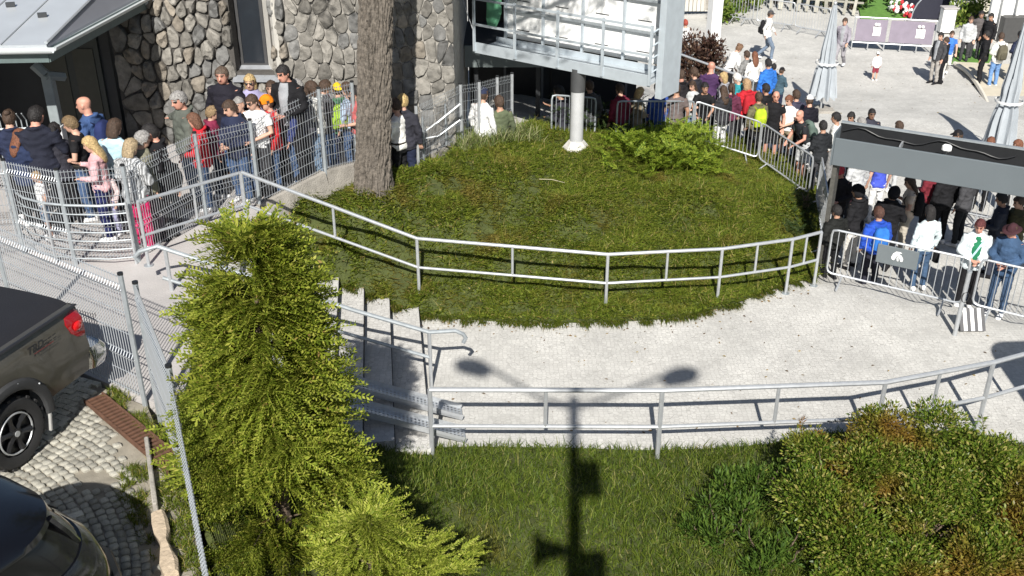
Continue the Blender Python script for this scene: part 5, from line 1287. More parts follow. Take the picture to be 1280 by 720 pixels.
# green feathery plants between grass and shrub
M_fern = leafmat('green_leafy_plants', [(0, (.035, .07, .012)), (.5, (.065, .12, .018)), (1, (.12, .18, .03))], None, .5, .25)
for i, (px, py, lab) in enumerate(((905, 650, 'dark green feathery plant at the left foot of the olive shrub'), (965, 690, 'green leafy plant low beside the olive shrub'), (935, 600, 'green leafy plant between the grass and the olive shrub, near the rail'))):
    b = at(px, py + 25, .15); bl = [((r.uniform(-.4, .4), r.uniform(-.35, .35), r.uniform(.12, .34)), (.22, .22, .2)) for _ in range(9)]
    shrub('leafy_plant', lab, b, bl, 3200, LEAFN, M_fern, .075, shell=.2, up=1.2, cat='plant', group='leafy plants beside the olive shrub')
# dark red shrub beyond the back queue
ds = at(862, 86, .1); ds.z = ground_z(ds.x, ds.y)
bl = [((r.uniform(-.75, .75), r.uniform(-.5, .5), r.uniform(.3, 1.55)), (.4, .4, .4)) for _ in range(26)]
shrub('red_leaved_shrub', 'dark purplish red shrub beyond the back queue beside the white pillar', ds, bl, 7000, LEAF, leafmat('dark_red_leaves', [(0, (.03, .016, .014)), (.6, (.075, .04, .03)), (.93, (.13, .085, .055)), (1, (.36, .3, .25))], None, .4, .2), .11, shell=.3)
# shrubs behind the picket fence and top left of the far plaza
M_far = leafmat('far_dark_foliage', [(0, (.012, .03, .008)), (.6, (.03, .06, .014)), (1, (.09, .13, .03))], None, .6, .2)
for i, px in enumerate((940, 975, 1010, 1045, 1070)):
    b = at(px, 6 + i * 2.5, -.75) + V(0, .9, 0); bl = [((r.uniform(-.7, .7), r.uniform(-.4, .4), r.uniform(.3, 1.5)), (.45, .45, .45)) for _ in range(14)]
    shrub('hedge_shrub', ('dark green hedge shrub behind the picket fence, ' + ('at its left end', 'second from the left', 'at its middle', 'second from the right', 'at its right end beside the lawn')[i]), b, bl, 1500, LEAF, M_far, .17, shell=.3, group='hedge behind the picket fence')
for i, (px, py, lab) in enumerate(((912, 10, 'yellow green shrub at the left edge of the far barriers'), (925, -2, 'pale green shrub behind the far barriers'), (1205, 14, 'green shrub on the slope above the cream wall'), (1228, -2, 'bushy green shrub at the top above the cream wall'))):
    b = at(px, py + 14, -.7); bl = [((r.uniform(-.6, .6), r.uniform(-.4, .4), r.uniform(.2, .7)), (.4, .4, .35)) for _ in range(10)]
    shrub('far_shrub', lab, b, bl, 1300, LEAF, leafmat('far_bright_foliage', [(0, (.05, .1, .015)), (.6, (.13, .2, .03)), (1, (.3, .34, .08))], None, .6, .25), .16, shell=.3)

# ------------------------------------------------------------------ pine trunk on the mound, crown above the frame
tb0 = at(466, 232, 1.95)
pine = empty('pine_tree', tb0, 'thick pine trunk with furrowed grey brown bark standing on the mound before the stone wall', 'tree')
NU, NV = 150, 330; HT = 11.0
vs = []
for j in range(NV + 1):
    z = HT * (j / NV) ** 1.15 - .25; R = .285 - .007 * z + .07 * math.exp(-(z + .1) * 2.6); cxx, cyy = .075 * z, 0
    for i in range(NU):
        a = 2 * pi * i / NU; s_ = Vector((cos(a) * 3.2, sin(a) * 3.2, z * .75)); w1 = noise.noise(s_ * .9) * .8
        rid = abs(noise.noise(Vector((cos(a) * 5.2 + w1 * .5, sin(a) * 5.2 + w1 * .5, z * 2.4)))); rid2 = abs(noise.noise(Vector((cos(a) * 11, sin(a) * 11, z * 6 + 9))))
        d = .042 * min(1, rid * 3.0) + .022 * min(1, rid2 * 3) + .010 * noise.noise(Vector((cos(a) * 30, sin(a) * 30, z * 14))) + (.03 * max(0, noise.noise(Vector((cos(a) * 1.8, sin(a) * 1.8, 3)))) * math.exp(-max(0, z) * 2) * 3)
        vs.append((cxx + (R + d - .03) * cos(a), cyy + (R + d - .03) * sin(a), z))
ii, jj = np.meshgrid(np.arange(NU), np.arange(NV)); ii, jj = ii.ravel(), jj.ravel()
fs = np.stack([jj * NU + ii, jj * NU + (ii + 1) % NU, (jj + 1) * NU + (ii + 1) % NU, (jj + 1) * NU + ii], 1)
bulk('trunk', np.array(vs), fs, 4, mat('furrowed_pine_bark', (.125, .108, .09), .95, 0, .5, 16, 1.0, 30), None, pine, smooth=True)
# limbs and needle tufts: they throw the dapples on the billboard
lm = MB(); pos, dirs = [], []; r = random.Random(4)
for k in range(32):
    z0 = r.uniform(6.9, 10.6); a = r.uniform(0, 2 * pi) if k > 20 else (-.75, -.5, -.25, -.95, .1, -.4, -.6, -.15, -.33, -.85, -.05, -.48, -.2, -2.3, -2.6, -2.1, -2.8, -2.45, -2.0, -1.8, -2.7)[k]; L_ = r.uniform(2.4, 4.2) if k > 20 else (4.4, 5.2, 4.6, 3.8, 4.5, 5.8, 5, 5.6, 6, 4.6, 5.4, 6.2, 6.4, 3.8, 4.4, 3.6, 4.6, 5, 3.4, 3.6, 3.8)[k]
    b0 = V(tb0.x + .1, tb0.y, tb0.z + z0 - 1.0); e = b0 + V(cos(a) * L_, sin(a) * L_, r.uniform(-.1, .9)); mid = lerp(b0, e, .5) + V(0, 0, .3)
    lm.tube([b0, mid, e], [.07, .045, .012], 7)
    for q in range(30):
        t = r.uniform(.3, 1.0); p = (lerp(b0, mid, t * 2) if t < .5 else lerp(mid, e, t * 2 - 1)) + V(r.uniform(-.5, .5), r.uniform(-.5, .5), r.uniform(-.2, .3))
        for s_ in range(5): pos.append(tuple(p - tb0 + V(r.uniform(-.12, .12), r.uniform(-.12, .12), r.uniform(-.1, .1)))); dirs.append((r.uniform(-1, 1), r.uniform(-1, 1), r.uniform(-.2, .9)))
part(pine, 'limb', lm, M_bark)
v, f = instance_np(*FR[1], np.array(pos), np.array(dirs), rng.uniform(0, 6, len(pos)), rng.uniform(.2, .34, len(pos))); bulk('crown', v, f, 4, leafmat('pine_needles', [(0, (.015, .035, .01)), (.6, (.03, .06, .015)), (1, (.06, .09, .03))], None, .6, .15), 'stuff', pine)
# loose twigs in the grass
a_, b_ = at(674, 225, 1.5), at(706, 227, 1.5); a_.z = mound_z(a_.x, a_.y) + .15; b_.z = mound_z(b_.x, b_.y) + .15
o = link('twig', MB().tube([a_, lerp(a_, b_, .5) + V(0, 0, .03), b_], [.007, .007, .004], 5).mesh('twig'), mat('bleached_wood', (.4, .36, .26), .9)); tag(o, 'pale dry twig lying in the mound grass', 'twig')
# fallen leaves and dirt on the paving
lp_, ld2 = [], []
r = random.Random(8)
for k in range(300):
    if k % 3: i = r.randrange(4, 16); p = mound_b[i].lerp(mound_b[i + 1], r.random()) + V(r.uniform(-.3, .3), -abs(r.gauss(.12, .25)), 0)
    else: p = at(r.uniform(560, 1250), r.uniform(395, 545), 0)
    if in_poly(np.array([p.x]), np.array([p.y]), MPOLY)[0]: continue
    lp_.append((p.x, p.y, max(0, p.z) + .012)); ld2.append((r.uniform(-1, 1), r.uniform(-1, 1), r.uniform(-.05, .12)))
for k in range(160): p = at(r.uniform(900, 1230), r.uniform(60, 150), -.5); lp_.append((p.x, p.y, ground_z(p.x, p.y) + .012)); ld2.append((r.uniform(-1, 1), r.uniform(-1, 1), .05))
v, f = instance_np(LEAF[0], LEAF[1], np.array(lp_), np.array(ld2), rng.normal(0, .3, len(lp_)), rng.uniform(.03, .075, len(lp_)))
bulk('fallen_leaves', v, f, 4, leafmat('dry_leaves', [(0, (.10, .06, .03)), (.5, (.22, .14, .06)), (1, (.38, .30, .14))]), 'stuff')
# ------------------------------------------------------------------ people
def remeshed(mb, vox, dec=None, it=2, wr=0.0, seed=0):
    """voxel-unite a set of overlapping volumes into one continuous skin"""
    me = mb.mesh('tmp'); o = bpy.data.objects.new('tmp', me); COL.objects.link(o)
    m = o.modifiers.new('r', 'REMESH'); m.mode = 'VOXEL'; m.voxel_size = vox
    if it: s = o.modifiers.new('s', 'SMOOTH'); s.iterations = it; s.factor = .5
    if dec: d = o.modifiers.new('d', 'DECIMATE'); d.ratio = dec
    dg = bpy.context.evaluated_depsgraph_get(); out = bpy.data.meshes.new_from_object(o.evaluated_get(dg))
    bpy.data.objects.remove(o); bpy.data.meshes.remove(me)
    if wr:
        n = len(out.vertices); co = np.empty(n * 3, np.float32); out.vertices.foreach_get('co', co); co = co.reshape(-1, 3)
        no = np.array([v.normal[:] for v in out.vertices])
        k = np.array([noise.noise(Vector((c[0] * 9, c[1] * 9, c[2] * 15 + seed))) + .6 * noise.noise(Vector((c[0] * 20, c[1] * 20, c[2] * 26 + seed))) for c in co])
        co += no * (k * wr)[:, None]; out.vertices.foreach_set('co', co.ravel())
    set_smooth(out, radians(80)); out.update(); return out

def ell(c, rx, ry, M=None, n=14):
    ring = []
    for i in range(n):
        a = 2 * pi * i / n; sx, sy = cos(a), sin(a); p = Vector((c[0] + rx * sx, c[1] + ry * sy, c[2])); ring.append(M @ p if M else p)
    return ring
TORSO = [(.80, 0, .145, .105), (.86, 0, .165, .118), (.93, -.005, .168, .122), (1.0, 0, .158, .112), (1.10, .005, .148, .105), (1.2, .008, .158, .11), (1.31, .005, .175, .115), (1.39, -.002, .178, .105), (1.44, -.008, .145, .085), (1.475, -.012, .085, .066)]
POSES = {
    # arms: right (elbow, wrist), left (elbow, wrist) relative to upright torso; legs: knee / ankle offsets
    'stand':  dict(ra=((.245, -.03, 1.14), (.25, .05, .89)), la=((-.245, -.03, 1.14), (-.25, .05, .89)), yaw=10, pit=-6),
    'front':  dict(ra=((.25, .02, 1.13), (.07, .24, 1.06)), la=((-.25, .02, 1.13), (-.06, .24, 1.04)), yaw=-12, pit=-14),
    'phone':  dict(ra=((.24, .07, 1.15), (.10, .30, 1.27)), la=((-.25, .0, 1.13), (-.08, .25, 1.08)), yaw=0, pit=-16),
    'lean':   dict(ra=((.25, .13, 1.18), (.14, .36, 1.10)), la=((-.25, .13, 1.18), (-.14, .36, 1.10)), yaw=15, pit=2, lean=20),
    'walk':   dict(ra=((.245, -.14, 1.16), (.24, -.10, .91)), la=((-.245, .10, 1.16), (-.23, .25, .96)), yaw=0, pit=-4, rl=((.10, .22, .50), (.10, .20, .09)), ll=((-.10, .05, .49), (-.10, -.30, .15))),
    'crossed': dict(ra=((.245, .06, 1.16), (-.07, .20, 1.20)), la=((-.245, .06, 1.16), (.07, .22, 1.14)), yaw=-20, pit=-4),
    'hips':   dict(ra=((.33, -.06, 1.17), (.20, .06, 1.00)), la=((-.245, -.02, 1.14), (-.25, .06, .90)), yaw=25, pit=-3),
    'reach':  dict(ra=((.40, .02, 1.27), (.62, .08, 1.16)), la=((-.245, .0, 1.14), (-.24, .10, .90)), yaw=30, pit=-10),
    'shade':  dict(ra=((.33, .12, 1.38), (.13, .19, 1.60)), la=((-.245, .0, 1.14), (-.22, .14, .93)), yaw=-8, pit=4),
    'sit':    dict(ra=((.24, .10, 1.17), (.14, .30, 1.02)), la=((-.24, .10, 1.17), (-.14, .30, 1.0)), yaw=5, pit=-18, lean=24),
}
for k in POSES: POSES[k].setdefault('lean', 0)
def pose_mats(ps):
    P = Vector((0, 0, .95)); Rl = Matrix.Translation(P) @ Matrix.Rotation(-radians(ps['lean']), 4, 'X') @ Matrix.Translation(-P)
    nb = Vector((0, -.012, 1.50))
    Hm = Rl @ Matrix.Translation(nb) @ Matrix.Rotation(radians(ps['yaw']), 4, 'Z') @ Matrix.Rotation(radians(ps['pit'] + ps['lean'] * .6), 4, 'X') @ Matrix.Translation(-nb) @ Matrix.Translation((0, .018, 1.635))
    return Rl, Hm
def limbs(ps, Rl):
    arms = []
    for s, key in ((1, 'ra'), (-1, 'la')):
        e, w_ = ps[key]; arms.append((Rl @ Vector((.165 * s, -.005, 1.415)), Rl @ Vector(e), Rl @ Vector(w_)))
    legs = []
    for s, key in ((1, 'rl'), (-1, 'll')):
        kn, an = ps.get(key, ((.105 * s, .025, .49), (.11 * s, -.02, .085))); legs.append((Vector((.088 * s, 0, .88)), Vector(kn), Vector(an)))
    return arms, legs
HEAD = [(-.118, .035, .030, .034), (-.105, .030, .046, .050), (-.075, .020, .060, .070), (-.035, .008, .069, .085), (.01, .0, .074, .094), (.05, -.004, .075, .097), (.085, -.006, .065, .084), (.108, -.006, .044, .056), (.118, -.006, .018, .022)]
def hand(mb, w_, d, side, curl=.5):
    d = d.normalized(); up = Vector((0, 0, 1)) if abs(d.z) < .8 else Vector((0, 1, 0)); s_ = d.cross(up).normalized() * side; n = s_.cross(d).normalized()
    if n.y < 0 and abs(d.z) > .8: n = -n
    mb.tube([w_ - d * .02, w_ + d * .03, w_ + d * .085], [(.026, .019), (.036, .016), (.036, .014)], 8)
    for k, (off, ln) in enumerate(((-.030, .062), (-.010, .074), (.010, .070), (.029, .054))):
        p = w_ + d * .082 + s_ * off; q = p + d * ln * .5 + n * ln * .1 * curl; e = q + d * ln * .42 + n * ln * .5 * curl
        mb.tube([p - d * .01, q, e], [.0105, .0098, .0085], 6)
    p = w_ + d * .025 + s_ * -.032; mb.tube([p, p + d * .035 - s_ * .025 + n * .008, p + d * .068 - s_ * .028 + n * .02], [.0125, .0115, .009], 6)
def build_body(pn):
    ps = POSES[pn]; Rl, Hm = pose_mats(ps); arms, legs = limbs(ps, Rl); mb = MB()
    mb.loft([ell((0, y, z), rx * .94, ry * .92, Rl) for z, y, rx, ry in TORSO] + [ell((0, -.005, 1.50), .058, .058, Rl)])
    nk = Rl @ Vector((0, -.012, 1.44)); mb.tube([nk, Hm @ Vector((0, -.02, -.06))], .054, 12)
    mb.loft([[Hm @ Vector((rx * cos(2 * pi * i / 16), y + ry * sin(2 * pi * i / 16), z)) for i in range(16)] for z, y, rx, ry in HEAD])
    mb.tube([Hm @ Vector((0, .088, .022)), Hm @ Vector((0, .104, -.012)), Hm @ Vector((0, .112, -.030)), Hm @ Vector((0, .092, -.038))], [.009, .012, .016, .012], 6)
    mb.tube([Hm @ Vector((-.03, .086, .034)), Hm @ Vector((.0, .094, .036)), Hm @ Vector((.03, .086, .034))], .009, 6)
    mb.ball(Hm @ Vector((0, .086, -.060)), (.022, .012, .010), 8, 6)
    for s in (-1, 1): mb.ball(Hm @ Vector((.078 * s, -.008, -.004)), (.012, .022, .034), 8, 6)
    for (sh_, e, w_), s in zip(arms, (1, -1)):
        mb.tube([sh_, lerp(sh_, e, .5), e, lerp(e, w_, .4), w_], [.052, .048, .039, .037, .026], 10); hand(mb, w_, w_ - e, s)
    for (h_, k, a), s in zip(legs, (1, -1)):
        mb.tube([h_ + V(0, 0, .04), lerp(h_, k, .5), k, lerp(k, a, .35), a], [.088, .075, .055, .053, .036], 10)
        mb.tube([a + V(0, -.05, -.04), a + V(0, .06, -.05), a + V(0, .17, -.062)], [(.034, .035), (.04, .03), (.034, .02)], 8)
    me = remeshed(mb, .012, .45, 1)
    Hi = Hm.inverted(); mi = []
    for p in me.polygons:
        c = Hi @ p.center; k = 0
        if c.y > .06:
            if abs(abs(c.x) - .031) < .018 and abs(c.z - .014) < .012: k = 1
            elif abs(c.x) < .024 and abs(c.z + .060) < .008: k = 2
            elif abs(abs(c.x) - .031) < .022 and abs(c.z - .036) < .006: k = 3
        mi.append(k)
    me.polygons.foreach_set('material_index', mi); return me, Hm
def build_top(pn, kind):
    ps = POSES[pn]; Rl, Hm = pose_mats(ps); arms, legs = limbs(ps, Rl); mb = MB(); g = .024 if kind == 'jacket' else .013
    hem = .80 if kind == 'jacket' else .86
    rows = [(z, y, rx + g + (.006 if z < 1.0 else 0), ry + g + (.008 if z < 1.25 else 0)) for z, y, rx, ry in TORSO if z >= hem]
    rows = [(r_[0], r_[1], r_[2], r_[3]) for r_ in rows]; rows.append((1.505 if kind == 'jacket' else 1.488, -.012, .072, .066))
    mb.loft([ell((0, y, z), rx, ry, Rl, 18) for z, y, rx, ry in rows])
    if kind == 'jacket': mb.tube([Rl @ Vector((.085 * cos(a), -.03 + .075 * sin(a), 1.47 - .02 * sin(a))) for a in np.linspace(-pi, 0, 9)], .03, 6)
    for sh_, e, w_ in arms:
        if kind == 'tee': mb.tube([sh_, lerp(sh_, e, .35), lerp(sh_, e, .62)], [.074, .068, .066], 10)
        elif kind == 'vest': mb.tube([sh_, lerp(sh_, e, .12)], [.07, .062], 10)
        else:
            q = .008 if kind == 'jacket' else 0; mb.tube([sh_, lerp(sh_, e, .5), e, lerp(e, w_, .5), lerp(e, w_, .97)], [.073 + q, .064 + q, .056 + q, .050 + q, .040 + q], 10)
    return remeshed(mb, .018, None, 1, .017 if kind == 'jacket' else .012, len(pn) * 1.7 + 1.3)
def build_bottom(pn, kind):
    ps = POSES[pn]; Rl, Hm = pose_mats(ps); arms, legs = limbs(ps, Rl); mb = MB()
    mb.loft([ell((0, y, z), rx + .012, ry + .012, None, 18) for z, y, rx, ry in [(.79, 0, .14, .10)] + TORSO[1:4]])
    for h_, k, a in legs:
        if kind == 'shorts': mb.tube([h_ + V(0, 0, .04), lerp(h_, k, .5), lerp(h_, k, .98)], [.105, .098, .092], 10)
        else: mb.tube([h_ + V(0, 0, .04), lerp(h_, k, .5), k, lerp(k, a, .5), a + V(0, 0, -.01)], [.102, .088, .071, .064, .058] if kind == 'trousers' else [.1, .08, .06, .052, .044], 10)
    return remeshed(mb, .018, None, 1, .013, len(pn) * 1.3 + 4.1)
def build_shoes(pn):
    ps = POSES[pn]; Rl, Hm = pose_mats(ps); arms, legs = limbs(ps, Rl); mb = MB()
    for h_, k, a in legs:
        z = a.z - .06
        mb.loft([[V(a.x + w_ * cos(t), a.y + yy, z + zz + hh * sin(t)) for t in np.linspace(0, 2 * pi, 12, endpoint=False)] for yy, w_, zz, hh in ((-.095, .022, .01, .03), (-.08, .042, .02, .05), (-.02, .046, .03, .058), (.05, .048, .012, .042), (.12, .052, .0, .032), (.175, .042, -.006, .024), (.195, .018, -.01, .012))])
    me = mb.mesh('shoes'); set_smooth(me, radians(60)); return me
def build_hair(kind):
    mb = MB(); 
    def shell(sc, front, low, top=.0, nap=-.05, seed=1.0):
        N, K = 30, 16; rings = []; vs = {}; fs = []
        for j in range(K + 1):
            th = pi * j / K
            for i in range(N):
                a = 2 * pi * i / N; d = Vector((sin(th) * cos(a), sin(th) * sin(a), cos(th)))
                rr_ = 1 + .10 * noise.noise(d * 4 + Vector((seed, 0, 0))) + .06 * noise.noise(d * 12)
                vs[j, i] = Vector((d.x * .083 * sc * rr_, -.004 + d.y * .106 * sc * rr_, .012 + d.z * .120 * sc * rr_))
        keep = lambda p: not ((p.y > front and p.z < .062 - .25 * (p.y - front) * 0) or p.z < (low if p.y < -.02 else (low + .06 if p.y < .02 else .01)))
        idx, V2, inner = {}, [], []
        for j in range(K):
            for i in range(N):
                q = [(j, i), (j + 1, i), (j + 1, (i + 1) % N), (j, (i + 1) % N)]; c = sum((vs[k_] for k_ in q), Vector()) / 4
                if not keep(c): continue
                for k_ in q:
                    if k_ not in idx: idx[k_] = len(V2); V2.append(vs[k_])
                fs.append(tuple(idx[k_] for k_ in q))
        mb.add(V2, fs)
    if kind in ('short', 'cropped'): shell(1.13 if kind == 'short' else 1.05, .05, -.07)
    elif kind == 'balding': shell(1.03, -.02, -.06)
    elif kind in ('long', 'bob', 'pony', 'bun'):
        shell(1.1, .05, -.10)
        if kind == 'long': mb.loft([[V(w_ * cos(t), y + d * sin(t), z) for t in np.linspace(0, 2 * pi, 14, endpoint=False)] for z, w_, d, y in ((.06, .085, .07, -.03), (-.05, .098, .065, -.05), (-.13, .105, .055, -.075), (-.22, .10, .045, -.095), (-.30, .07, .03, -.10), (-.34, .03, .015, -.10))])
        if kind == 'bob': mb.loft([[V(w_ * cos(t), y + d * sin(t), z) for t in np.linspace(0, 2 * pi, 14, endpoint=False)] for z, w_, d, y in ((.05, .09, .08, -.03), (-.05, .10, .075, -.04), (-.12, .10, .065, -.045), (-.155, .085, .05, -.045))])
        if kind == 'pony': mb.tube([V(0, -.1, .06), V(0, -.16, .05), V(0, -.17, -.06), V(0, -.14, -.2)], [.03, .04, .035, .012], 8)
        if kind == 'bun': mb.ball((0, -.09, .09), .05, 10, 8)
    elif kind in ('cap', 'capback'):
        s = 1 if kind == 'cap' else -1
        shell(1.09, .2, .03)
        mb.v = [p for p in mb.v]
        mb.loft([[V(.078 * cos(t) * k, s * (.085 + .085 * sin(t) * (1 if sin(t) > 0 else .2) * k), .042 - .02 * sin(t) * k + dz) for t in np.linspace(0, 2 * pi, 18, endpoint=False)] for k, dz in ((.9, .006), (1, .0), (.9, -.006))])
    elif kind == 'beanie': shell(1.12, .2, -.0); mb.ball((0, -.01, .13), .025, 8, 6)
    elif kind == 'hat':
        shell(1.08, .2, .035); mb.loft([[V(r_ * cos(t), r_ * 1.12 * sin(t), z + .012 * cos(2 * t)) for t in np.linspace(0, 2 * pi, 24, endpoint=False)] for r_, z in ((.08, .045), (.15, .03), (.152, .024), (.08, .036))])
    elif kind == 'hood': shell(1.22, .06, -.16); mb.tube([V(.1 * cos(a), -.03 + .09 * sin(a), -.15) for a in np.linspace(0, 2 * pi, 14)], .035, 6)
    elif kind == 'glasses':
        for s in (-1, 1): mb.ball((.033 * s, .098, .014), (.026, .008, .018), 10, 6); mb.tube([V(.058 * s, .092, .018), V(.082 * s, .0, .012)], .004, 4)
        mb.tube([V(-.01, .102, .018), V(.01, .102, .018)], .004, 4)
    me = mb.mesh(kind); 
    if kind not in ('glasses',):
        me.update()
        if kind in ('short', 'cropped', 'balding'):
            bm = bmesh.new(); bm.from_mesh(me); bmesh.ops.solidify(bm, geom=bm.faces[:], thickness=.008); bm.to_mesh(me); bm.free()
    set_smooth(me, radians(70)); return me
_lib = {}
def lib(key, fn, *a):
    if key not in _lib: _lib[key] = fn(*a)
    return _lib[key]
def hash_(s): return sum(ord(c) * (i % 7 + 1) for i, c in enumerate(s))
def inner_top(pn):
    """shirt front showing in the open jacket"""
    Rl, Hm = pose_mats(POSES[pn]); mb = MB().loft([[Rl @ Vector((w_ * 1.35 * cos(t), .118 + .03 * sin(t) + y, z)) for t in np.linspace(0, 2 * pi, 14, endpoint=False)] for z, w_, y in ((.86, .035, .016), (1.05, .045, .012), (1.25, .055, .010), (1.38, .06, -.004), (1.46, .05, -.035), (1.49, .045, -.045))])
    me = mb.mesh('inner_top'); set_smooth(me); return me
def belt():
    mb = MB().tube([V(.178 * cos(a), .134 * sin(a), .985) for a in np.linspace(0, 2 * pi, 24)], [(.008, .02)] * 24, 4); mb.box((0, .142, .985), (.04, .012, .035)); me = mb.mesh('belt'); set_smooth(me); return me
SKIN = {'fair': (.50, .30, .22), 'pink': (.52, .26, .19), 'tan': (.38, .215, .145), 'brown': (.20, .11, .07)}
def cloth(c, kind='plain'):
    key = 'cloth_%s_%s' % (kind, '_'.join('%d' % int(v * 255) for v in c))
    if key in MATS: return MATS[key]
    m = mat(key, c, .85, 0, .30, 6, .5, 60, spec=.2)
    if kind == 'stripe':
        n, l = m.node_tree.nodes, m.node_tree.links; hs = [x for x in n if x.type == 'HUE_SAT'][0]
        tc = n.new('ShaderNodeTexCoord'); wv = n.new('ShaderNodeTexWave'); wv.inputs['Scale'].default_value = 9; wv.bands_direction = 'X'; wv.inputs['Distortion'].default_value = .6
        cr = n.new('ShaderNodeMix'); cr.data_type = 'RGBA'; cr.inputs[6].default_value = (*[min(1, v * 1.15 + .03) for v in c], 1); cr.inputs[7].default_value = (*[v * .3 for v in c], 1)
        l.new(tc.outputs['Object'], wv.inputs['Vector']); l.new(wv.outputs['Fac'], cr.inputs[0]); l.new(cr.outputs[2], hs.inputs['Color'])
    return m
def objmat(o, i, m):
    while len(o.data.materials) <= i: o.data.materials.append(None)
    o.material_slots[i].link = 'OBJECT'; o.material_slots[i].material = m
def child(root, name, me, m, M=None):
    o = bpy.data.objects.new(name, me); COL.objects.link(o); o.parent = root; objmat(o, 0, m)
    if M is not None: o.matrix_local = M
    return o
# colours of cloth
BLK, CHAR, NAVY, BLUE, DENIM, LDEN = (.012, .012, .014), (.05, .05, .055), (.02, .026, .055), (.03, .11, .42), (.06, .10, .19), (.16, .23, .33)
WHT, GREY, LGREY, RED, PINK, HOT = (.72, .72, .72), (.20, .20, .20), (.45, .46, .47), (.45, .02, .03), (.60, .36, .38), (.62, .03, .14)
TEAL, GRN, OLIVE, KHAKI, BEIGE, LBLUE = (.03, .25, .29), (.02, .17, .08), (.09, .085, .045), (.24, .20, .14), (.50, .44, .36), (.42, .60, .68)
PURP, BROWN, MAROON, LAV, GGREEN, YEL = (.065, .03, .09), (.09, .05, .035), (.10, .02, .03), (.30, .28, .44), (.10, .11, .095), (.62, .44, .02)
HB, HBK, HBL, HGR, HRD, HWH = (.055, .032, .02), (.012, .010, .010), (.42, .30, .14), (.26, .25, .24), (.16, .06, .03), (.62, .60, .57)
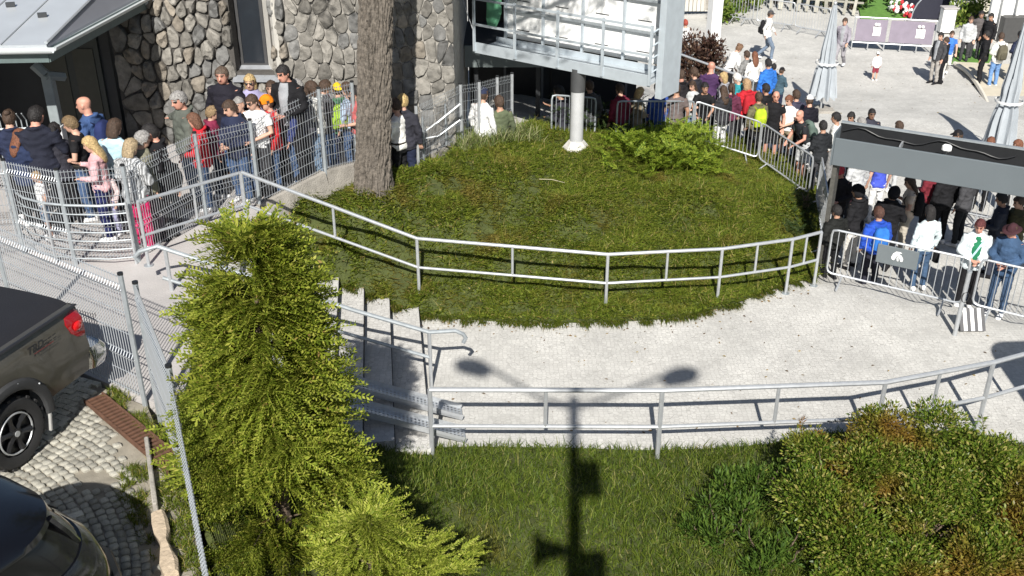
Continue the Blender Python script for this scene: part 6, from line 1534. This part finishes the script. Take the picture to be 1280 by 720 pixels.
def person(head_px, zg, h, yaw, pose, skin, hair, hairc, top, topc, bot, botc, shoec, label, group=None, glasses=False, pack=None, cap=None, stripe=False, wide=1.0, bag=None, foot=None):
    if group == QL: h *= 1.07
    tz = zg + h * (1.012 if hair not in ('cap', 'hat', 'beanie') else 1.02)
    p = at(head_px[0], head_px[1], tz)
    k = h / 1.755; wide *= 1.08 if group == QL else 1
    th = empty('person', (p.x, p.y, zg), label, 'person', group, radians(yaw)); th.scale = (k * wide, k * wide, k)
    (me, Hm) = lib(('body', pose), build_body, pose)
    # put the head, not the feet, under the pixel
    off = Matrix.Rotation(radians(yaw), 4, 'Z') @ Vector((Hm.translation.x * k, Hm.translation.y * k, 0)); th.location = (p.x - off.x, p.y - off.y, zg)
    b = child(th, 'body', me, mat('skin_' + skin, SKIN[skin], .55, 0, .06, 10))
    objmat(b, 1, mat('dark_eye', (.02, .015, .012), .3)); objmat(b, 2, mat('lips', (.33, .12, .10), .5)); objmat(b, 3, mat('brow_%d' % int(hairc[0] * 255), hairc, .8))
    child(th, {'tee': 't_shirt', 'vest': 'waistcoat', 'jacket': 'jacket', 'shirt': 'shirt'}[top], lib(('top', pose, top), build_top, pose, top), cloth(topc, 'stripe' if stripe else 'plain'))
    if top == 'jacket' and hash_(label) % 5 == 0 and 'green top' not in label: child(th, 'inner_top', lib(('inner', pose), inner_top, pose), cloth(((.28, .29, .31), (.10, .03, .05), (.40, .37, .33), (.06, .08, .13))[hash_(label) // 5 % 4]))
    if hash_(label) % 4 == 0: child(th, 'belt', lib(('belt', 0), belt), cloth((.03, .025, .02)))
    child(th, bot, lib(('bot', pose, bot), build_bottom, pose, bot), cloth(botc))
    child(th, 'shoes', lib(('shoes', pose), build_shoes, pose), cloth(shoec))
    if hair and hair != 'bald':
        nm = {'cap': 'cap', 'capback': 'cap', 'beanie': 'woolly_hat', 'hat': 'hat', 'hood': 'hood'}.get(hair, 'hair')
        child(th, nm, lib(('hair', hair), build_hair, hair), cloth(hairc) if nm != 'hair' else mat('hair_%d_%d' % (int(hairc[0] * 255), int(hairc[2] * 255)), hairc, .6, 0, .55, 45, 1.0, 70), Hm)
        if nm in ('cap', 'hat', 'woolly_hat'): child(th, 'hair', lib(('hair', 'cropped'), build_hair, 'cropped'), mat('hair_14_8', HB, .6, 0, .3, 40, .5, 90), Hm)
    if glasses: child(th, 'sunglasses', lib(('hair', 'glasses'), build_hair, 'glasses'), M_gloss, Hm)
    if pack:
        col, plab = pack; lean = POSES[pose]['lean']
        ml = Matrix.Translation(th.location) @ Matrix.Rotation(radians(yaw), 4, 'Z') @ Matrix.Diagonal((k, k, k, 1)) @ pose_mats(POSES[pose])[0]
        bp_ = empty('backpack', (0, 0, 0), plab, 'backpack', 'backpacks worn in the crowd'); bp_.matrix_world = ml @ Matrix.Translation((0, -.20, 1.18)); bp_.location = (ml @ Matrix.Translation((0, -.20, 1.18))).translation
        def pk_(): 
            mb = MB(); mb.loft([[V(w_ * abs(cos(t)) ** .6 * (1 if cos(t) > 0 else -1), d * abs(sin(t)) ** .6 * (1 if sin(t) > 0 else -1), z) for t in np.linspace(0, 2 * pi, 20, endpoint=False)] for z, w_, d in ((-.24, .10, .05), (-.22, .145, .085), (-.05, .155, .10), (.12, .145, .085), (.20, .115, .065), (.235, .06, .035))]); me = mb.mesh('sack'); set_smooth(me); return me
        def pk2(): 
            mb = MB().loft([[V(w_ * cos(t), -.105 + d * sin(t), z) for t in np.linspace(0, 2 * pi, 14, endpoint=False)] for z, w_, d in ((-.2, .08, .02), (-.18, .11, .04), (-.04, .11, .045), (0, .08, .03))]); me = mb.mesh('pocket'); set_smooth(me); return me
        def pk3(): 
            mb = MB()
            for s in (-1, 1): mb.tube([V(s * .09, .06, .2), V(s * .115, .14, .265), V(s * .12, .26, .22), V(s * .125, .325, .10), V(s * .15, .26, -.06), V(s * .14, .06, -.16)], [(.026, .008)] * 6, 6)
            me = mb.mesh('strap'); set_smooth(me); return me
        child(bp_, 'sack', lib('pk1', pk_), cloth(col)); child(bp_, 'pocket', lib('pk2', pk2), cloth(tuple(v * .75 for v in col))); child(bp_, 'strap', lib('pk3', pk3), cloth(tuple(v * .5 for v in col)))
    if bag:
        col, blab = bag; bp_ = empty('bag', (0, 0, 0), blab, 'bag'); R_ = Matrix.Rotation(radians(yaw), 4, 'Z'); bp_.location = Vector(th.location) + (R_ @ Vector((.30 * k, .05, .72 * k))); bp_.rotation_euler = (0, 0, radians(yaw)); bp_.scale = (k, k, k)
        def bg_(): mb = MB().loft([[V(d * cos(t), w_ * sin(t), z) for t in np.linspace(0, 2 * pi, 16, endpoint=False)] for z, w_, d in ((-.16, .12, .05), (-.13, .15, .065), (.05, .14, .05), (.10, .12, .03))]); me = mb.mesh('sack'); set_smooth(me); return me
        def bg2(): mb = MB().tube([V(0, -.1, .09), V(0, -.06, .22), V(0, .06, .22), V(0, .1, .09)], .008, 6); me = mb.mesh('handle'); set_smooth(me); return me
        child(bp_, 'sack', lib('bg1', bg_), cloth(col)); child(bp_, 'handle', lib('bg2', bg2), cloth(tuple(v * .6 for v in col)))
    return th
QL = 'people queuing on the terrace by the stone wall'
Z = ZT
# --- queue on the terrace, left to right
person((9, 136), Z, 1.72, 20, 'front', 'fair', 'bun', HB, 'jacket', NAVY, 'trousers', BLK, WHT, 'woman with brown hair bun and navy jacket at the far left edge', QL)
person((42, 131), Z, 1.88, 5, 'front', 'pink', 'cropped', HBK, 'jacket', (.016, .018, .03), 'trousers', CHAR, BLK, 'broad man seen from behind in a dark navy jacket beside the porch post', QL, wide=1.12)
person((103, 119), Z, 1.86, 75, 'stand', 'pink', 'bald', HRD, 'jacket', (.045, .085, .20), 'trousers', DENIM, CHAR, 'man with shaved head in a blue hooded jacket before the porch, turned left', QL, pack=((.02, .03, .10), 'dark blue backpack on the shaven headed man before the porch'))
person((86, 144), Z, 1.66, 100, 'front', 'fair', 'short', (.15, .10, .05), 'tee', BLK, 'trousers', DENIM, WHT, 'boy with light brown hair and black t-shirt facing left behind the fence', QL)
person((111, 169), Z, 1.60, 95, 'phone', 'fair', 'long', HBL, 'shirt', PINK, 'trousers', (.02, .025, .10), WHT, 'girl with long blond hair and pale pink cardigan facing left at the fence', QL, bag=((.62, .25, .02), 'orange bag carried by the blond girl in pink'))
person((141, 147), Z, 1.72, -15, 'front', 'fair', 'bob', HB, 'tee', LBLUE, 'trousers', CHAR, WHT, 'person with brown hair and light blue t-shirt with a dark shoulder strap', QL)
person((161, 172), Z, 1.68, -20, 'front', 'fair', 'bob', (.33, .25, .15), 'jacket', LGREY, 'trousers', HOT, WHT, 'woman with blond bob, grey striped jacket and hot pink trousers at the fence', QL, stripe=True)
person((186, 153), Z, 1.74, 110, 'front', 'pink', 'cropped', HBK, 'jacket', BLK, 'trousers', BLK, BLK, 'dark haired man in a black jacket with white hood, looking left behind the fence', QL)
person((203, 186), Z, 1.25, 170, 'stand', 'fair', 'short', HB, 'jacket', (.02, .02, .022), 'trousers', CHAR, BLK, 'small child in dark clothes low behind the fence', QL)
person((222, 113), Z, 1.86, 115, 'reach', 'pink', 'short', HGR, 'jacket', GGREEN, 'trousers', DENIM, BROWN, 'older man with grey hair in a grey green jacket reaching out toward the stone wall', QL, wide=1.08)
person((241, 140), Z, 1.58, 100, 'front', 'pink', 'bob', (.13, .06, .035), 'jacket', RED, 'trousers', DENIM, WHT, 'woman with brown hair and bright red jacket facing left behind the fence', QL)
person((276, 82), Z + .3, 1.84, 165, 'stand', 'pink', 'cropped', (.10, .07, .05), 'jacket', (.014, .013, .02), 'trousers', (.06, .12, .27), BROWN, 'tall man in dark jacket over a burgundy shirt and blue jeans against the stone wall', QL, wide=1.08)
person((311, 92), Z + .15, 1.72, 170, 'stand', 'fair', 'bob', HBL, 'jacket', LAV, 'trousers', DENIM, WHT, 'blond woman in sunglasses and lavender cardigan below the window', QL, glasses=True)
person((314, 116), Z + .1, 1.68, 160, 'front', 'fair', 'cropped', HB, 'tee', WHT, 'trousers', CHAR, BLK, 'man with dark sunglasses and white t-shirt in the middle of the queue', QL, glasses=True)
person((316, 125), Z, 1.55, 175, 'front', 'fair', 'bob', (.50, .36, .14), 'jacket', CHAR, 'trousers', BLK, WHT, 'short woman with golden blond hair at the front of the queue below the window', QL)
person((332, 117), Z, 1.66, 110, 'stand', 'fair', 'beanie', (.70, .20, .01), 'jacket', (.42, .02, .025), 'trousers', DENIM, BLK, 'person in an orange woolly hat and red jacket below the window', QL)
person((353, 79), Z + .25, 1.88, 160, 'front', 'pink', 'cropped', HBK, 'jacket', BLK, 'trousers', BLK, BLK, 'tall dark haired man in a black jacket standing under the white window sill', QL)
person((359, 104), Z, 1.74, 95, 'stand', 'pink', 'cap', WHT, 'jacket', (.04, .055, .17), 'trousers', DENIM, WHT, 'man in a white cap and navy blue jacket in the queue', QL)
person((389, 100), Z, 1.64, 80, 'phone', 'fair', 'bob', HB, 'jacket', (.55, .55, .53), 'trousers', LDEN, WHT, 'dark haired woman in a white and grey striped shirt left of the yellow cap', QL, stripe=True)
person((421, 103), Z, 1.55, 10, 'stand', 'fair', 'capback', YEL, 'jacket', (.06, .16, .09), 'trousers', NAVY, BLK, 'child seen from behind in a yellow cap beside the pine trunk', QL, pack=((.32, .50, .05), 'neon green backpack on the child in the yellow cap'))
person((442, 106), Z, 1.58, 110, 'front', 'fair', 'short', HBK, 'tee', (.45, .12, .12), 'trousers', BLK, BLK, 'dark haired person in a red top just left of the pine trunk', QL)
person((377, 106), Z, 1.62, 60, 'stand', 'fair', 'short', HB, 'jacket', NAVY, 'trousers', LDEN, WHT, 'person in navy jacket half hidden behind the man in the white cap', QL)
person((66, 152), Z, 1.60, 30, 'front', 'fair', 'pony', HBK, 'jacket', (.03, .03, .04), 'trousers', BLK, BLK, 'woman with long brown hair between the broad man and the boy in black', QL)
person((176, 163), Z, 1.68, -60, 'stand', 'fair', 'short', HGR, 'jacket', (.17, .165, .12), 'trousers', CHAR, BLK, 'grey haired person in an olive jacket behind the woman in pink trousers', QL)
person((264, 132), Z, 1.5, -80, 'stand', 'fair', 'short', (.22, .15, .08), 'jacket', (.16, .02, .05), 'trousers', NAVY, WHT, 'boy in a dark red jacket right of the woman in red', QL)
person((297, 120), Z, 1.70, 150, 'stand', 'fair', 'balding', HGR, 'jacket', BLK, 'trousers', DENIM, BLK, 'person in black jacket beside the golden haired woman', QL)
person((22, 160), Z, 1.55, -20, 'front', 'fair', 'long', HRD, 'jacket', (.02, .03, .07), 'trousers', BLK, WHT, 'reddish haired woman low at the left end of the queue', QL)
person((503, 117), 1.45, 1.74, -10, 'stand', 'fair', 'short', (.42, .30, .13), 'jacket', (.03, .03, .04), 'trousers', NAVY, WHT, 'fair haired man with dark waistcoat standing just right of the pine trunk', QL)
person((494, 122), 1.45, 1.70, 60, 'front', 'fair', 'short', HB, 'shirt', (.68, .67, .64), 'trousers', BLK, WHT, 'person in a white shirt half hidden by the pine trunk', QL)
person((604, 108), 1.05, 1.74, -40, 'stand', 'fair', 'cap', NAVY, 'shirt', WHT, 'trousers', LGREY, WHT, 'person in white shirt and navy cap behind the stepped fence', QL)
person((624, 119), .95, 1.66, 20, 'stand', 'tan', 'short', HB, 'shirt', (.10, .12, .07), 'trousers', KHAKI, BLK, 'person in an olive green shirt behind the stepped fence', QL)
person((699, 106), .6, 1.75, 60, 'phone', 'tan', 'short', HBK, 'jacket', (.03, .03, .04), 'trousers', CHAR, WHT, 'person in dark jacket in the shade just left of the billboard pole', QL)

# more of the dense queue
for (px, py, h_, yw, po, sk, hr_, hc, tp_, tc_, bt2, bc, sc_, lab) in [
    (286, 124, 1.70, 150, 'front', 'fair', 'short', HB, 'jacket', NAVY, 'trousers', DENIM, WHT, 'person in a navy jacket just left of the golden haired woman'),
    (345, 114, 1.58, 60, 'stand', 'fair', 'pony', HB, 'jacket', (.02, .03, .06), 'trousers', BLK, WHT, 'person with a ponytail directly below the man in the white cap'),
    (405, 99, 1.62, -40, 'front', 'fair', 'short', HB, 'jacket', CHAR, 'trousers', DENIM, WHT, 'person in charcoal between the striped shirt and the yellow cap'),
    (370, 98, 1.74, 120, 'front', 'pink', 'short', HGR, 'jacket', (.10, .10, .12), 'trousers', CHAR, BLK, 'grey haired man behind the white cap, near the stone wall'),
    (338, 100, 1.66, 170, 'stand', 'fair', 'long', HB, 'jacket', MAROON, 'trousers', BLK, BLK, 'woman with long brown hair and a maroon jacket beside the tall man in black'),
    (433, 102, 1.58, 60, 'stand', 'fair', 'long', HB, 'shirt', (.30, .38, .48), 'trousers', DENIM, WHT, 'girl in a dusty blue shirt between the yellow cap and the pine trunk'),
    (128, 206, 1.12, 150, 'stand', 'fair', 'bob', HBL, 'shirt', (.62, .50, .50), 'trousers', (.30, .30, .45), WHT, 'small fair child in a pale pink shirt low behind the curved tube barrier'),
    (44, 214, 1.05, 120, 'stand', 'fair', 'short', (.30, .2, .1), 'tee', WHT, 'shorts', LDEN, WHT, 'small child in a white t-shirt low behind the curved tube barrier at the left')]:
    person((px, py), Z, h_, yw, po, sk, hr_, hc, tp_, tc_, bt2, bc, sc_, lab, QL)

QB = 'people queuing behind the grass mound'
def zq(px, py, h):
    z = .6
    for _ in range(6): p = at(px, py, z + h); z = path_z(p.x)
    return z
def pb(px, py, h, *a, **k): return person((px, py), zq(px, py, h), h, *a, group=QB, **k)
pb(737, 100, 1.72, 20, 'stand', 'tan', 'short', HB, 'jacket', CHAR, 'trousers', BLK, BLK, 'person in charcoal in the shade right of the billboard pole')
pb(775, 104, 1.7, 30, 'stand', 'fair', 'short', HB, 'jacket', (.16, .02, .04), 'trousers', BLK, BLK, 'person in a dark red jacket in the shade under the billboard')
pb(800, 108, 1.65, -60, 'front', 'fair', 'bob', HBL, 'jacket', KHAKI, 'trousers', CHAR, BLK, 'fair haired woman in a khaki jacket under the right end of the billboard')
pb(823, 103, 1.72, 20, 'stand', 'fair', 'short', HB, 'jacket', (.03, .07, .28), 'trousers', LDEN, WHT, 'person in a deep blue jacket just below the right corner of the billboard')
pb(852, 86, 1.80, 20, 'front', 'pink', 'short', HB, 'jacket', (.025, .022, .025), 'trousers', CHAR, BLK, 'man in a dark jacket behind the bald man in brown')
pb(846, 104, 1.76, 5, 'stand', 'tan', 'balding', HB, 'tee', (.13, .105, .10), 'trousers', BLK, BLK, 'balding man in a brownish t-shirt seen from behind at the barrier', wide=1.12)
pb(866, 100, 1.62, 150, 'front', 'fair', 'long', HB, 'tee', LGREY, 'trousers', LDEN, WHT, 'young woman in a grey t-shirt and jeans right of the balding man')
pb(882, 101, 1.72, 170, 'lean', 'tan', 'short', HBK, 'tee', BLK, 'trousers', BLK, BLK, 'dark haired man in a black t-shirt leaning on the barrier and facing the camera')
pb(890, 76, 1.80, -20, 'stand', 'pink', 'bald', HGR, 'shirt', PURP, 'trousers', CHAR, BLK, 'bald man in a purple shirt behind the queue barrier', wide=1.1)
pb(922, 91, 1.70, 70, 'front', 'fair', 'short', HWH, 'jacket', TEAL, 'trousers', LGREY, WHT, 'white haired woman in a teal jacket')
pb(934, 98, 1.70, 15, 'stand', 'fair', 'bob', (.34, .22, .12), 'jacket', RED, 'trousers', BLK, BLK, 'blond woman in a red jacket in the back queue', wide=1.12, pack=((.40, .02, .03), 'big red backpack on the blond woman in the red jacket'))
pb(949, 115, 1.66, 10, 'stand', 'tan', 'short', HB, 'jacket', (.13, .12, .07), 'trousers', BLK, BLK, 'person in an olive jacket right of the woman in red', pack=((.40, .52, .03), 'acid yellow backpack on the person right of the woman in red'))
pb(971, 113, 1.78, 160, 'stand', 'pink', 'bald', HRD, 'tee', BLK, 'shorts', BLK, WHT, 'man with shaved head in black t-shirt and black shorts in the back queue')
pb(987, 118, 1.68, 140, 'front', 'fair', 'short', HRD, 'tee', WHT, 'shorts', KHAKI, WHT, 'person with auburn hair, white t-shirt and khaki shorts in the back queue')
pb(1001, 135, 1.76, 110, 'lean', 'pink', 'bald', HRD, 'tee', (.02, .022, .025), 'shorts', LGREY, BLK, 'bald man in a dark t-shirt leaning on the barrier by the portal', pack=((.10, .14, .12), 'grey green backpack on the bald man leaning on the barrier'))
pb(1013, 117, 1.76, 20, 'front', 'fair', 'cap', WHT, 'jacket', (.013, .014, .022), 'trousers', CHAR, WHT, 'man in a white cap and black jacket behind the leaning bald man')
pb(958, 126, 1.2, 0, 'stand', 'fair', 'short', HB, 'tee', WHT, 'shorts', BEIGE, WHT, 'child in white beside the man in black shorts')
pb(905, 106, 1.68, 30, 'front', 'fair', 'long', HB, 'jacket', (.03, .03, .035), 'trousers', WHT, WHT, 'woman in black jacket and white trousers beside the teal jacket')
person((1046, 140), -.2, 1.72, 60, 'stand', 'tan', 'short', HBK, 'shirt', (.6, .6, .58), 'trousers', GREY, BLK, 'dark haired person in white behind the left end of the portal beam', QB, bag=(BLK, 'black bag carried by the person in white behind the portal'))
for (px, py, h_, yw, po, sk, hr_, hc, tp_, tc_, bt2, bc, sc_, lab) in [
    (868, 84, 1.72, 40, 'stand', 'fair', 'short', HB, 'jacket', (.03, .03, .04), 'trousers', BLK, BLK, 'person in black just left of the bald man in purple'),
    (905, 90, 1.66, 60, 'stand', 'fair', 'bob', HBL, 'jacket', (.30, .30, .33), 'trousers', CHAR, WHT, 'fair haired woman in pale grey between the purple shirt and the teal jacket'),
    (958, 104, 1.72, 30, 'stand', 'tan', 'short', HBK, 'jacket', BLK, 'trousers', BLK, BLK, 'person in black behind the acid yellow backpack'),
    (996, 112, 1.7, 20, 'stand', 'fair', 'short', HB, 'jacket', (.05, .05, .08), 'trousers', BLK, BLK, 'person in dark blue left of the white cap in the back queue'),
    (915, 104, 1.62, 0, 'stand', 'fair', 'pony', HB, 'jacket', (.12, .03, .06), 'trousers', CHAR, WHT, 'person in dark wine red just left of the teal jacket'),
    (838, 92, 1.7, 20, 'stand', 'tan', 'short', HBK, 'jacket', BLK, 'trousers', BLK, BLK, 'person in black beside the right end of the billboard'),
    (1030, 150, 1.7, 20, 'front', 'tan', 'short', HBK, 'jacket', (.02, .02, .025), 'trousers', CHAR, BLK, 'dark haired person in black between the leaning bald man and the portal')]:
    pb(px, py, h_, yw, po, sk, hr_, hc, tp_, tc_, bt2, bc, sc_, lab)
QG = 'people queuing beyond the portal beam'
person((1065, 139), -.3, 1.68, 150, 'front', 'tan', 'short', HBK, 'jacket', BLK, 'trousers', BLK, BLK, 'dark haired person whose head shows over the left end of the portal beam', QG)
person((1078, 146), -.3, 1.66, 60, 'front', 'pink', 'short', HGR, 'jacket', GREY, 'trousers', CHAR, BLK, 'grey haired person whose head shows over the portal beam', QG)
person((1091, 135), -.3, 1.76, 170, 'stand', 'brown', 'cropped', HBK, 'jacket', (.035, .035, .05), 'trousers', CHAR, BLK, 'dark skinned man in dark jacket looking over the portal beam', QG)
person((1125, 151), -.3, 1.68, 20, 'stand', 'fair', 'short', HB, 'tee', (.05, .10, .36), 'trousers', LGREY, WHT, 'brown haired person in blue whose head shows over the middle of the beam', QG)
person((1199, 161), -.3, 1.72, 60, 'stand', 'tan', 'cap', BLK, 'jacket', BLK, 'trousers', BLK, BLK, 'person in a black cap just left of the floodlight on the beam', QG)
person((1240, 170), -.3, 1.70, 150, 'front', 'pink', 'long', HRD, 'jacket', MAROON, 'trousers', BLK, BLK, 'auburn haired woman with sunglasses over the right part of the beam', QG, glasses=True)
person((1274, 174), -.3, 1.70, 60, 'stand', 'fair', 'bob', HRD, 'jacket', BLK, 'trousers', BLK, BLK, 'red haired person at the right frame edge above the beam', QG)
person((1170, 199), -.3, 1.7, 30, 'front', 'tan', 'short', HBK, 'jacket', (.15, .02, .03), 'trousers', BLK, WHT, 'person in dark red behind the portal beam, legs showing beside the barrier', QG)
person((1188, 205), -.3, 1.72, 10, 'stand', 'tan', 'short', HB, 'jacket', BLK, 'trousers', BLK, WHT, 'person with black trousers whose legs show behind the far barrier', QG)
person((1213, 208), -.3, 1.72, 40, 'stand', 'tan', 'short', HB, 'jacket', CHAR, 'trousers', (.02, .02, .025), WHT, 'person with charcoal jacket mostly hidden behind the portal beam', QG)
person((1104, 185), -.3, 1.66, 10, 'stand', 'fair', 'short', HB, 'tee', (.06, .09, .5), 'trousers', WHT, WHT, 'person in a bright blue shirt below the left part of the portal beam', QG)
person((1075, 186), -.3, 1.7, 20, 'stand', 'fair', 'short', HB, 'jacket', LGREY, 'trousers', CHAR, WHT, 'person in grey under the left end of the portal beam', QG)
QR = 'people standing behind the barriers on the right'
person((1052, 206), -.3, 1.72, 150, 'front', 'pink', 'cap', (.55, .06, .07), 'jacket', (.02, .018, .02), 'trousers', BLK, BLK, 'person in a red cap and black jacket by the portal post', QR)
person((1074, 231), -.3, 1.74, 40, 'stand', 'tan', 'hood', BLK, 'jacket', BLK, 'trousers', (.55, .53, .5), BLK, 'person in a black hooded jacket and pale trousers behind the plaque barrier', QR, wide=1.1)
person((1047, 256), -.3, 1.55, 20, 'stand', 'tan', 'short', HBK, 'jacket', (.015, .016, .015), 'trousers', BLK, BLK, 'dark haired person in black at the left end of the plaque barrier', QR, wide=1.1)
person((1119, 233), -.3, 1.72, -30, 'front', 'tan', 'hood', BLK, 'jacket', (.01, .01, .012), 'trousers', BLK, BLK, 'person in a black hooded coat behind the blue backpack', QR, wide=1.12)
person((1100, 258), -.3, 1.66, 10, 'stand', 'tan', 'short', (.07, .03, .02), 'jacket', (.02, .07, .40), 'trousers', (.02, .02, .03), BLK, 'dark haired person in a bright blue jacket seen from behind, above the plaque', QR, pack=((.03, .16, .52), 'bright blue backpack on the person above the plaque'), wide=1.08)
person((1139, 219), -.3, 1.72, 75, 'phone', 'fair', 'long', HB, 'tee', (.62, .52, .42), 'trousers', (.42, .38, .32), WHT, 'woman in a beige t-shirt turned left beneath the portal beam', QR, pack=(BLK, 'black backpack on the woman in beige beneath the beam'))
person((1164, 256), -.25, 1.70, 10, 'stand', 'brown', 'bob', HBK, 'shirt', (.60, .68, .70), 'trousers', (.05, .09, .16), WHT, 'dark haired person in a pale blue shirt seen from behind right of the plaque', QR, bag=(BLK, 'black bag carried by the person in the pale blue shirt'))
gp = person((1227, 273), -.12, 1.76, 165, 'front', 'pink', 'short', (.09, .02, .02), 'jacket', (.62, .68, .70), 'trousers', BLK, WHT, 'person in a white jacket open over a dark green top, facing the camera', QR)
person((1268, 277), -.1, 1.8, 140, 'front', 'pink', 'hat', (.05, .02, .025), 'jacket', (.045, .085, .16), 'trousers', (.05, .085, .15), WHT, 'person in denim jacket, jeans and dark hat at the right edge', QR)
person((1254, 240), -.3, 1.74, 60, 'front', 'tan', 'short', HBK, 'jacket', (.03, .035, .05), 'trousers', (.03, .035, .05), BLK, 'person in dark blue grey behind the one with the denim jacket', QR)
person((1276, 244), -.3, 1.72, 100, 'front', 'fair', 'short', HB, 'jacket', OLIVE, 'trousers', CHAR, BLK, 'person in an olive jacket at the right frame edge', QR)
# green front of the open jacket
gf = MB().loft([[V(w_ * cos(t), .112 + .03 * sin(t) + y, z) for t in np.linspace(0, 2 * pi, 14, endpoint=False)] for z, w_, y in ((.92, .06, .012), (1.05, .075, .015), (1.25, .085, .012), (1.40, .06, -.01), (1.45, .035, -.03))]); me = gf.mesh('top'); set_smooth(me); child(gp, 'top', me, cloth(GRN))
child(gp, 'strap', MB().tube([V(-.09, .15, 1.40), V(0, .168, 1.2), V(.09, .16, 1.0)], [(.018, .006)] * 3, 6).mesh('strap'), cloth(LBLUE))

QF = 'people on the far plaza'
def pf_(px, py, h, *a, **k):
    z = -.5
    for _ in range(6): p = at(px, py, z + h); z = ground_z(p.x, p.y)
    return person((px, py), z, h, *a, group=QF, **k)
pf_(964, 12, 1.72, -100, 'walk', 'tan', 'cap', CHAR, 'jacket', (.66, .65, .63), 'trousers', (.14, .18, .24), WHT, 'person walking in white hoodie and jeans on the far paving', pack=(BLK, 'black backpack on the person walking in a white hoodie'))
pf_(924, 52, 1.68, -70, 'sit', 'fair', 'bun', (.16, .09, .05), 'shirt', WHT, 'trousers', BLK, WHT, 'woman in a white blouse bending forward beyond the long handrail', wide=1.1)
pf_(944, 64, 1.66, 10, 'stand', 'fair', 'long', HRD, 'shirt', (.66, .65, .63), 'trousers', CHAR, WHT, 'woman with long auburn hair and white top beyond the long handrail', pack=None)
pf_(934, 63, 1.62, 30, 'stand', 'fair', 'short', HB, 'jacket', GREY, 'trousers', CHAR, BLK, 'person in a grey jacket between the two women in white')
pf_(961, 73, 1.72, 20, 'stand', 'tan', 'short', HBK, 'jacket', (.03, .15, .50), 'trousers', (.03, .035, .07), BLK, 'black haired man in a bright blue jacket beyond the back queue')
pf_(968, 79, 1.4, -30, 'stand', 'tan', 'short', HBK, 'jacket', (.02, .025, .04), 'trousers', NAVY, BLK, 'boy in navy beside the man in bright blue')
pf_(978, 83, 1.38, -40, 'front', 'tan', 'cap', BLK, 'jacket', (.05, .09, .12), 'trousers', NAVY, BLK, 'boy in a black cap and dark teal jacket right of the man in bright blue')
pf_(1057, 22, 1.70, 150, 'walk', 'fair', 'short', HB, 'jacket', (.28, .26, .30), 'trousers', (.26, .25, .27), WHT, 'person in grey walking right of the closed parasol')
pf_(1098, 64, .95, 0, 'stand', 'fair', 'beanie', WHT, 'jacket', (.70, .66, .66), 'shorts', (.25, .04, .06), WHT, 'toddler in white hat and top with dark red shorts alone on the far paving')
pf_(1191, 38, 1.50, 170, 'walk', 'fair', 'short', HB, 'tee', (.05, .17, .55), 'trousers', (.62, .60, .55), WHT, 'child in blue t-shirt and white trousers by the mauve banners')
pf_(1177, 40, 1.66, 120, 'stand', 'fair', 'short', HBK, 'jacket', CHAR, 'trousers', (.32, .30, .28), BLK, 'person in charcoal jacket left of the child in blue')
pf_(1184, 46, 1.5, 60, 'stand', 'fair', 'short', HB, 'jacket', BLK, 'trousers', BLK, BLK, 'person in black right behind the child in blue')
pf_(1235, 38, 1.74, 60, 'stand', 'tan', 'short', HBK, 'jacket', BLK, 'trousers', BLK, BLK, 'person dressed all in black on the side pavement')
pf_(1253, 40, 1.74, 10, 'front', 'fair', 'short', HB, 'jacket', (.68, .67, .63), 'trousers', (.13, .24, .45), WHT, 'person in white jacket and blue jeans seen from behind on the side pavement', pack=((.11, .10, .07), 'dark olive backpack on the person in white jacket and jeans'))
pf_(1228, 13, 1.7, 150, 'stand', 'tan', 'short', HBK, 'jacket', (.10, .09, .09), 'trousers', CHAR, BLK, 'person in dark brown by the cream wall')
pf_(1240, 16, 1.7, 120, 'stand', 'tan', 'short', HBK, 'jacket', BLK, 'trousers', CHAR, BLK, 'person in black by the cream wall, right of the one in brown')
pf_(1215, 20, 1.6, 160, 'stand', 'fair', 'short', HB, 'jacket', LGREY, 'trousers', CHAR, BLK, 'person in light grey left of the two by the cream wall')
pf_(1277, 38, 1.72, 20, 'front', 'tan', 'short', HBK, 'jacket', NAVY, 'trousers', BLK, BLK, 'person in navy at the top right frame edge')
pf_(857, 24, 1.62, 20, 'stand', 'fair', 'short', (.30, .05, .03), 'shirt', WHT, 'trousers', LDEN, WHT, 'red haired person in white behind the dark red shrub')
pf_(843, 20, 1.72, 10, 'stand', 'tan', 'cap', NAVY, 'jacket', LDEN, 'trousers', NAVY, BLK, 'person in a blue jacket beside the right edge of the billboard')
